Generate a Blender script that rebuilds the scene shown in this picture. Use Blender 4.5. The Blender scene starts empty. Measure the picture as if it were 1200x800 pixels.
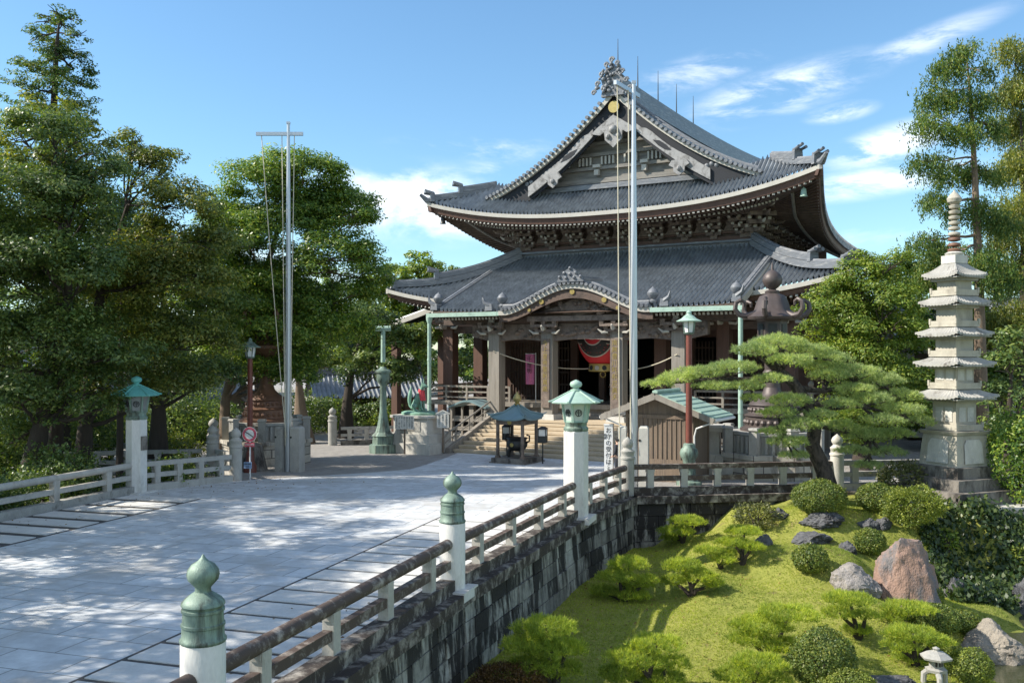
import bpy, bmesh, math, random
import numpy as np
from math import sin, cos, pi, radians as R, sqrt, exp, atan2
from mathutils import Vector, Matrix, noise as mnoise

scene = bpy.context.scene
COL = scene.collection

# ------------------------------------------------------------------ camera
F, CX, HY, H = 1100.0, 600.0, 415.0, 5.0
cam_d = bpy.data.cameras.new("camera"); cam = bpy.data.objects.new("camera", cam_d); COL.objects.link(cam)
cam.location = (0, 0, H); cam.rotation_euler = (R(90), 0, 0)
cam_d.sensor_width = 36; cam_d.lens = 36 * F / 1200; cam_d.shift_y = 15 / 1200
cam_d.clip_start = 0.1; cam_d.clip_end = 3000
scene.camera = cam

# ------------------------------------------------------------------ sky and sun
SUN_EL = R(39)
SUN_H = Vector((-1.0, -0.06, 0)).normalized()
TO_SUN = Vector((SUN_H.x * cos(SUN_EL), SUN_H.y * cos(SUN_EL), sin(SUN_EL)))
world = bpy.data.worlds.new("World"); scene.world = world; world.use_nodes = True
wn, wl = world.node_tree.nodes, world.node_tree.links
wn.clear()
sky = wn.new('ShaderNodeTexSky'); sky.sky_type = 'NISHITA'; sky.sun_disc = False
sky.sun_elevation = SUN_EL; sky.sun_rotation = atan2(SUN_H.x, SUN_H.y)
sky.air_density = 1.1; sky.dust_density = 0.15; sky.ozone_density = 4.0; sky.altitude = 50
tc = wn.new('ShaderNodeTexCoord')
def wmath(op, a, b=None):
    n = wn.new('ShaderNodeMath'); n.operation = op; n.use_clamp = (op == 'MULTIPLY_ADD')
    for i, x in enumerate((a, b)):
        if x is None: continue
        if isinstance(x, (int, float)): n.inputs[i].default_value = x
        else: wl.new(x, n.inputs[i])
    return n.outputs[0]
def wnoise(sc, detail, rough, scale, rot=0.0):
    m = wn.new('ShaderNodeMapping'); m.inputs['Scale'].default_value = sc; m.inputs['Rotation'].default_value = (0, rot, 0)
    wl.new(tc.outputs['Generated'], m.inputs['Vector'])
    n = wn.new('ShaderNodeTexNoise'); n.inputs['Scale'].default_value = scale; n.inputs['Detail'].default_value = detail
    n.inputs['Roughness'].default_value = rough; n.inputs['Distortion'].default_value = 0.35
    wl.new(m.outputs[0], n.inputs['Vector']); return n.outputs['Fac']
def wrange(x, a, b, c=0.0, d=1.0, smooth=True):
    n = wn.new('ShaderNodeMapRange'); n.interpolation_type = 'SMOOTHSTEP' if smooth else 'LINEAR'
    wl.new(x, n.inputs[0])
    for i, v in enumerate((a, b, c, d)): n.inputs[i + 1].default_value = v
    return n.outputs[0]
def wspot(px, py, rx, rz, tilt=0.0, d=None):
    # a soft patch of sky round one direction of the compass
    d = (Vector(d) if d else Vector(((px - CX) / F, 1, (HY - py) / F))).normalized()
    s = wn.new('ShaderNodeVectorMath'); s.operation = 'SUBTRACT'; s.inputs[1].default_value = d
    wl.new(tc.outputs['Generated'], s.inputs[0])
    m = wn.new('ShaderNodeMapping'); m.vector_type = 'POINT'
    m.inputs['Rotation'].default_value = (0, tilt, 0)
    wl.new(s.outputs[0], m.inputs['Vector'])
    k = wn.new('ShaderNodeVectorMath'); k.operation = 'MULTIPLY'; k.inputs[1].default_value = (1 / rx, 0.6, 1 / rz)
    wl.new(m.outputs[0], k.inputs[0])
    l = wn.new('ShaderNodeVectorMath'); l.operation = 'LENGTH'; wl.new(k.outputs[0], l.inputs[0])
    return wrange(l.outputs['Value'], 1.0, 0.15)
nz_big = wnoise((1, 1, 2.4), 9, 0.60, 8.0)
nz_str = wnoise((1, 1, 3.4), 10, 0.64, 11.0, 0.33)
c_all = None
for px, py, rx, rz, tilt, nz, lo, hi, amt in (
        (500, 240, 0.125, 0.052, 0.0, nz_big, 0.36, 0.60, 0.95), (590, 215, 0.09, 0.035, 0.0, nz_big, 0.40, 0.64, 0.75),
        (430, 215, 0.10, 0.03, 0.0, nz_big, 0.42, 0.68, 0.5), (560, 175, 0.12, 0.02, 0.0, nz_str, 0.46, 0.72, 0.35), (180, 330, 0.3, 0.07, 0, nz_big, 0.42, 0.70, 0.6),
        (915, 108, 0.115, 0.030, 0.22, nz_str, 0.36, 0.68, 0.75), (820, 85, 0.10, 0.022, 0.2, nz_str, 0.43, 0.70, 0.45),
        (1080, 50, 0.09, 0.016, 0.30, nz_str, 0.40, 0.66, 0.45), (1040, 170, 0.07, 0.024, 0.25, nz_str, 0.38, 0.62, 0.75),
        (1025, 213, 0.11, 0.020, 0.10, nz_str, 0.34, 0.64, 0.75), (985, 132, 0.04, 0.012, 0.1, nz_str, 0.36, 0.62, 0.6),
        (1010, 265, 0.12, 0.03, 0, nz_big, 0.44, 0.72, 0.35)):
    c = wmath('MULTIPLY', wspot(px, py, rx, rz, tilt), wrange(nz, lo, hi))
    c = wmath('MULTIPLY', c, amt)
    c_all = c if c_all is None else wmath('MAXIMUM', c_all, c)
c_all = wmath('MAXIMUM', c_all, wmath('MULTIPLY', wspot(0, 0, 1.25, 0.85, 0, (0.1, -1, 0.75)), wrange(nz_big, 0.38, 0.62, 0.0, 0.75)))     # unseen broken cloud added behind the viewer as fill light
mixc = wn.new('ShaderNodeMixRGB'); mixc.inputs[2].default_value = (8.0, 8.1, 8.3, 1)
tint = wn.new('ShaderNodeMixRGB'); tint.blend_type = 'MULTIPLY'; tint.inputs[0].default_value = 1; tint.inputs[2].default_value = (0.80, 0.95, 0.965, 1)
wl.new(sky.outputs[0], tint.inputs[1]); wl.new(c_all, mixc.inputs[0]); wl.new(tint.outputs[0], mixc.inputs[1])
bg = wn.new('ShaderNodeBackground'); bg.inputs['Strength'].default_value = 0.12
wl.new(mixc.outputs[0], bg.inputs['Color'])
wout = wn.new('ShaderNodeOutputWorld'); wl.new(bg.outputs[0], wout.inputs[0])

sun_d = bpy.data.lights.new("sun", 'SUN'); sun = bpy.data.objects.new("sun", sun_d); COL.objects.link(sun)
sun_d.energy = 4.7; sun_d.angle = R(0.53); sun_d.color = (1.0, 0.93, 0.82)
sun.rotation_euler = (-TO_SUN).to_track_quat('-Z', 'Y').to_euler(); sun.location = (-40, -10, 40)

vs = scene.view_settings
vs.view_transform = 'Standard'; vs.look = 'None'; vs.gamma = 1; vs.use_curve_mapping = False; vs.exposure = 0.8
scene.display_settings.display_device = 'sRGB'
scene.cycles.max_bounces = 6; scene.cycles.transparent_max_bounces = 4
scene.cycles.use_denoising = True

# ------------------------------------------------------------------ materials
MATS = {}
def _new(name):
    m = bpy.data.materials.new(name); m.use_nodes = True
    nt = m.node_tree; b = nt.nodes['Principled BSDF']
    return m, nt.nodes, nt.links, b
def _coord(n, l, scale=(1, 1, 1), rot=(0, 0, 0), which='Object'):
    t = n.new('ShaderNodeTexCoord'); mp = n.new('ShaderNodeMapping')
    mp.inputs['Scale'].default_value = scale; mp.inputs['Rotation'].default_value = rot
    l.new(t.outputs[which], mp.inputs['Vector']); return mp.outputs[0]
def _noise(n, l, vec, scale, detail=5, rough=0.6, dist=0.0):
    t = n.new('ShaderNodeTexNoise'); t.inputs['Scale'].default_value = scale; t.inputs['Detail'].default_value = detail
    t.inputs['Roughness'].default_value = rough; t.inputs['Distortion'].default_value = dist
    l.new(vec, t.inputs['Vector']); return t.outputs['Fac']
def _ramp(n, l, fac, stops):
    r = n.new('ShaderNodeValToRGB'); e = r.color_ramp.elements
    while len(e) > 1: e.remove(e[-1])
    e[0].position = stops[0][0]; e[0].color = (*stops[0][1], 1)
    for p, c in stops[1:]:
        x = e.new(p); x.color = (*c, 1)
    l.new(fac, r.inputs[0]); return r.outputs[0]
def _mix(n, l, fac, a, b, mode='MIX'):
    m = n.new('ShaderNodeMixRGB'); m.blend_type = mode
    for i, x in ((0, fac), (1, a), (2, b)):
        if isinstance(x, (int, float)): m.inputs[i].default_value = x
        elif isinstance(x, tuple): m.inputs[i].default_value = (*x, 1)
        else: l.new(x, m.inputs[i])
    return m.outputs[0]
def _bump(n, l, b, h, strength=0.3, dist=0.02):
    k = n.new('ShaderNodeBump'); k.inputs['Strength'].default_value = strength; k.inputs['Distance'].default_value = dist
    l.new(h, k.inputs['Height']); l.new(k.outputs[0], b.inputs['Normal'])
def sc(c, k): return tuple(min(1, x * k) for x in c)

def mat_plain(name, col, rough=0.6, var=0.25, scale=3.0, stretch=(1, 1, 1), bump=0.25, metal=0.0, dark=None, dark_amt=(0.55, 0.75), fine=14, spec=0.5, bdist=0.02):
    m, n, l, b = _new(name)
    v = _coord(n, l, stretch)
    f = _noise(n, l, v, scale, 6, 0.65)
    c = _ramp(n, l, f, ((0.3, sc(col, 1 - var)), (0.5, col), (0.72, sc(col, 1 + var))))
    g = _noise(n, l, v, scale * fine, 3, 0.6)
    c = _mix(n, l, 0.35 * min(1, var * 3), c, _ramp(n, l, g, ((0.3, sc(col, 0.55)), (0.7, sc(col, 1.35)))))
    if dark is not None:
        d = _noise(n, l, v, scale * 0.8, 7, 0.7, 0.3)
        k = _ramp(n, l, d, ((dark_amt[0], (0, 0, 0)), (dark_amt[1], (1, 1, 1))))
        c = _mix(n, l, k, c, dark)
    l.new(c, b.inputs['Base Color'])
    b.inputs['Roughness'].default_value = rough; b.inputs['Metallic'].default_value = metal
    b.inputs['Specular IOR Level'].default_value = spec
    if bump: _bump(n, l, b, g, bump, bdist)
    MATS[name] = m; return m

def mat_blocks(name, col, mortar, bw, bh, rot=(0, 0, 0), msize=0.012, var=0.2, dark=None, dark_amt=(0.5, 0.62), dstretch=(1, 1, 0.25), rough=0.75, dscale=1.2, offset=0.5, mottle=0.15, bump=0.4):
    m, n, l, b = _new(name)
    v = _coord(n, l, (1, 1, 1), rot)
    t = n.new('ShaderNodeTexBrick'); l.new(v, t.inputs['Vector'])
    t.inputs['Scale'].default_value = 1; t.inputs['Brick Width'].default_value = bw; t.inputs['Row Height'].default_value = bh
    t.inputs['Mortar Size'].default_value = msize; t.inputs['Mortar Smooth'].default_value = 0.1; t.offset = offset
    t.inputs['Color1'].default_value = (*sc(col, 1 - var), 1); t.inputs['Color2'].default_value = (*sc(col, 1 + var), 1)
    t.inputs['Mortar'].default_value = (*mortar, 1)
    g = _noise(n, l, v, 2.2, 6, 0.65)
    c = _mix(n, l, 1.0, t.outputs['Color'], _ramp(n, l, g, ((0.3, (1 - mottle,) * 3), (0.7, (1 + mottle,) * 3))), 'MULTIPLY')
    if dark is not None:
        d = _noise(n, l, _coord(n, l, dstretch), dscale, 8, 0.72, 0.4)
        c = _mix(n, l, _ramp(n, l, d, ((dark_amt[0], (0, 0, 0)), (dark_amt[1], (1, 1, 1)))), c, dark)
    l.new(c, b.inputs['Base Color']); b.inputs['Roughness'].default_value = rough
    inv = n.new('ShaderNodeMath'); inv.operation = 'SUBTRACT'; inv.inputs[0].default_value = 1; l.new(t.outputs['Fac'], inv.inputs[1])
    f2 = _noise(n, l, v, 25, 3, 0.6)
    ad = n.new('ShaderNodeMath'); ad.operation = 'MULTIPLY_ADD'; ad.inputs[1].default_value = 0.3
    l.new(f2, ad.inputs[0]); l.new(inv.outputs[0], ad.inputs[2])
    _bump(n, l, b, ad.outputs[0], bump, 0.015)
    MATS[name] = m; return m

def mat_leaf(name, c0, c1, c2, trans=0.3, rough=0.5, spec=0.4, patch=0.35):
    m, n, l, b = _new(name)
    g = n.new('ShaderNodeNewGeometry')
    c = _ramp(n, l, g.outputs['Random Per Island'], ((0.0, c0), (0.5, c1), (1.0, c2)))
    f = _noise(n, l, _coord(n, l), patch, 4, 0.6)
    c = _mix(n, l, 1.0, c, _ramp(n, l, f, ((0.28, (0.5, 0.58, 0.66)), (0.72, (1.5, 1.38, 0.95)))), 'MULTIPLY')  # patchy tone, its contrast raised to put highlights into the leaf colour
    l.new(c, b.inputs['Base Color']); b.inputs['Roughness'].default_value = rough; b.inputs['Specular IOR Level'].default_value = spec
    tr = n.new('ShaderNodeBsdfTranslucent'); l.new(_mix(n, l, 1.0, c, (1.5, 1.5, 0.55), 'MULTIPLY'), tr.inputs['Color'])
    mx = n.new('ShaderNodeMixShader'); mx.inputs[0].default_value = trans
    l.new(b.outputs[0], mx.inputs[1]); l.new(tr.outputs[0], mx.inputs[2])
    l.new(mx.outputs[0], n['Material Output'].inputs['Surface'])
    MATS[name] = m; return m

M = MATS
PATH_A = math.atan(0.311)                       # the bridge runs this far to the right of straight ahead
mat_blocks('pavement', (0.545, 0.56, 0.565), (0.20, 0.20, 0.19), 1.5, 0.85, (0, 0, PATH_A), 0.014, 0.10, rough=0.7, mottle=0.2, dark=(0.40, 0.385, 0.355), dark_amt=(0.48, 0.7), dstretch=(1, 1, 1), dscale=0.6, bump=0.25)
mat_plain('slab', (0.58, 0.57, 0.54), 0.75, 0.16, 1.3, bump=0.2)
mat_plain('gap', (0.075, 0.07, 0.066), 0.9, 0.3, 3)
mat_plain('gravel', (0.33, 0.31, 0.285), 0.95, 0.3, 2.5, bump=0.9, fine=22, bdist=0.05)
mat_plain('dirt', (0.20, 0.18, 0.15), 0.95, 0.3, 0.6, bump=0.5)
mat_plain('white_stone', (0.60, 0.585, 0.55), 0.7, 0.14, 2.5, (1, 1, 0.3), 0.25, dark=(0.30, 0.28, 0.24), dark_amt=(0.52, 0.80))
mat_plain('pale_stone', (0.50, 0.48, 0.43), 0.8, 0.18, 3, (1, 1, 0.5), 0.3, dark=(0.2, 0.18, 0.15), dark_amt=(0.57, 0.78))
mat_plain('pagoda_stone', (0.40, 0.37, 0.30), 0.8, 0.14, 2, (1, 1, 0.5), 0.25, dark=(0.24, 0.215, 0.17), dark_amt=(0.50, 0.74))
mat_plain('grey_stone', (0.33, 0.32, 0.29), 0.85, 0.25, 2.5, (1, 1, 0.6), 0.4, dark=(0.10, 0.085, 0.07), dark_amt=(0.55, 0.72))
mat_plain('dark_stone', (0.20, 0.18, 0.155), 0.85, 0.4, 2.2, (1, 1, 0.4), 0.5, dark=(0.05, 0.042, 0.036), dark_amt=(0.45, 0.6))
mat_plain('rail_stained', (0.36, 0.32, 0.28), 0.8, 0.28, 4.5, (1, 1, 1), 0.4, dark=(0.075, 0.052, 0.042), dark_amt=(0.30, 0.50))
mat_plain('kerb_stained', (0.34, 0.31, 0.27), 0.85, 0.3, 3.6, (1, 1, 0.8), 0.5, dark=(0.040, 0.030, 0.025), dark_amt=(0.34, 0.53))
mat_plain('rail_clean', (0.40, 0.38, 0.34), 0.8, 0.2, 2.5, (1, 1, 0.5), 0.3, dark=(0.24, 0.21, 0.17), dark_amt=(0.55, 0.75))
mat_blocks('wall_blocks', (0.40, 0.385, 0.34), (0.10, 0.09, 0.08), 1.0, 0.46, (R(90), 0, -PATH_A), 0.014, 0.2, dark=(0.022, 0.019, 0.017), dark_amt=(0.41, 0.52), dstretch=(1, 1, 0.22), dscale=1.5)
mat_blocks('wall_back', (0.42, 0.40, 0.36), (0.10, 0.09, 0.08), 1.3, 0.5, (R(90), 0, R(-8)), 0.014, 0.2, dark=(0.03, 0.026, 0.022), dark_amt=(0.47, 0.58), dstretch=(1, 1, 0.22), dscale=1.1)
mat_blocks('base_blocks', (0.40, 0.37, 0.31), (0.09, 0.08, 0.07), 0.8, 0.42, (R(90), 0, 0), 0.02, 0.18, dark=(0.12, 0.10, 0.08), dark_amt=(0.52, 0.66), dstretch=(1, 1, 0.3), dscale=1.2)
mat_plain('bronze_green', (0.19, 0.265, 0.215), 0.55, 0.35, 3, (1.6, 1.6, 0.25), 0.3, 0.15, dark=(0.055, 0.065, 0.05), dark_amt=(0.46, 0.62))
mat_plain('copper_green', (0.33, 0.46, 0.38), 0.6, 0.18, 3, bump=0.15, dark=(0.16, 0.26, 0.21), dark_amt=(0.55, 0.75))
mat_plain('copper_teal', (0.13, 0.40, 0.36), 0.6, 0.18, 3, bump=0.15, dark=(0.10, 0.24, 0.21), dark_amt=(0.55, 0.75))
mat_plain('fox_bronze', (0.20, 0.36, 0.27), 0.5, 0.3, 2.5, bump=0.2, dark=(0.08, 0.15, 0.11), dark_amt=(0.5, 0.68))
mat_plain('copper_roof', (0.16, 0.24, 0.25), 0.42, 0.15, 2, bump=0.1)
mat_plain('brown_bronze', (0.082, 0.064, 0.058), 0.5, 0.25, 3, (1, 1, 0.6), 0.25, 0.2, dark=(0.06, 0.042, 0.036), dark_amt=(0.5, 0.7))
mat_plain('rust_bronze', (0.17, 0.085, 0.05), 0.6, 0.25, 3, bump=0.2, dark=(0.07, 0.04, 0.03), dark_amt=(0.5, 0.7))
mat_plain('red_brown_iron', (0.16, 0.045, 0.030), 0.5, 0.2, 4, bump=0.1)
mat_plain('dark_iron', (0.035, 0.035, 0.033), 0.45, 0.25, 4, bump=0.15, metal=0.4)
mat_plain('tile', (0.235, 0.255, 0.27), 0.38, 0.4, 1.8, bump=0.25, fine=9, dark=(0.13, 0.14, 0.15), dark_amt=(0.46, 0.70), spec=0.6)
mat_plain('ridge_tile', (0.145, 0.155, 0.17), 0.45, 0.3, 3.0, (0.6, 0.6, 4), 0.35, dark=(0.34, 0.34, 0.335), dark_amt=(0.52, 0.72))
mat_plain('plaster_white', (0.43, 0.41, 0.36), 0.75, 0.1, 2, bump=0.1, dark=(0.45, 0.41, 0.34), dark_amt=(0.55, 0.8))
mat_plain('wood_dark', (0.105, 0.068, 0.050), 0.65, 0.3, 2.5, (1, 1, 1), 0.3, dark=(0.035, 0.024, 0.018), dark_amt=(0.5, 0.7))
mat_plain('wood_red', (0.115, 0.060, 0.042), 0.6, 0.25, 2.0, (2.5, 2.5, 0.25), 0.25)
mat_plain('wood_grey', (0.25, 0.225, 0.19), 0.75, 0.25, 3.0, (2.5, 2.5, 0.2), 0.3, dark=(0.15, 0.125, 0.10), dark_amt=(0.52, 0.72))
mat_plain('wood_board', (0.185, 0.135, 0.095), 0.75, 0.3, 2.6, (5, 5, 0.25), 0.35, dark=(0.10, 0.08, 0.065), dark_amt=(0.5, 0.68))
mat_plain('wood_beam', (0.19, 0.145, 0.115), 0.7, 0.3, 3.0, (1, 1, 1), 0.4, dark=(0.08, 0.06, 0.048), dark_amt=(0.48, 0.66), fine=5)
mat_plain('gable_wood', (0.22, 0.205, 0.18), 0.75, 0.25, 2.5, (0.5, 1, 3), 0.3, dark=(0.12, 0.11, 0.10), dark_amt=(0.5, 0.7))
mat_plain('barge_pale', (0.29, 0.285, 0.28), 0.7, 0.2, 3.0, bump=0.3, dark=(0.13, 0.125, 0.12), dark_amt=(0.48, 0.62))
mat_plain('barge_black', (0.012, 0.014, 0.019), 0.75, 0.25, 2.0, bump=0.2)
mat_plain('step_wood', (0.47, 0.385, 0.27), 0.8, 0.16, 2.0, (0.4, 3, 1), 0.2, dark=(0.30, 0.24, 0.17), dark_amt=(0.55, 0.75))
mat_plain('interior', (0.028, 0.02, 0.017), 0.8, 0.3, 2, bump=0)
mat_plain('white_paint', (0.72, 0.72, 0.70), 0.55, 0.06, 3, bump=0.05)
mat_plain('board_white', (0.70, 0.67, 0.60), 0.7, 0.08, 2, bump=0.05)
mat_plain('ink', (0.02, 0.02, 0.02), 0.6, 0.1, 3, bump=0)
mat_plain('gold', (0.42, 0.32, 0.11), 0.38, 0.15, 5, bump=0.1, metal=0.45)
mat_plain('lantern_red', (0.55, 0.018, 0.03), 0.5, 0.1, 2, (1, 1, 6), 0.2)
mat_plain('lantern_black', (0.018, 0.017, 0.018), 0.5, 0.1, 2, bump=0.1)
mat_plain('cloth_red', (0.60, 0.06, 0.075), 0.8, 0.15, 6, bump=0.2)
mat_plain('cloth_pink', (0.55, 0.16, 0.30), 0.8, 0.2, 6, bump=0.1)
mat_plain('sign_red', (0.55, 0.10, 0.14), 0.5, 0.08, 3, bump=0)
mat_plain('sign_blue', (0.28, 0.40, 0.60), 0.5, 0.08, 3, bump=0)
mat_plain('pole_metal', (0.52, 0.54, 0.56), 0.38, 0.06, 2, (1, 1, 0.3), 0.05, 0.55)
mat_plain('rope', (0.55, 0.50, 0.38), 0.85, 0.15, 9, bump=0.2)
mat_plain('wire', (0.35, 0.35, 0.36), 0.6, 0.1, 9, bump=0)
mat_plain('pane', (0.50, 0.55, 0.50), 0.25, 0.12, 3, bump=0.05)
mat_plain('pane_dark', (0.22, 0.23, 0.22), 0.22, 0.2, 3, bump=0.05)
mat_plain('bark_plated', (0.11, 0.085, 0.07), 0.9, 0.4, 5, (1.6, 1.6, 0.7), 1.0, dark=(0.03, 0.024, 0.02), dark_amt=(0.45, 0.58), bdist=0.06)
mat_plain('bark', (0.06, 0.046, 0.036), 0.9, 0.35, 4, (1.6, 1.6, 0.3), 0.9, bdist=0.05)
mat_plain('bark_pale', (0.20, 0.145, 0.10), 0.9, 0.35, 4, (1.6, 1.6, 0.25), 0.8, bdist=0.05)
mat_plain('rock_dark', (0.13, 0.13, 0.135), 0.8, 0.5, 3.5, bump=0.8, dark=(0.035, 0.035, 0.038), dark_amt=(0.5, 0.6), bdist=0.06)
mat_plain('rock_grey', (0.28, 0.255, 0.235), 0.85, 0.4, 2.5, (1, 1, 0.6), 0.8, dark=(0.09, 0.08, 0.075), dark_amt=(0.54, 0.68), bdist=0.06)
mat_plain('rock_tan', (0.30, 0.262, 0.21), 0.85, 0.35, 2.5, bump=0.8, dark=(0.13, 0.11, 0.09), dark_amt=(0.54, 0.68), bdist=0.06)
mat_plain('rock_red', (0.29, 0.185, 0.14), 0.8, 0.3, 1.6, (1, 1, 0.7), 0.7, dark=(0.15, 0.14, 0.14), dark_amt=(0.46, 0.60), bdist=0.06)
mat_plain('skin', (0.52, 0.33, 0.24), 0.6, 0.06, 4, bump=0)
mat_plain('suit_dark', (0.022, 0.024, 0.032), 0.8, 0.2, 4, bump=0.1)
mat_plain('cloth_white', (0.66, 0.66, 0.68), 0.8, 0.08, 4, bump=0.1)
mat_plain('hair_black', (0.014, 0.012, 0.011), 0.5, 0.2, 9, bump=0.1)
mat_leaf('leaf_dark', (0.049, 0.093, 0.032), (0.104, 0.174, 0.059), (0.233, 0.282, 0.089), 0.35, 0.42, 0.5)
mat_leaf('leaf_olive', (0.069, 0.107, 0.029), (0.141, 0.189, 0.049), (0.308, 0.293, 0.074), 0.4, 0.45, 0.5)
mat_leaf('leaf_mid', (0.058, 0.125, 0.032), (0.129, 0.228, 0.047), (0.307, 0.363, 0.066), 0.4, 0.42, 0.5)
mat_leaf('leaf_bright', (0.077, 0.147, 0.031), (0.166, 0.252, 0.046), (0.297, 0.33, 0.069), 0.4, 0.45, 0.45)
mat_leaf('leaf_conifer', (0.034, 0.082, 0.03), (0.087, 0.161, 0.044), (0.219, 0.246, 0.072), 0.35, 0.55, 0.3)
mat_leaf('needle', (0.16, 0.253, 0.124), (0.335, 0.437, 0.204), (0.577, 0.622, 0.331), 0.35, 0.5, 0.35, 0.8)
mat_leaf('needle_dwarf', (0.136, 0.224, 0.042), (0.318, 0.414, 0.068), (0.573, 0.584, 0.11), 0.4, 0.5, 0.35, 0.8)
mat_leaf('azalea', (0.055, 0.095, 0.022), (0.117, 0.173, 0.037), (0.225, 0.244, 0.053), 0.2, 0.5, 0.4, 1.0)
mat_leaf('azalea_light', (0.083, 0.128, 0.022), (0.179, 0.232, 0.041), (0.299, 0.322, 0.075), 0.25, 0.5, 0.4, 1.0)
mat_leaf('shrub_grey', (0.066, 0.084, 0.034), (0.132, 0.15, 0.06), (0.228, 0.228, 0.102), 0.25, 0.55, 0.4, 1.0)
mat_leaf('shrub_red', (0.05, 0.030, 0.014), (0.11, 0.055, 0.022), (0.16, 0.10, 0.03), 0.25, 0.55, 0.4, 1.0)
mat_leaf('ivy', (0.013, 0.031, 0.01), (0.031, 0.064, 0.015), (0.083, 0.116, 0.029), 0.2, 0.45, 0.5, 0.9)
mat_leaf('dry_leaf', (0.10, 0.055, 0.02), (0.19, 0.11, 0.04), (0.28, 0.19, 0.07), 0.15, 0.7, 0.2, 1.0)
mat_leaf('grass_blade', (0.197, 0.266, 0.045), (0.302, 0.368, 0.069), (0.437, 0.48, 0.125), 0.3, 0.6, 0.25, 0.35)
def _wallstone():
    m, n, l, b = _new('wall_stone')
    g = n.new('ShaderNodeNewGeometry'); v = _coord(n, l)
    c = _ramp(n, l, g.outputs['Random Per Island'], ((0.0, (0.17, 0.16, 0.14)), (0.35, (0.36, 0.345, 0.30)), (1.0, (0.50, 0.48, 0.43))))
    c = _mix(n, l, 1.0, c, _ramp(n, l, _noise(n, l, v, 5, 6, 0.7), ((0.3, (0.65,) * 3), (0.7, (1.25,) * 3))), 'MULTIPLY')
    d = _noise(n, l, _coord(n, l, (1, 1, 0.22)), 1.5, 9, 0.74, 0.4)
    ad = n.new('ShaderNodeMath'); ad.operation = 'MULTIPLY_ADD'; ad.inputs[1].default_value = 0.16; l.new(g.outputs['Random Per Island'], ad.inputs[0]); l.new(d, ad.inputs[2])
    k = _ramp(n, l, ad.outputs[0], ((0.49, (0, 0, 0)), (0.60, (1, 1, 1))))
    l.new(_mix(n, l, k, c, (0.024, 0.021, 0.019)), b.inputs['Base Color']); b.inputs['Roughness'].default_value = 0.9
    _bump(n, l, b, _noise(n, l, v, 14, 5, 0.7), 0.7, 0.04); M['wall_stone'] = m
_wallstone()
def _lawn():
    m, n, l, b = _new('lawn')
    v = _coord(n, l)
    f = _noise(n, l, v, 0.35, 6, 0.65); g = _noise(n, l, v, 7, 6, 0.7)
    c = _ramp(n, l, f, ((0.3, (0.18, 0.22, 0.04)), (0.5, (0.28, 0.29, 0.062)), (0.7, (0.40, 0.36, 0.10))))
    c = _mix(n, l, 0.5, c, _ramp(n, l, g, ((0.3, (0.12, 0.15, 0.028)), (0.7, (0.40, 0.39, 0.10)))))
    w = _noise(n, l, v, 1.3, 8, 0.7, 0.5); c = _mix(n, l, _ramp(n, l, w, ((0.58, (0, 0, 0)), (0.68, (1, 1, 1)))), c, (0.20, 0.16, 0.075))
    l.new(c, b.inputs['Base Color']); b.inputs['Roughness'].default_value = 0.95; b.inputs['Specular IOR Level'].default_value = 0.15
    _bump(n, l, b, _noise(n, l, v, 40, 3, 0.7), 0.9, 0.04); M['lawn'] = m
_lawn()
def _water():
    m, n, l, b = _new('water')
    b.inputs['Base Color'].default_value = (0.045, 0.05, 0.025, 1); b.inputs['Roughness'].default_value = 0.06
    _bump(n, l, b, _noise(n, l, _coord(n, l, (1, 2.5, 1)), 2.5, 4, 0.6), 0.25, 0.04); M['water'] = m
_water()

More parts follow.
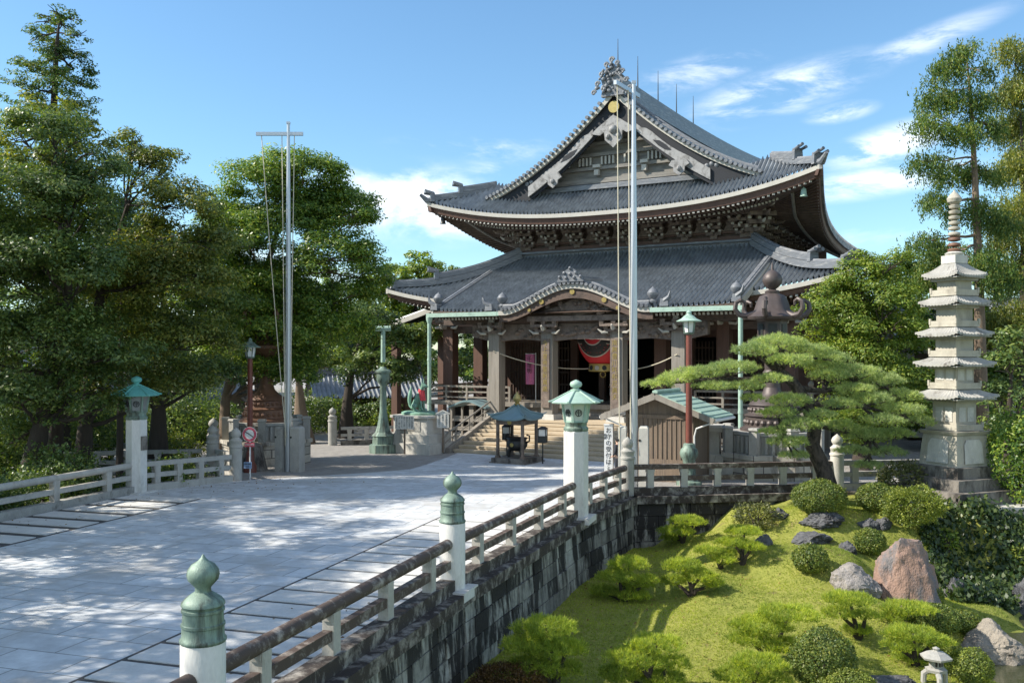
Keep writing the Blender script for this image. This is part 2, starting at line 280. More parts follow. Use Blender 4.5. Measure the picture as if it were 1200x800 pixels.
# ------------------------------------------------------------------ mesh helpers
class MB:
    """collects shapes and links them as one mesh object"""
    def __init__(s): s.v = []; s.f = []; s.m = []
    def add(s, vs_, fs, m=0):
        o = len(s.v); s.v.extend(tuple(v) for v in vs_)
        for f in fs: s.f.append(tuple(o + i for i in f)); s.m.append(m)
        return s
    def box(s, c, d, rz=0.0, m=0, top=1.0, rot=None):
        hx, hy, hz = d[0] / 2, d[1] / 2, d[2] / 2
        p = [(-hx, -hy, -hz), (hx, -hy, -hz), (hx, hy, -hz), (-hx, hy, -hz)] + [(x * top, y * top, hz) for x, y in ((-hx, -hy), (hx, -hy), (hx, hy), (-hx, hy))]
        Mx = rot if rot is not None else Matrix.Rotation(rz, 3, 'Z')
        return s.add([Vector(c) + Mx @ Vector(q) for q in p], [(3, 2, 1, 0), (4, 5, 6, 7), (0, 1, 5, 4), (1, 2, 6, 5), (2, 3, 7, 6), (3, 0, 4, 7)], m)
    def beam(s, a, b, w, h, m=0):
        """a squared beam from a to b, w across and h high"""
        a, b = Vector(a), Vector(b); t = (b - a).normalized(); side = t.cross(Vector((0, 0, 1)))
        if side.length < 1e-4: side = Vector((1, 0, 0))
        side.normalize(); up = side.cross(t)
        vs_ = []
        for p in (a, b): vs_ += [p + side * (i * w / 2) + up * (j * h / 2) for i, j in ((-1, -1), (1, -1), (1, 1), (-1, 1))]
        return s.add(vs_, [(0, 1, 2, 3), (7, 6, 5, 4), (0, 4, 5, 1), (1, 5, 6, 2), (2, 6, 7, 3), (3, 7, 4, 0)], m)
    def tube(s, pts, rad, n=10, m=0, caps=True):
        pts = [Vector(p) for p in pts]
        if not isinstance(rad, (list, tuple)): rad = [rad] * len(pts)
        rings = []; ref = Vector((0.31, 0.95, 0.07))
        for i, p in enumerate(pts):
            t = (pts[min(i + 1, len(pts) - 1)] - pts[max(i - 1, 0)]).normalized()
            a = t.cross(ref)
            if a.length < 0.05: a = t.cross(Vector((1, 0, 0)))
            a.normalize(); b = t.cross(a)
            rings.append([p + (a * cos(2 * pi * k / n) + b * sin(2 * pi * k / n)) * rad[i] for k in range(n)])
        vs_ = [q for r in rings for q in r]; fs = []
        for i in range(len(pts) - 1):
            for k in range(n):
                fs.append((i * n + k, i * n + (k + 1) % n, (i + 1) * n + (k + 1) % n, (i + 1) * n + k))
        if caps: fs.append(tuple(range(n - 1, -1, -1))); fs.append(tuple((len(pts) - 1) * n + k for k in range(n)))
        return s.add(vs_, fs, m)
    def lathe(s, prof, n=24, c=(0, 0, 0), rot=0.0, m=0, lobes=0, amp=0.0):
        vs_ = []; fs = []
        for r, z in prof:
            for k in range(n):
                a = rot + 2 * pi * k / n; rr = r * (1 + amp * cos(lobes * a)) if lobes else r
                vs_.append((c[0] + rr * cos(a), c[1] + rr * sin(a), c[2] + z))
        for i in range(len(prof) - 1):
            for k in range(n): fs.append((i * n + k, i * n + (k + 1) % n, (i + 1) * n + (k + 1) % n, (i + 1) * n + k))
        fs.append(tuple(range(n - 1, -1, -1))); fs.append(tuple((len(prof) - 1) * n + k for k in range(n)))
        return s.add(vs_, fs, m)
    def sweep(s, pts, w, h, m=0, base=0.0, arch=True):
        """a ridge or kerb: level profile w wide, h high, following pts along their underside"""
        pts = [Vector(p) for p in pts]; vs_ = []; fs = []
        hs = h if isinstance(h, (list, tuple)) else [h] * len(pts)
        prof = [(-1, 0), (-1, 0.75), (-0.55, 0.78), (-0.4, 1), (0.4, 1), (0.55, 0.78), (1, 0.75), (1, 0)] if arch else [(-1, 0), (-1, 1), (1, 1), (1, 0)]
        n = len(prof)
        for i, p in enumerate(pts):
            t = pts[min(i + 1, len(pts) - 1)] - pts[max(i - 1, 0)]; t.z = 0; t.normalize(); sd = Vector((t.y, -t.x, 0))
            vs_ += [p + sd * (x * w / 2) + Vector((0, 0, base + z * hs[i])) for x, z in prof]
        for i in range(len(pts) - 1):
            for k in range(n): fs.append((i * n + k, i * n + (k + 1) % n, (i + 1) * n + (k + 1) % n, (i + 1) * n + k))
        fs.append(tuple(range(n - 1, -1, -1))); fs.append(tuple((len(pts) - 1) * n + k for k in range(n)))
        return s.add(vs_, fs, m)
    def strip(s, top, bot, th, m=0):
        """a board between two edge curves, th (a vector) thick"""
        n = len(top); th = Vector(th)
        vs_ = [Vector(p) for p in top] + [Vector(p) for p in bot]; vs_ += [v + th for v in vs_]; fs = []
        for i in range(n - 1):
            fs += [(i, i + 1, n + i + 1, n + i), (2 * n + i + 1, 2 * n + i, 3 * n + i, 3 * n + i + 1), (i + 1, i, 2 * n + i, 2 * n + i + 1), (n + i, n + i + 1, 3 * n + i + 1, 3 * n + i)]
        fs += [(0, n, 3 * n, 2 * n), (n - 1, 3 * n - 1, 4 * n - 1, 2 * n - 1)]
        return s.add(vs_, fs, m)
    def prism(s, poly, o, u, w, th, m=0):
        """a flat outline poly (2D) in the plane o + u, w, extruded by th"""
        o, u, w, th = Vector(o), Vector(u), Vector(w), Vector(th); n = len(poly)
        a = [o + u * x + w * y for x, y in poly]; vs_ = a + [p + th for p in a]
        fs = [tuple(range(n)), tuple(range(2 * n - 1, n - 1, -1))] + [(i, n + i, n + (i + 1) % n, (i + 1) % n) for i in range(n)]
        return s.add(vs_, fs, m)
    def grid(s, fn, us, ws, m=0):
        nu, nw = len(us), len(ws)
        vs_ = [fn(u, w) for u in us for w in ws]
        fs = [(i * nw + j, (i + 1) * nw + j, (i + 1) * nw + j + 1, i * nw + j + 1) for i in range(nu - 1) for j in range(nw - 1)]
        return s.add(vs_, fs, m)
    def ball(s, c, r, m=0, n=12, k=8, sz=1.0):
        return s.lathe([(max(0.001, r * sin(pi * i / k)), -r * sz * cos(pi * i / k)) for i in range(k + 1)], n, c, m=m)
    def disc(s, c, r, nrm, th, m=0, n=16):
        c, nrm = Vector(c), Vector(nrm).normalized(); return s.tube([c, c + nrm * th], r, n, m)
    def build(s, name, mats, parent=None, smooth=False, off=(0, 0, 0), sharp=35):
        me = bpy.data.meshes.new(name); ox, oy, oz = off
        vv = [(x - ox, y - oy, z - oz) for x, y, z in s.v] if any(off) else s.v
        me.from_pydata(vv, [], s.f)
        for mm in (mats if isinstance(mats, (list, tuple)) else [mats]): me.materials.append(M[mm])
        if any(s.m): me.polygons.foreach_set('material_index', s.m)
        bm = bmesh.new(); bm.from_mesh(me); bmesh.ops.recalc_face_normals(bm, faces=bm.faces); bm.to_mesh(me); bm.free()
        if smooth:
            me.polygons.foreach_set('use_smooth', [True] * len(me.polygons))
            try: me.set_sharp_from_angle(angle=R(sharp))
            except Exception: pass
        me.update()
        o = bpy.data.objects.new(name, me); COL.objects.link(o)
        if parent is not None: o.parent = parent
        elif any(off): o.location = off
        return o

def tag(o, label=None, cat=None, group=None, kind=None):
    if label: o['label'] = label
    if cat: o['category'] = cat
    if group: o['group'] = group
    if kind: o['kind'] = kind
    return o
def thing(name, label, cat, loc=(0, 0, 0), rz=0.0, group=None):
    o = bpy.data.objects.new(name, None); COL.objects.link(o); o.empty_display_size = 0.3
    o.location = loc; o.rotation_euler = (0, 0, rz); return tag(o, label, cat, group)
def struct(o): o['kind'] = 'structure'; return o
def dup(src, loc=None, rz=None, label=None, parent=None, scale=None):
    c = src.copy(); COL.objects.link(c)
    if parent is not None: c.parent = parent
    if loc is not None: c.location = loc
    if rz is not None: c.rotation_euler = (0, 0, rz)
    if scale is not None: c.scale = scale if isinstance(scale, tuple) else (scale,) * 3
    if label: c['label'] = label
    for ch in [x for x in src.children]: dup(ch, parent=c)
    return c

def gz(y):
    """height of the court: the bridge deck runs down to the court before the hall"""
    t = min(1.0, max(0.0, (y - 33.0) / 14.0)); return -0.5 * t * t * (3 - 2 * t)
def GP(px, py):
    """a point on the court seen at this place of the photograph"""
    d = 20.0
    for _ in range(40): d = F * (H - gz(d)) / (py - HY)
    return Vector(((px - CX) / F * d, d, gz(d)))
def AT(px, py, d): return Vector(((px - CX) / F * d, d, H + (HY - py) / F * d))

def raw_mesh(name, verts, nper, mat, parent=None, kindname=None):
    """numpy polygons of nper corners each -> one object (leaves, needles, blades)"""
    n = len(verts) // nper
    me = bpy.data.meshes.new(name)
    me.vertices.add(len(verts)); me.vertices.foreach_set('co', verts.astype(np.float32).ravel())
    me.loops.add(n * nper); me.loops.foreach_set('vertex_index', np.arange(n * nper, dtype=np.int32))
    me.polygons.add(n); me.polygons.foreach_set('loop_start', np.arange(0, n * nper, nper, dtype=np.int32))
    try: me.polygons.foreach_set('loop_total', np.full(n, nper, dtype=np.int32))
    except Exception: pass
    me.update(calc_edges=True); me.materials.append(M[mat])
    o = bpy.data.objects.new(name, me); COL.objects.link(o)
    if parent is not None: o.parent = parent
    return o
def unit(a): return a / np.maximum(1e-9, np.linalg.norm(a, axis=1, keepdims=True))
def leaf_quads(C, A, N, L, Wd):
    A = unit(A); B = unit(np.cross(A, N)); L = L[:, None]; Wd = Wd[:, None]
    v = np.stack([C - A * L * .5, C + B * Wd * .5 + A * L * .08, C + A * L * .5, C - B * Wd * .5 + A * L * .08], 1)
    return v.reshape(-1, 3)

def crown_verts(blobs, rng, dens=1.0, sub_r=(0.55, 1.0), per=150, leaf=0.2, style='broad', flat=0.6, gap=0.25):
    out = []
    for (cx, cy, cz, rx, ry, rz) in blobs:
        ns = max(5, int(dens * 8.5 * (rx * ry * rz) ** (2 / 3)))
        d = unit(rng.normal(size=(ns, 3))); d[:, 2] = np.where(d[:, 2] < -0.35, -d[:, 2] * 0.6, d[:, 2]); d = unit(d)
        rad = rng.uniform(0.55, 1.05, (ns, 1))
        cc = np.array([cx, cy, cz]) + d * rad * np.array([rx, ry, rz])
        sr = rng.uniform(sub_r[0], sub_r[1], ns) * min(1.0, 0.35 + (rx * ry * rz) ** (1 / 3) * 0.4)
        for i in range(ns):
            if rng.random() < gap * 0.5: continue
            k = int(per * (0.6 + 0.8 * rng.random()) * sr[i] ** 1.5) + 8
            if style == 'droop':
                ks = max(3, k // 9); o = rng.normal(size=(ks, 3)) * sr[i] * np.array([.5, .5, .25]); ln = rng.uniform(.7, 2.0, ks) * sr[i]
                t = rng.random((ks, 9)) ** .8; pos = (cc[i] + o)[:, None, :] + np.stack([(t * 0.25) * o[:, :1], (t * 0.25) * o[:, 1:2], -t * ln[:, None]], 2) + rng.normal(size=(ks, 9, 3)) * 0.06
                pos = pos.reshape(-1, 3); n = len(pos)
                A = np.array([0, 0, -1.0]) + rng.normal(size=(n, 3)) * 0.55; N = rng.normal(size=(n, 3))
                out.append(leaf_quads(pos, A, N, leaf * rng.uniform(.8, 1.5, n), leaf * rng.uniform(.3, .5, n)))
                continue
            u = unit(rng.normal(size=(k, 3))); u[:, 2] = np.abs(u[:, 2]) * np.where(rng.random(k) < 0.78, 1, -0.6)
            q = u * (rng.random((k, 1)) ** 0.4) * sr[i] * np.array([1, 1, flat])
            pos = cc[i] + q
            N = unit(u * 0.7 + np.array([0, 0, 0.55]) + d[i] * 0.3 + rng.normal(size=(k, 3)) * 0.45)
            A = np.cross(N, rng.normal(size=(k, 3)))
            out.append(leaf_quads(pos, A, N, leaf * rng.uniform(.5, 1.5, k), leaf * rng.uniform(.32, .66, k)))
    return np.concatenate(out)

def limb(mb, a, b, r0, r1, rnd, n=8, wob=0.12, segs=5):
    a, b = Vector(a), Vector(b); L = (b - a).length; pts = []; rad = []
    for i in range(segs + 1):
        t = i / segs; p = a.lerp(b, t)
        if 0 < i < segs: p += Vector((rnd.uniform(-1, 1), rnd.uniform(-1, 1), rnd.uniform(-.4, .8))) * L * wob * 0.5
        pts.append(p); rad.append(r0 + (r1 - r0) * t)
    mb.tube(pts, rad, n); return pts

def tree(name, label, cat, base, blobs, trunk_pts, tr, leafmat, seed, group=None, bark='bark', leaf=0.2, per=150, dens=1.0, style='broad', flat=0.6, gap=0.25, sub_r=(0.55, 1.0), nlimb=99):
    base = Vector(base); rng = np.random.default_rng(seed); rnd = random.Random(seed)
    root = thing(name, label, cat, base, 0, group)
    mb = MB(); tp = [Vector(p) - base for p in trunk_pts]
    rad = [tr * (1.35 if i == 0 else 1) * (1 - (0.75 if style == 'broad' else 0.93) * i / max(1, len(tp) - 1)) for i in range(len(tp))]
    mb.tube(tp, rad, 10)
    lb = [(Vector(b[:3]) - base, b[3:]) for b in blobs]
    for k, (c, r) in enumerate(lb):
        if k >= nlimb: break
        if style != 'broad':
            i = max([j for j, p in enumerate(tp) if p.z < c.z + .4] or [0]); q = tp[min(i + 1, len(tp) - 1)]
            s = tp[i].lerp(q, min(1, max(0, (c.z + .4 - tp[i].z) / max(.01, q.z - tp[i].z))))
        else:
            cand = [p for p in tp[1:] if p.z < c.z + 0.3] or [tp[1]]
            s = min(cand, key=lambda p: (p - c).length); i = tp.index(s)
        pts = limb(mb, s, c, max(0.04, rad[i] * 0.36), 0.025, rnd)
        for _ in range(4):
            q = pts[rnd.randint(2, 4)]; e = c + Vector((rnd.uniform(-1, 1) * r[0], rnd.uniform(-1, 1) * r[1], rnd.uniform(-.3, 1) * r[2])) * 0.85
            limb(mb, q, e, 0.03, 0.01, rnd, 5, 0.15, 4)
    mb.build('trunk', bark, root, True, sharp=80)
    v = crown_verts([(c.x, c.y, c.z, *r) for c, r in lb], rng, dens, sub_r, per, leaf, style, flat, gap)
    raw_mesh('crown', v, 4, leafmat, root)
    return root
def pix_blobs(lst, d, rnd, depth=0.9, jit=0.12):
    out = []
    for px, py, rp in lst:
        dd = d + rnd.uniform(-1, 1) * d * 0.03; p = AT(px, py, dd); r = rp / F * dd
        out.append((p.x, p.y, p.z, r, r * depth, r * 0.85))
    return out

def tuft_verts(C, D, rng, k=12, L=0.12, w=0.010, spread=0.75):
    n = len(C); c = np.repeat(C, k, 0); d = np.repeat(unit(D), k, 0)
    a = unit(d + rng.normal(size=(n * k, 3)) * spread); ln = (L * rng.uniform(.7, 1.2, n * k))[:, None]
    b = unit(np.cross(a, rng.normal(size=(n * k, 3)))) * w
    return np.stack([c - b * .5, c + b * .5, c + a * ln], 1).reshape(-1, 3)
def pad_verts(pads, rng, dens=260, k=12, L=0.12, w=0.011, up=0.8, spread=0.7):
    """cloud pruned pads of pine needles: (x, y, z, rx, ry, rz)"""
    out = []
    for cx, cy, cz, rx, ry, rz in pads:
        n = int(dens * (rx * ry * 2 + rz * (rx + ry) * 0.5)) + 12
        u = unit(rng.normal(size=(n, 3))); u[:, 2] = np.where(rng.random(n) < 0.86, np.abs(u[:, 2]), -np.abs(u[:, 2]) * 0.5)
        lump = 1 + 0.22 * np.sin(u[:, :1] * 5 + cx * 3) * np.cos(u[:, 1:2] * 5 + cy * 2)
        pos = np.array([cx, cy, cz]) + u * np.array([rx, ry, rz]) * rng.uniform(0.72, 1.05, (n, 1)) * lump
        D = u * np.array([.7, .7, .6]) + np.array([0, 0, up]) + rng.normal(size=(n, 3)) * 0.15
        out.append(tuft_verts(pos, D, rng, k, L, w, spread))
    return np.concatenate(out)

def text_mesh(mb_name, txt, size, mat, parent, loc, rot, vertical=False, thick=0.004, gapk=1.05):
    chars = txt if vertical else [txt]
    cu = bpy.data.curves.new('writing', 'FONT'); cu.body = '\n'.join(chars) if vertical else txt
    cu.size = size; cu.align_x = 'CENTER'; cu.align_y = 'TOP' if vertical else 'CENTER'; cu.extrude = thick; cu.space_line = gapk
    o = bpy.data.objects.new('writing_source', cu); COL.objects.link(o)
    dg = bpy.context.evaluated_depsgraph_get(); dg.update()
    me = bpy.data.meshes.new_from_object(o.evaluated_get(dg)); bpy.data.objects.remove(o); bpy.data.curves.remove(cu)
    me.materials.clear(); me.materials.append(M[mat]); me.name = mb_name
    w = bpy.data.objects.new(mb_name, me); COL.objects.link(w); w.parent = parent; w.location = loc; w.rotation_euler = rot
    return w

def skin_mesh(name, verts, edges, mat, parent, sub=2, root=0):
    """one continuous surface grown over a skeleton: verts = [(x, y, z, r) or (x, y, z, rx, ry)]"""
    me = bpy.data.meshes.new(name); me.from_pydata([v[:3] for v in verts], edges, [])
    o = bpy.data.objects.new(name, me); COL.objects.link(o)
    o.modifiers.new('skin', 'SKIN'); sm = o.modifiers.new('sub', 'SUBSURF'); sm.levels = sub; sm.render_levels = sub
    if not me.skin_vertices: me.attributes.new  # layer is made by the modifier
    sv = me.skin_vertices[0].data if len(me.skin_vertices) else None
    if sv is None:
        bm = bmesh.new(); bm.from_mesh(me); bm.verts.layers.skin.verify(); bm.to_mesh(me); bm.free(); sv = me.skin_vertices[0].data
    for i, v in enumerate(verts):
        sv[i].radius = (v[3], v[4] if len(v) > 4 else v[3]); sv[i].use_root = (i == root)
    dg = bpy.context.evaluated_depsgraph_get(); dg.update()
    m2 = bpy.data.meshes.new_from_object(o.evaluated_get(dg))
    o.modifiers.clear(); o.data = m2; bpy.data.meshes.remove(me); m2.name = name
    m2.materials.clear(); m2.materials.append(M[mat]); m2.polygons.foreach_set('use_smooth', [True] * len(m2.polygons))
    o.parent = parent
    return o

# ------------------------------------------------------------------ ground, deck, garden
RAIL_R = [(-7.6, -0.36), (-3.85, 11.7), (-1.27, 20.0), (1.97, 28.9), (4.1, 33.3)]
RAIL_B = [(4.1, 33.3), (11.9, 34.5), (16.5, 35.2)]
RAIL_L = [(-24.4, -0.9), (-15.4, 28.2), (-13.6, 34.0), (-11.25, 38.3)]
def lin(pts, y):
    if y <= pts[0][1]: a, b = pts[0], pts[1]
    else:
        a, b = pts[-2], pts[-1]
        for i in range(len(pts) - 1):
            if pts[i][1] <= y <= pts[i + 1][1]: a, b = pts[i], pts[i + 1]; break
    return a[0] + (b[0] - a[0]) * (y - a[1]) / (b[1] - a[1])
def xr(y):
    if y <= 33.3: return lin(RAIL_R, y)
    if y <= 35.2: return lin(RAIL_B, y)
    return 420.0
mb = MB(); rows = [-60, -20, 0, 10, 20, 28, 31, 33.25, 33.3, 33.9, 34.5, 35.1, 35.19, 35.21, 37, 39, 41, 43, 45, 47, 50, 60, 80, 120, 300, 1600]
xsn = [0, .7, .9, .93, .95, .965, .98, .99, 1]
mb.grid(lambda y, t: (-420 + (xr(y) + 420) * t, y, gz(y) - 0.012), rows, xsn)
struct(mb.build('ground', 'gravel'))
def xl(y):
    P = RAIL_L + [(-4.9, 44.5), (-3.5, 50.0), (-2.4, 56.0)]
    return lin(P, y)
def xrp(y):
    if y <= 33.3: return lin(RAIL_R, y)
    return lin([(4.1, 33.3), (4.6, 36.5), (7.4, 45.0), (8.0, 56.0)], y)
mb = MB(); ys = [-0.3 + i * 0.75 for i in range(75)]
mb.grid(lambda y, t: (xl(y) + (xrp(y) - xl(y)) * t, y, gz(y)), ys, [i / 8 for i in range(9)])
struct(mb.build('stone_pavement', 'pavement'))
# the slab strips along both parapets, over a dark channel
dirv = Vector((0.311, 1, 0)).normalized(); perp = Vector((dirv.y, -dirv.x, 0))
def strip_along(name, a, length, w0, w1, step, gap, rnd):
    a = Vector((a[0], a[1], 0)); b = MB(); g = MB()
    length = (int((length - step) / step) + 1) * step - gap * .5
    g.add([a + perp * w0 + Vector((0, 0, .004)), a + perp * w1 + Vector((0, 0, .004)), a + dirv * length + perp * w1 + Vector((0, 0, .004)), a + dirv * length + perp * w0 + Vector((0, 0, .004))], [(0, 1, 2, 3)])
    struct(g.build('drain_channel', 'gap'))
    t = 0.0
    while t < length - step * .4:
        c = a + dirv * (t + step / 2) + perp * ((w0 + w1) / 2)
        b.box((c.x, c.y, 0.007), (abs(w1 - w0) - 0.22, step - gap, 0.03 + rnd.uniform(0, .004)), -PATH_A)
        t += step
    struct(b.build(name, 'slab'))
rs = random.Random(4)
p0 = Vector((-3.85, 11.7, 0)) - dirv * 6
strip_along('deck_slabs', p0, 24.0, -3.55, -0.1, 0.97, 0.14, rs)
q0 = Vector((-15.4, 28.2, 0)) - dirv * 16
strip_along('deck_slabs', q0, 22.4, 0.2, 3.2, 1.2, 0.34, rs)

CTRL = [(-7, 0, -2.2), (-3.3, 11.7, -2.1), (-.8, 20, -1.85), (2.5, 28.9, -1.95), (4.5, 32.8, -1.8), (6.1, 33.3, -1.37), (8.6, 33.5, -.42), (11, 34, -.10), (13, 34, -.08),
        (10.5, 31.5, -.12), (12.3, 31.3, -.15), (8, 29, -.95), (9.5, 28, -.85), (6.5, 27, -1.55), (4, 26, -1.95), (2, 24, -2.05), (6, 24, -1.85), (9, 25, -1.55), (3, 20, -2.2), (6, 20, -2.25), (0, 15, -2.2), (4, 14, -2.4),
        (9.2, 21.5, -2.2), (11.3, 25.5, -2.0), (11.2, 27.5, -1.6), (13, 28, -2.3), (13.4, 25, -2.95), (12.6, 23, -3.0), (16, 27, -3.3), (18, 24, -3.3), (15, 20, -3.3), (11.2, 20.5, -2.7),
        (13.6, 30.9, -.2), (14.5, 29.3, -2.3), (15, 30.9, -.15), (18, 30.7, -.2), (18, 29.0, -2.6), (22, 31, -.2), (22, 29, -2.7), (16, 34, -.08), (22, 35, -.08), (30, 34, -.1), (30, 28, -2.6), (40, 33, -.2), (13, 14, -3.3), (24, 18, -3.4), (30, 10, -3.4), (10, 5, -3.2), (1.5, 31.5, -2.0)]
def tz(x, y):
    sw = sz = 0.0
    for a, b, c in CTRL:
        w = 1.0 / (((x - a) ** 2 + (y - b) ** 2) + 0.06) ** 1.7; sw += w; sz += w * c
    return sz / sw + 0.05 * mnoise.noise(Vector((x * 0.7, y * 0.7, 0))) 
def GT(px, py):
    d = 12.0
    while d < 36:
        x = (px - CX) / F * d; z = H + (HY - py) / F * d
        if z <= tz(x, d): return Vector((x, d, tz(x, d)))
        d += 0.04
    return Vector(((px - CX) / F * 33, 33, 0))
mb = MB()
gx = [-9 + i * 0.4 for i in range(85)] + [26, 30, 40, 60]; gy = [-2 + i * 0.4 for i in range(93)]
def gpt(x, y):
    z = tz(x, y)
    if x < xr(y) - 0.3 and y < 33: z = min(z, -1.5)
    return (x, y, z)
mb.grid(gpt, gx, gy)
struct(mb.build('garden_ground', 'lawn', None, True, sharp=180))
mb = MB(); mb.add([(11, 4, -2.72), (45, 4, -2.72), (45, 29.5, -2.72), (11, 29.5, -2.72)], [(0, 1, 2, 3)])
struct(mb.build('pond_water', 'water'))
# mown turf: blades over the lawn that the slope shows
rng = np.random.default_rng(7)
pts = []
while len(pts) < 70000:
    y = rng.uniform(17, 34); x = rng.uniform(-1, 14.2)
    if x < xr(y) + 0.15 and y < 33.3: continue
    if y > 33.2: continue
    z = tz(x, y) if len(pts) % 1 == 0 else 0
    if z < -2.68: continue
    pts.append((x, y, z))
P = np.array(pts); D = np.tile([0, 0, 1.0], (len(P), 1))
v = tuft_verts(P, D, rng, 4, 0.055, 0.011, 0.6)
tag(raw_mesh('lawn_grass', v, 3, 'grass_blade'), 'short yellow green turf on the garden slope', 'grass', kind='stuff')

# ------------------------------------------------------------------ retaining walls
def wall_along(name, label, pts, zt, zb, th, m, copm):
    root = thing(name, label, 'wall', (pts[0][0], pts[0][1], 0)); off = (pts[0][0], pts[0][1], 0)
    w = MB(); c = MB(); n = len(pts)
    nr = []
    for i in range(n):
        t = Vector((pts[min(i + 1, n - 1)][0] - pts[max(i - 1, 0)][0], pts[min(i + 1, n - 1)][1] - pts[max(i - 1, 0)][1], 0)).normalized(); nr.append(Vector((t.y, -t.x, 0)))
    P_ = [Vector((x, y, 0)) for x, y in pts]
    top = [p + k * 0.18 + Vector((0, 0, zt)) for p, k in zip(P_, nr)]; bot = [p + k * 0.40 + Vector((0, 0, zb)) for p, k in zip(P_, nr)]
    ib = [p - k * th + Vector((0, 0, zb)) for p, k in zip(P_, nr)]; it = [p - k * th + Vector((0, 0, zt)) for p, k in zip(P_, nr)]
    for i in range(n - 1):
        w.add([it[i], top[i], bot[i], ib[i], it[i + 1], top[i + 1], bot[i + 1], ib[i + 1]], [(0, 4, 5, 1), (1, 5, 6, 2), (2, 6, 7, 3)])
        a, b = P_[i], P_[i + 1]; k = (nr[i] + nr[i + 1]).normalized(); 
        c.strip([a + nr[i] * 0.42 + Vector((0, 0, .0)), b + nr[i + 1] * 0.42], [a + nr[i] * 0.42 + Vector((0, 0, -.26)), b + nr[i + 1] * 0.42 + Vector((0, 0, -.26))], -k * 0.75)
    w.build('wall_core', 'gap', root, off=off)
    rnd = random.Random(len(label)); blk = MB()
    for i in range(n - 1):
        L = (P_[i + 1] - P_[i]).length; rows_ = int((zt - zb) / .44)
        for j in range(rows_):
            z1 = zt - .24 - j * .44; z0 = z1 - .425; s0 = -rnd.uniform(0, .6)
            while s0 < L:
                s1 = s0 + rnd.uniform(.7, 1.25); a0, a1 = max(0, s0) / L, min(L, s1 - .018) / L; s0 = s1
                if a1 - a0 < .01: continue
                f = [(zt - z) / (zt - zb) for z in (z0, z1)]; pr = rnd.uniform(.035, .075); q = []
                for a in (a0, a1):
                    for zz, ff in ((z0, f[0]), (z1, f[1])):
                        pt = P_[i].lerp(P_[i + 1], a); nn = nr[i].lerp(nr[i + 1], a); q.append(pt + nn * (.18 + .22 * ff) + Vector((0, 0, zz)))
                nn = nr[i].lerp(nr[i + 1], (a0 + a1) / 2); cen = sum(q, Vector()) / 4; o = [v.lerp(cen, .03) + nn * (pr + rnd.uniform(-.012, .012)) for v in q]
                blk.add([q[0], q[2], q[3], q[1], o[0], o[2], o[3], o[1]], [(4, 5, 6, 7), (0, 1, 5, 4), (1, 2, 6, 5), (2, 3, 7, 6), (3, 0, 4, 7)])
    blk.build('stone_face', m, root, off=off); c.build('coping', copm, root, off=off)
    return root
def dens_pts(P, step):
    out = []
    for (a, b) in zip(P[:-1], P[1:]):
        L = math.hypot(b[0] - a[0], b[1] - a[1]); n = max(1, int(L / step))
        out += [(a[0] + (b[0] - a[0]) * i / n, a[1] + (b[1] - a[1]) * i / n) for i in range(n)]
    return out + [P[-1]]
wall_along('retaining_wall', 'black streaked stone block wall carrying the bridge parapet above the lawn', RAIL_R, -0.02, -3.2, 0.5, 'wall_stone', 'kerb_stained')
wall_along('retaining_wall', 'low stained stone wall at the back of the lawn under the level parapet', RAIL_B, -0.03, -2.2, 0.5, 'wall_stone', 'kerb_stained')

# ------------------------------------------------------------------ parapets
def parapet(label, a, b, za=0.0, zb=0.0, mrail='rail_stained', mkerb='kerb_stained', mpost='rail_clean', n=3, rnd_top=True, ends=0.28, group='stone parapets', hs=1.0, side=0):
    A = Vector((a[0], a[1], za)); B = Vector((b[0], b[1], zb)); t = (B - A).normalized()
    A = A + t * ends; B = B - t * ends
    root = thing('stone_parapet', label, 'parapet', A, 0, group); off = tuple(A); rz = atan2(t.y, t.x)
    up = Vector((0, 0, 1))
    m1 = MB()
    if rnd_top: m1.tube([A + up * 1.0 * hs, A.lerp(B, .5) + up * 1.0 * hs, B + up * 1.0 * hs], 0.115, 14)
    else: m1.beam(A + up * 1.0 * hs, B + up * 1.0 * hs, 0.22, 0.17)
    m1.build('top_rail', mrail, root, rnd_top, off)
    MB().beam(A + up * .58 * hs, B + up * .58 * hs, 0.15, 0.17).build('middle_rail', mrail, root, False, off)
    MB().beam(A + up * .13, B + up * .13, 0.34, 0.27).build('base_kerb', mkerb, root, False, off)
    for i in range(n):
        p = A.lerp(B, (i + 0.5) / n)
        MB().box((p.x, p.y, p.z + .58 * hs), (0.24, 0.20, 0.70 * hs), rz).box((p.x, p.y, p.z + .86 * hs), (0.30, 0.17, .10), rz).build('baluster', mpost, root, False, off)
    return root
seg = list(zip(RAIL_R[:-1], RAIL_R[1:]))
parapet('nearest length of the dark stained bridge parapet, before the closest capped post', *seg[0], n=5)
parapet('dark stained bridge parapet between the two bronze capped posts', *seg[1], n=4)
parapet('dark stained bridge parapet between the second capped post and the white lamp pillar', *seg[2], n=4, ends=0.35)
parapet('short bridge parapet between the white lamp pillar and the lichened corner post', *seg[3], n=3, ends=0.35)
parapet('level stained parapet along the back of the lawn below the wooden hut', *list(zip(RAIL_B[:-1], RAIL_B[1:]))[0], n=6, rnd_top=False, ends=0.2)
parapet('level weathered parapet running behind the leaning pine towards the pagoda', *list(zip(RAIL_B[:-1], RAIL_B[1:]))[1], n=4, rnd_top=False, ends=0.2, mrail='grey_stone', mkerb='grey_stone')
segl = list(zip(RAIL_L[:-1], RAIL_L[1:]))
la, lb = Vector((*segl[0][0], 0)), Vector((*segl[0][1], 0)); lm = la.lerp(lb, 0.55)
parapet('far left grey parapet nearest the camera under the dark trees', la[:2], lm[:2], n=7, mrail='rail_clean', mkerb='grey_stone', rnd_top=True)
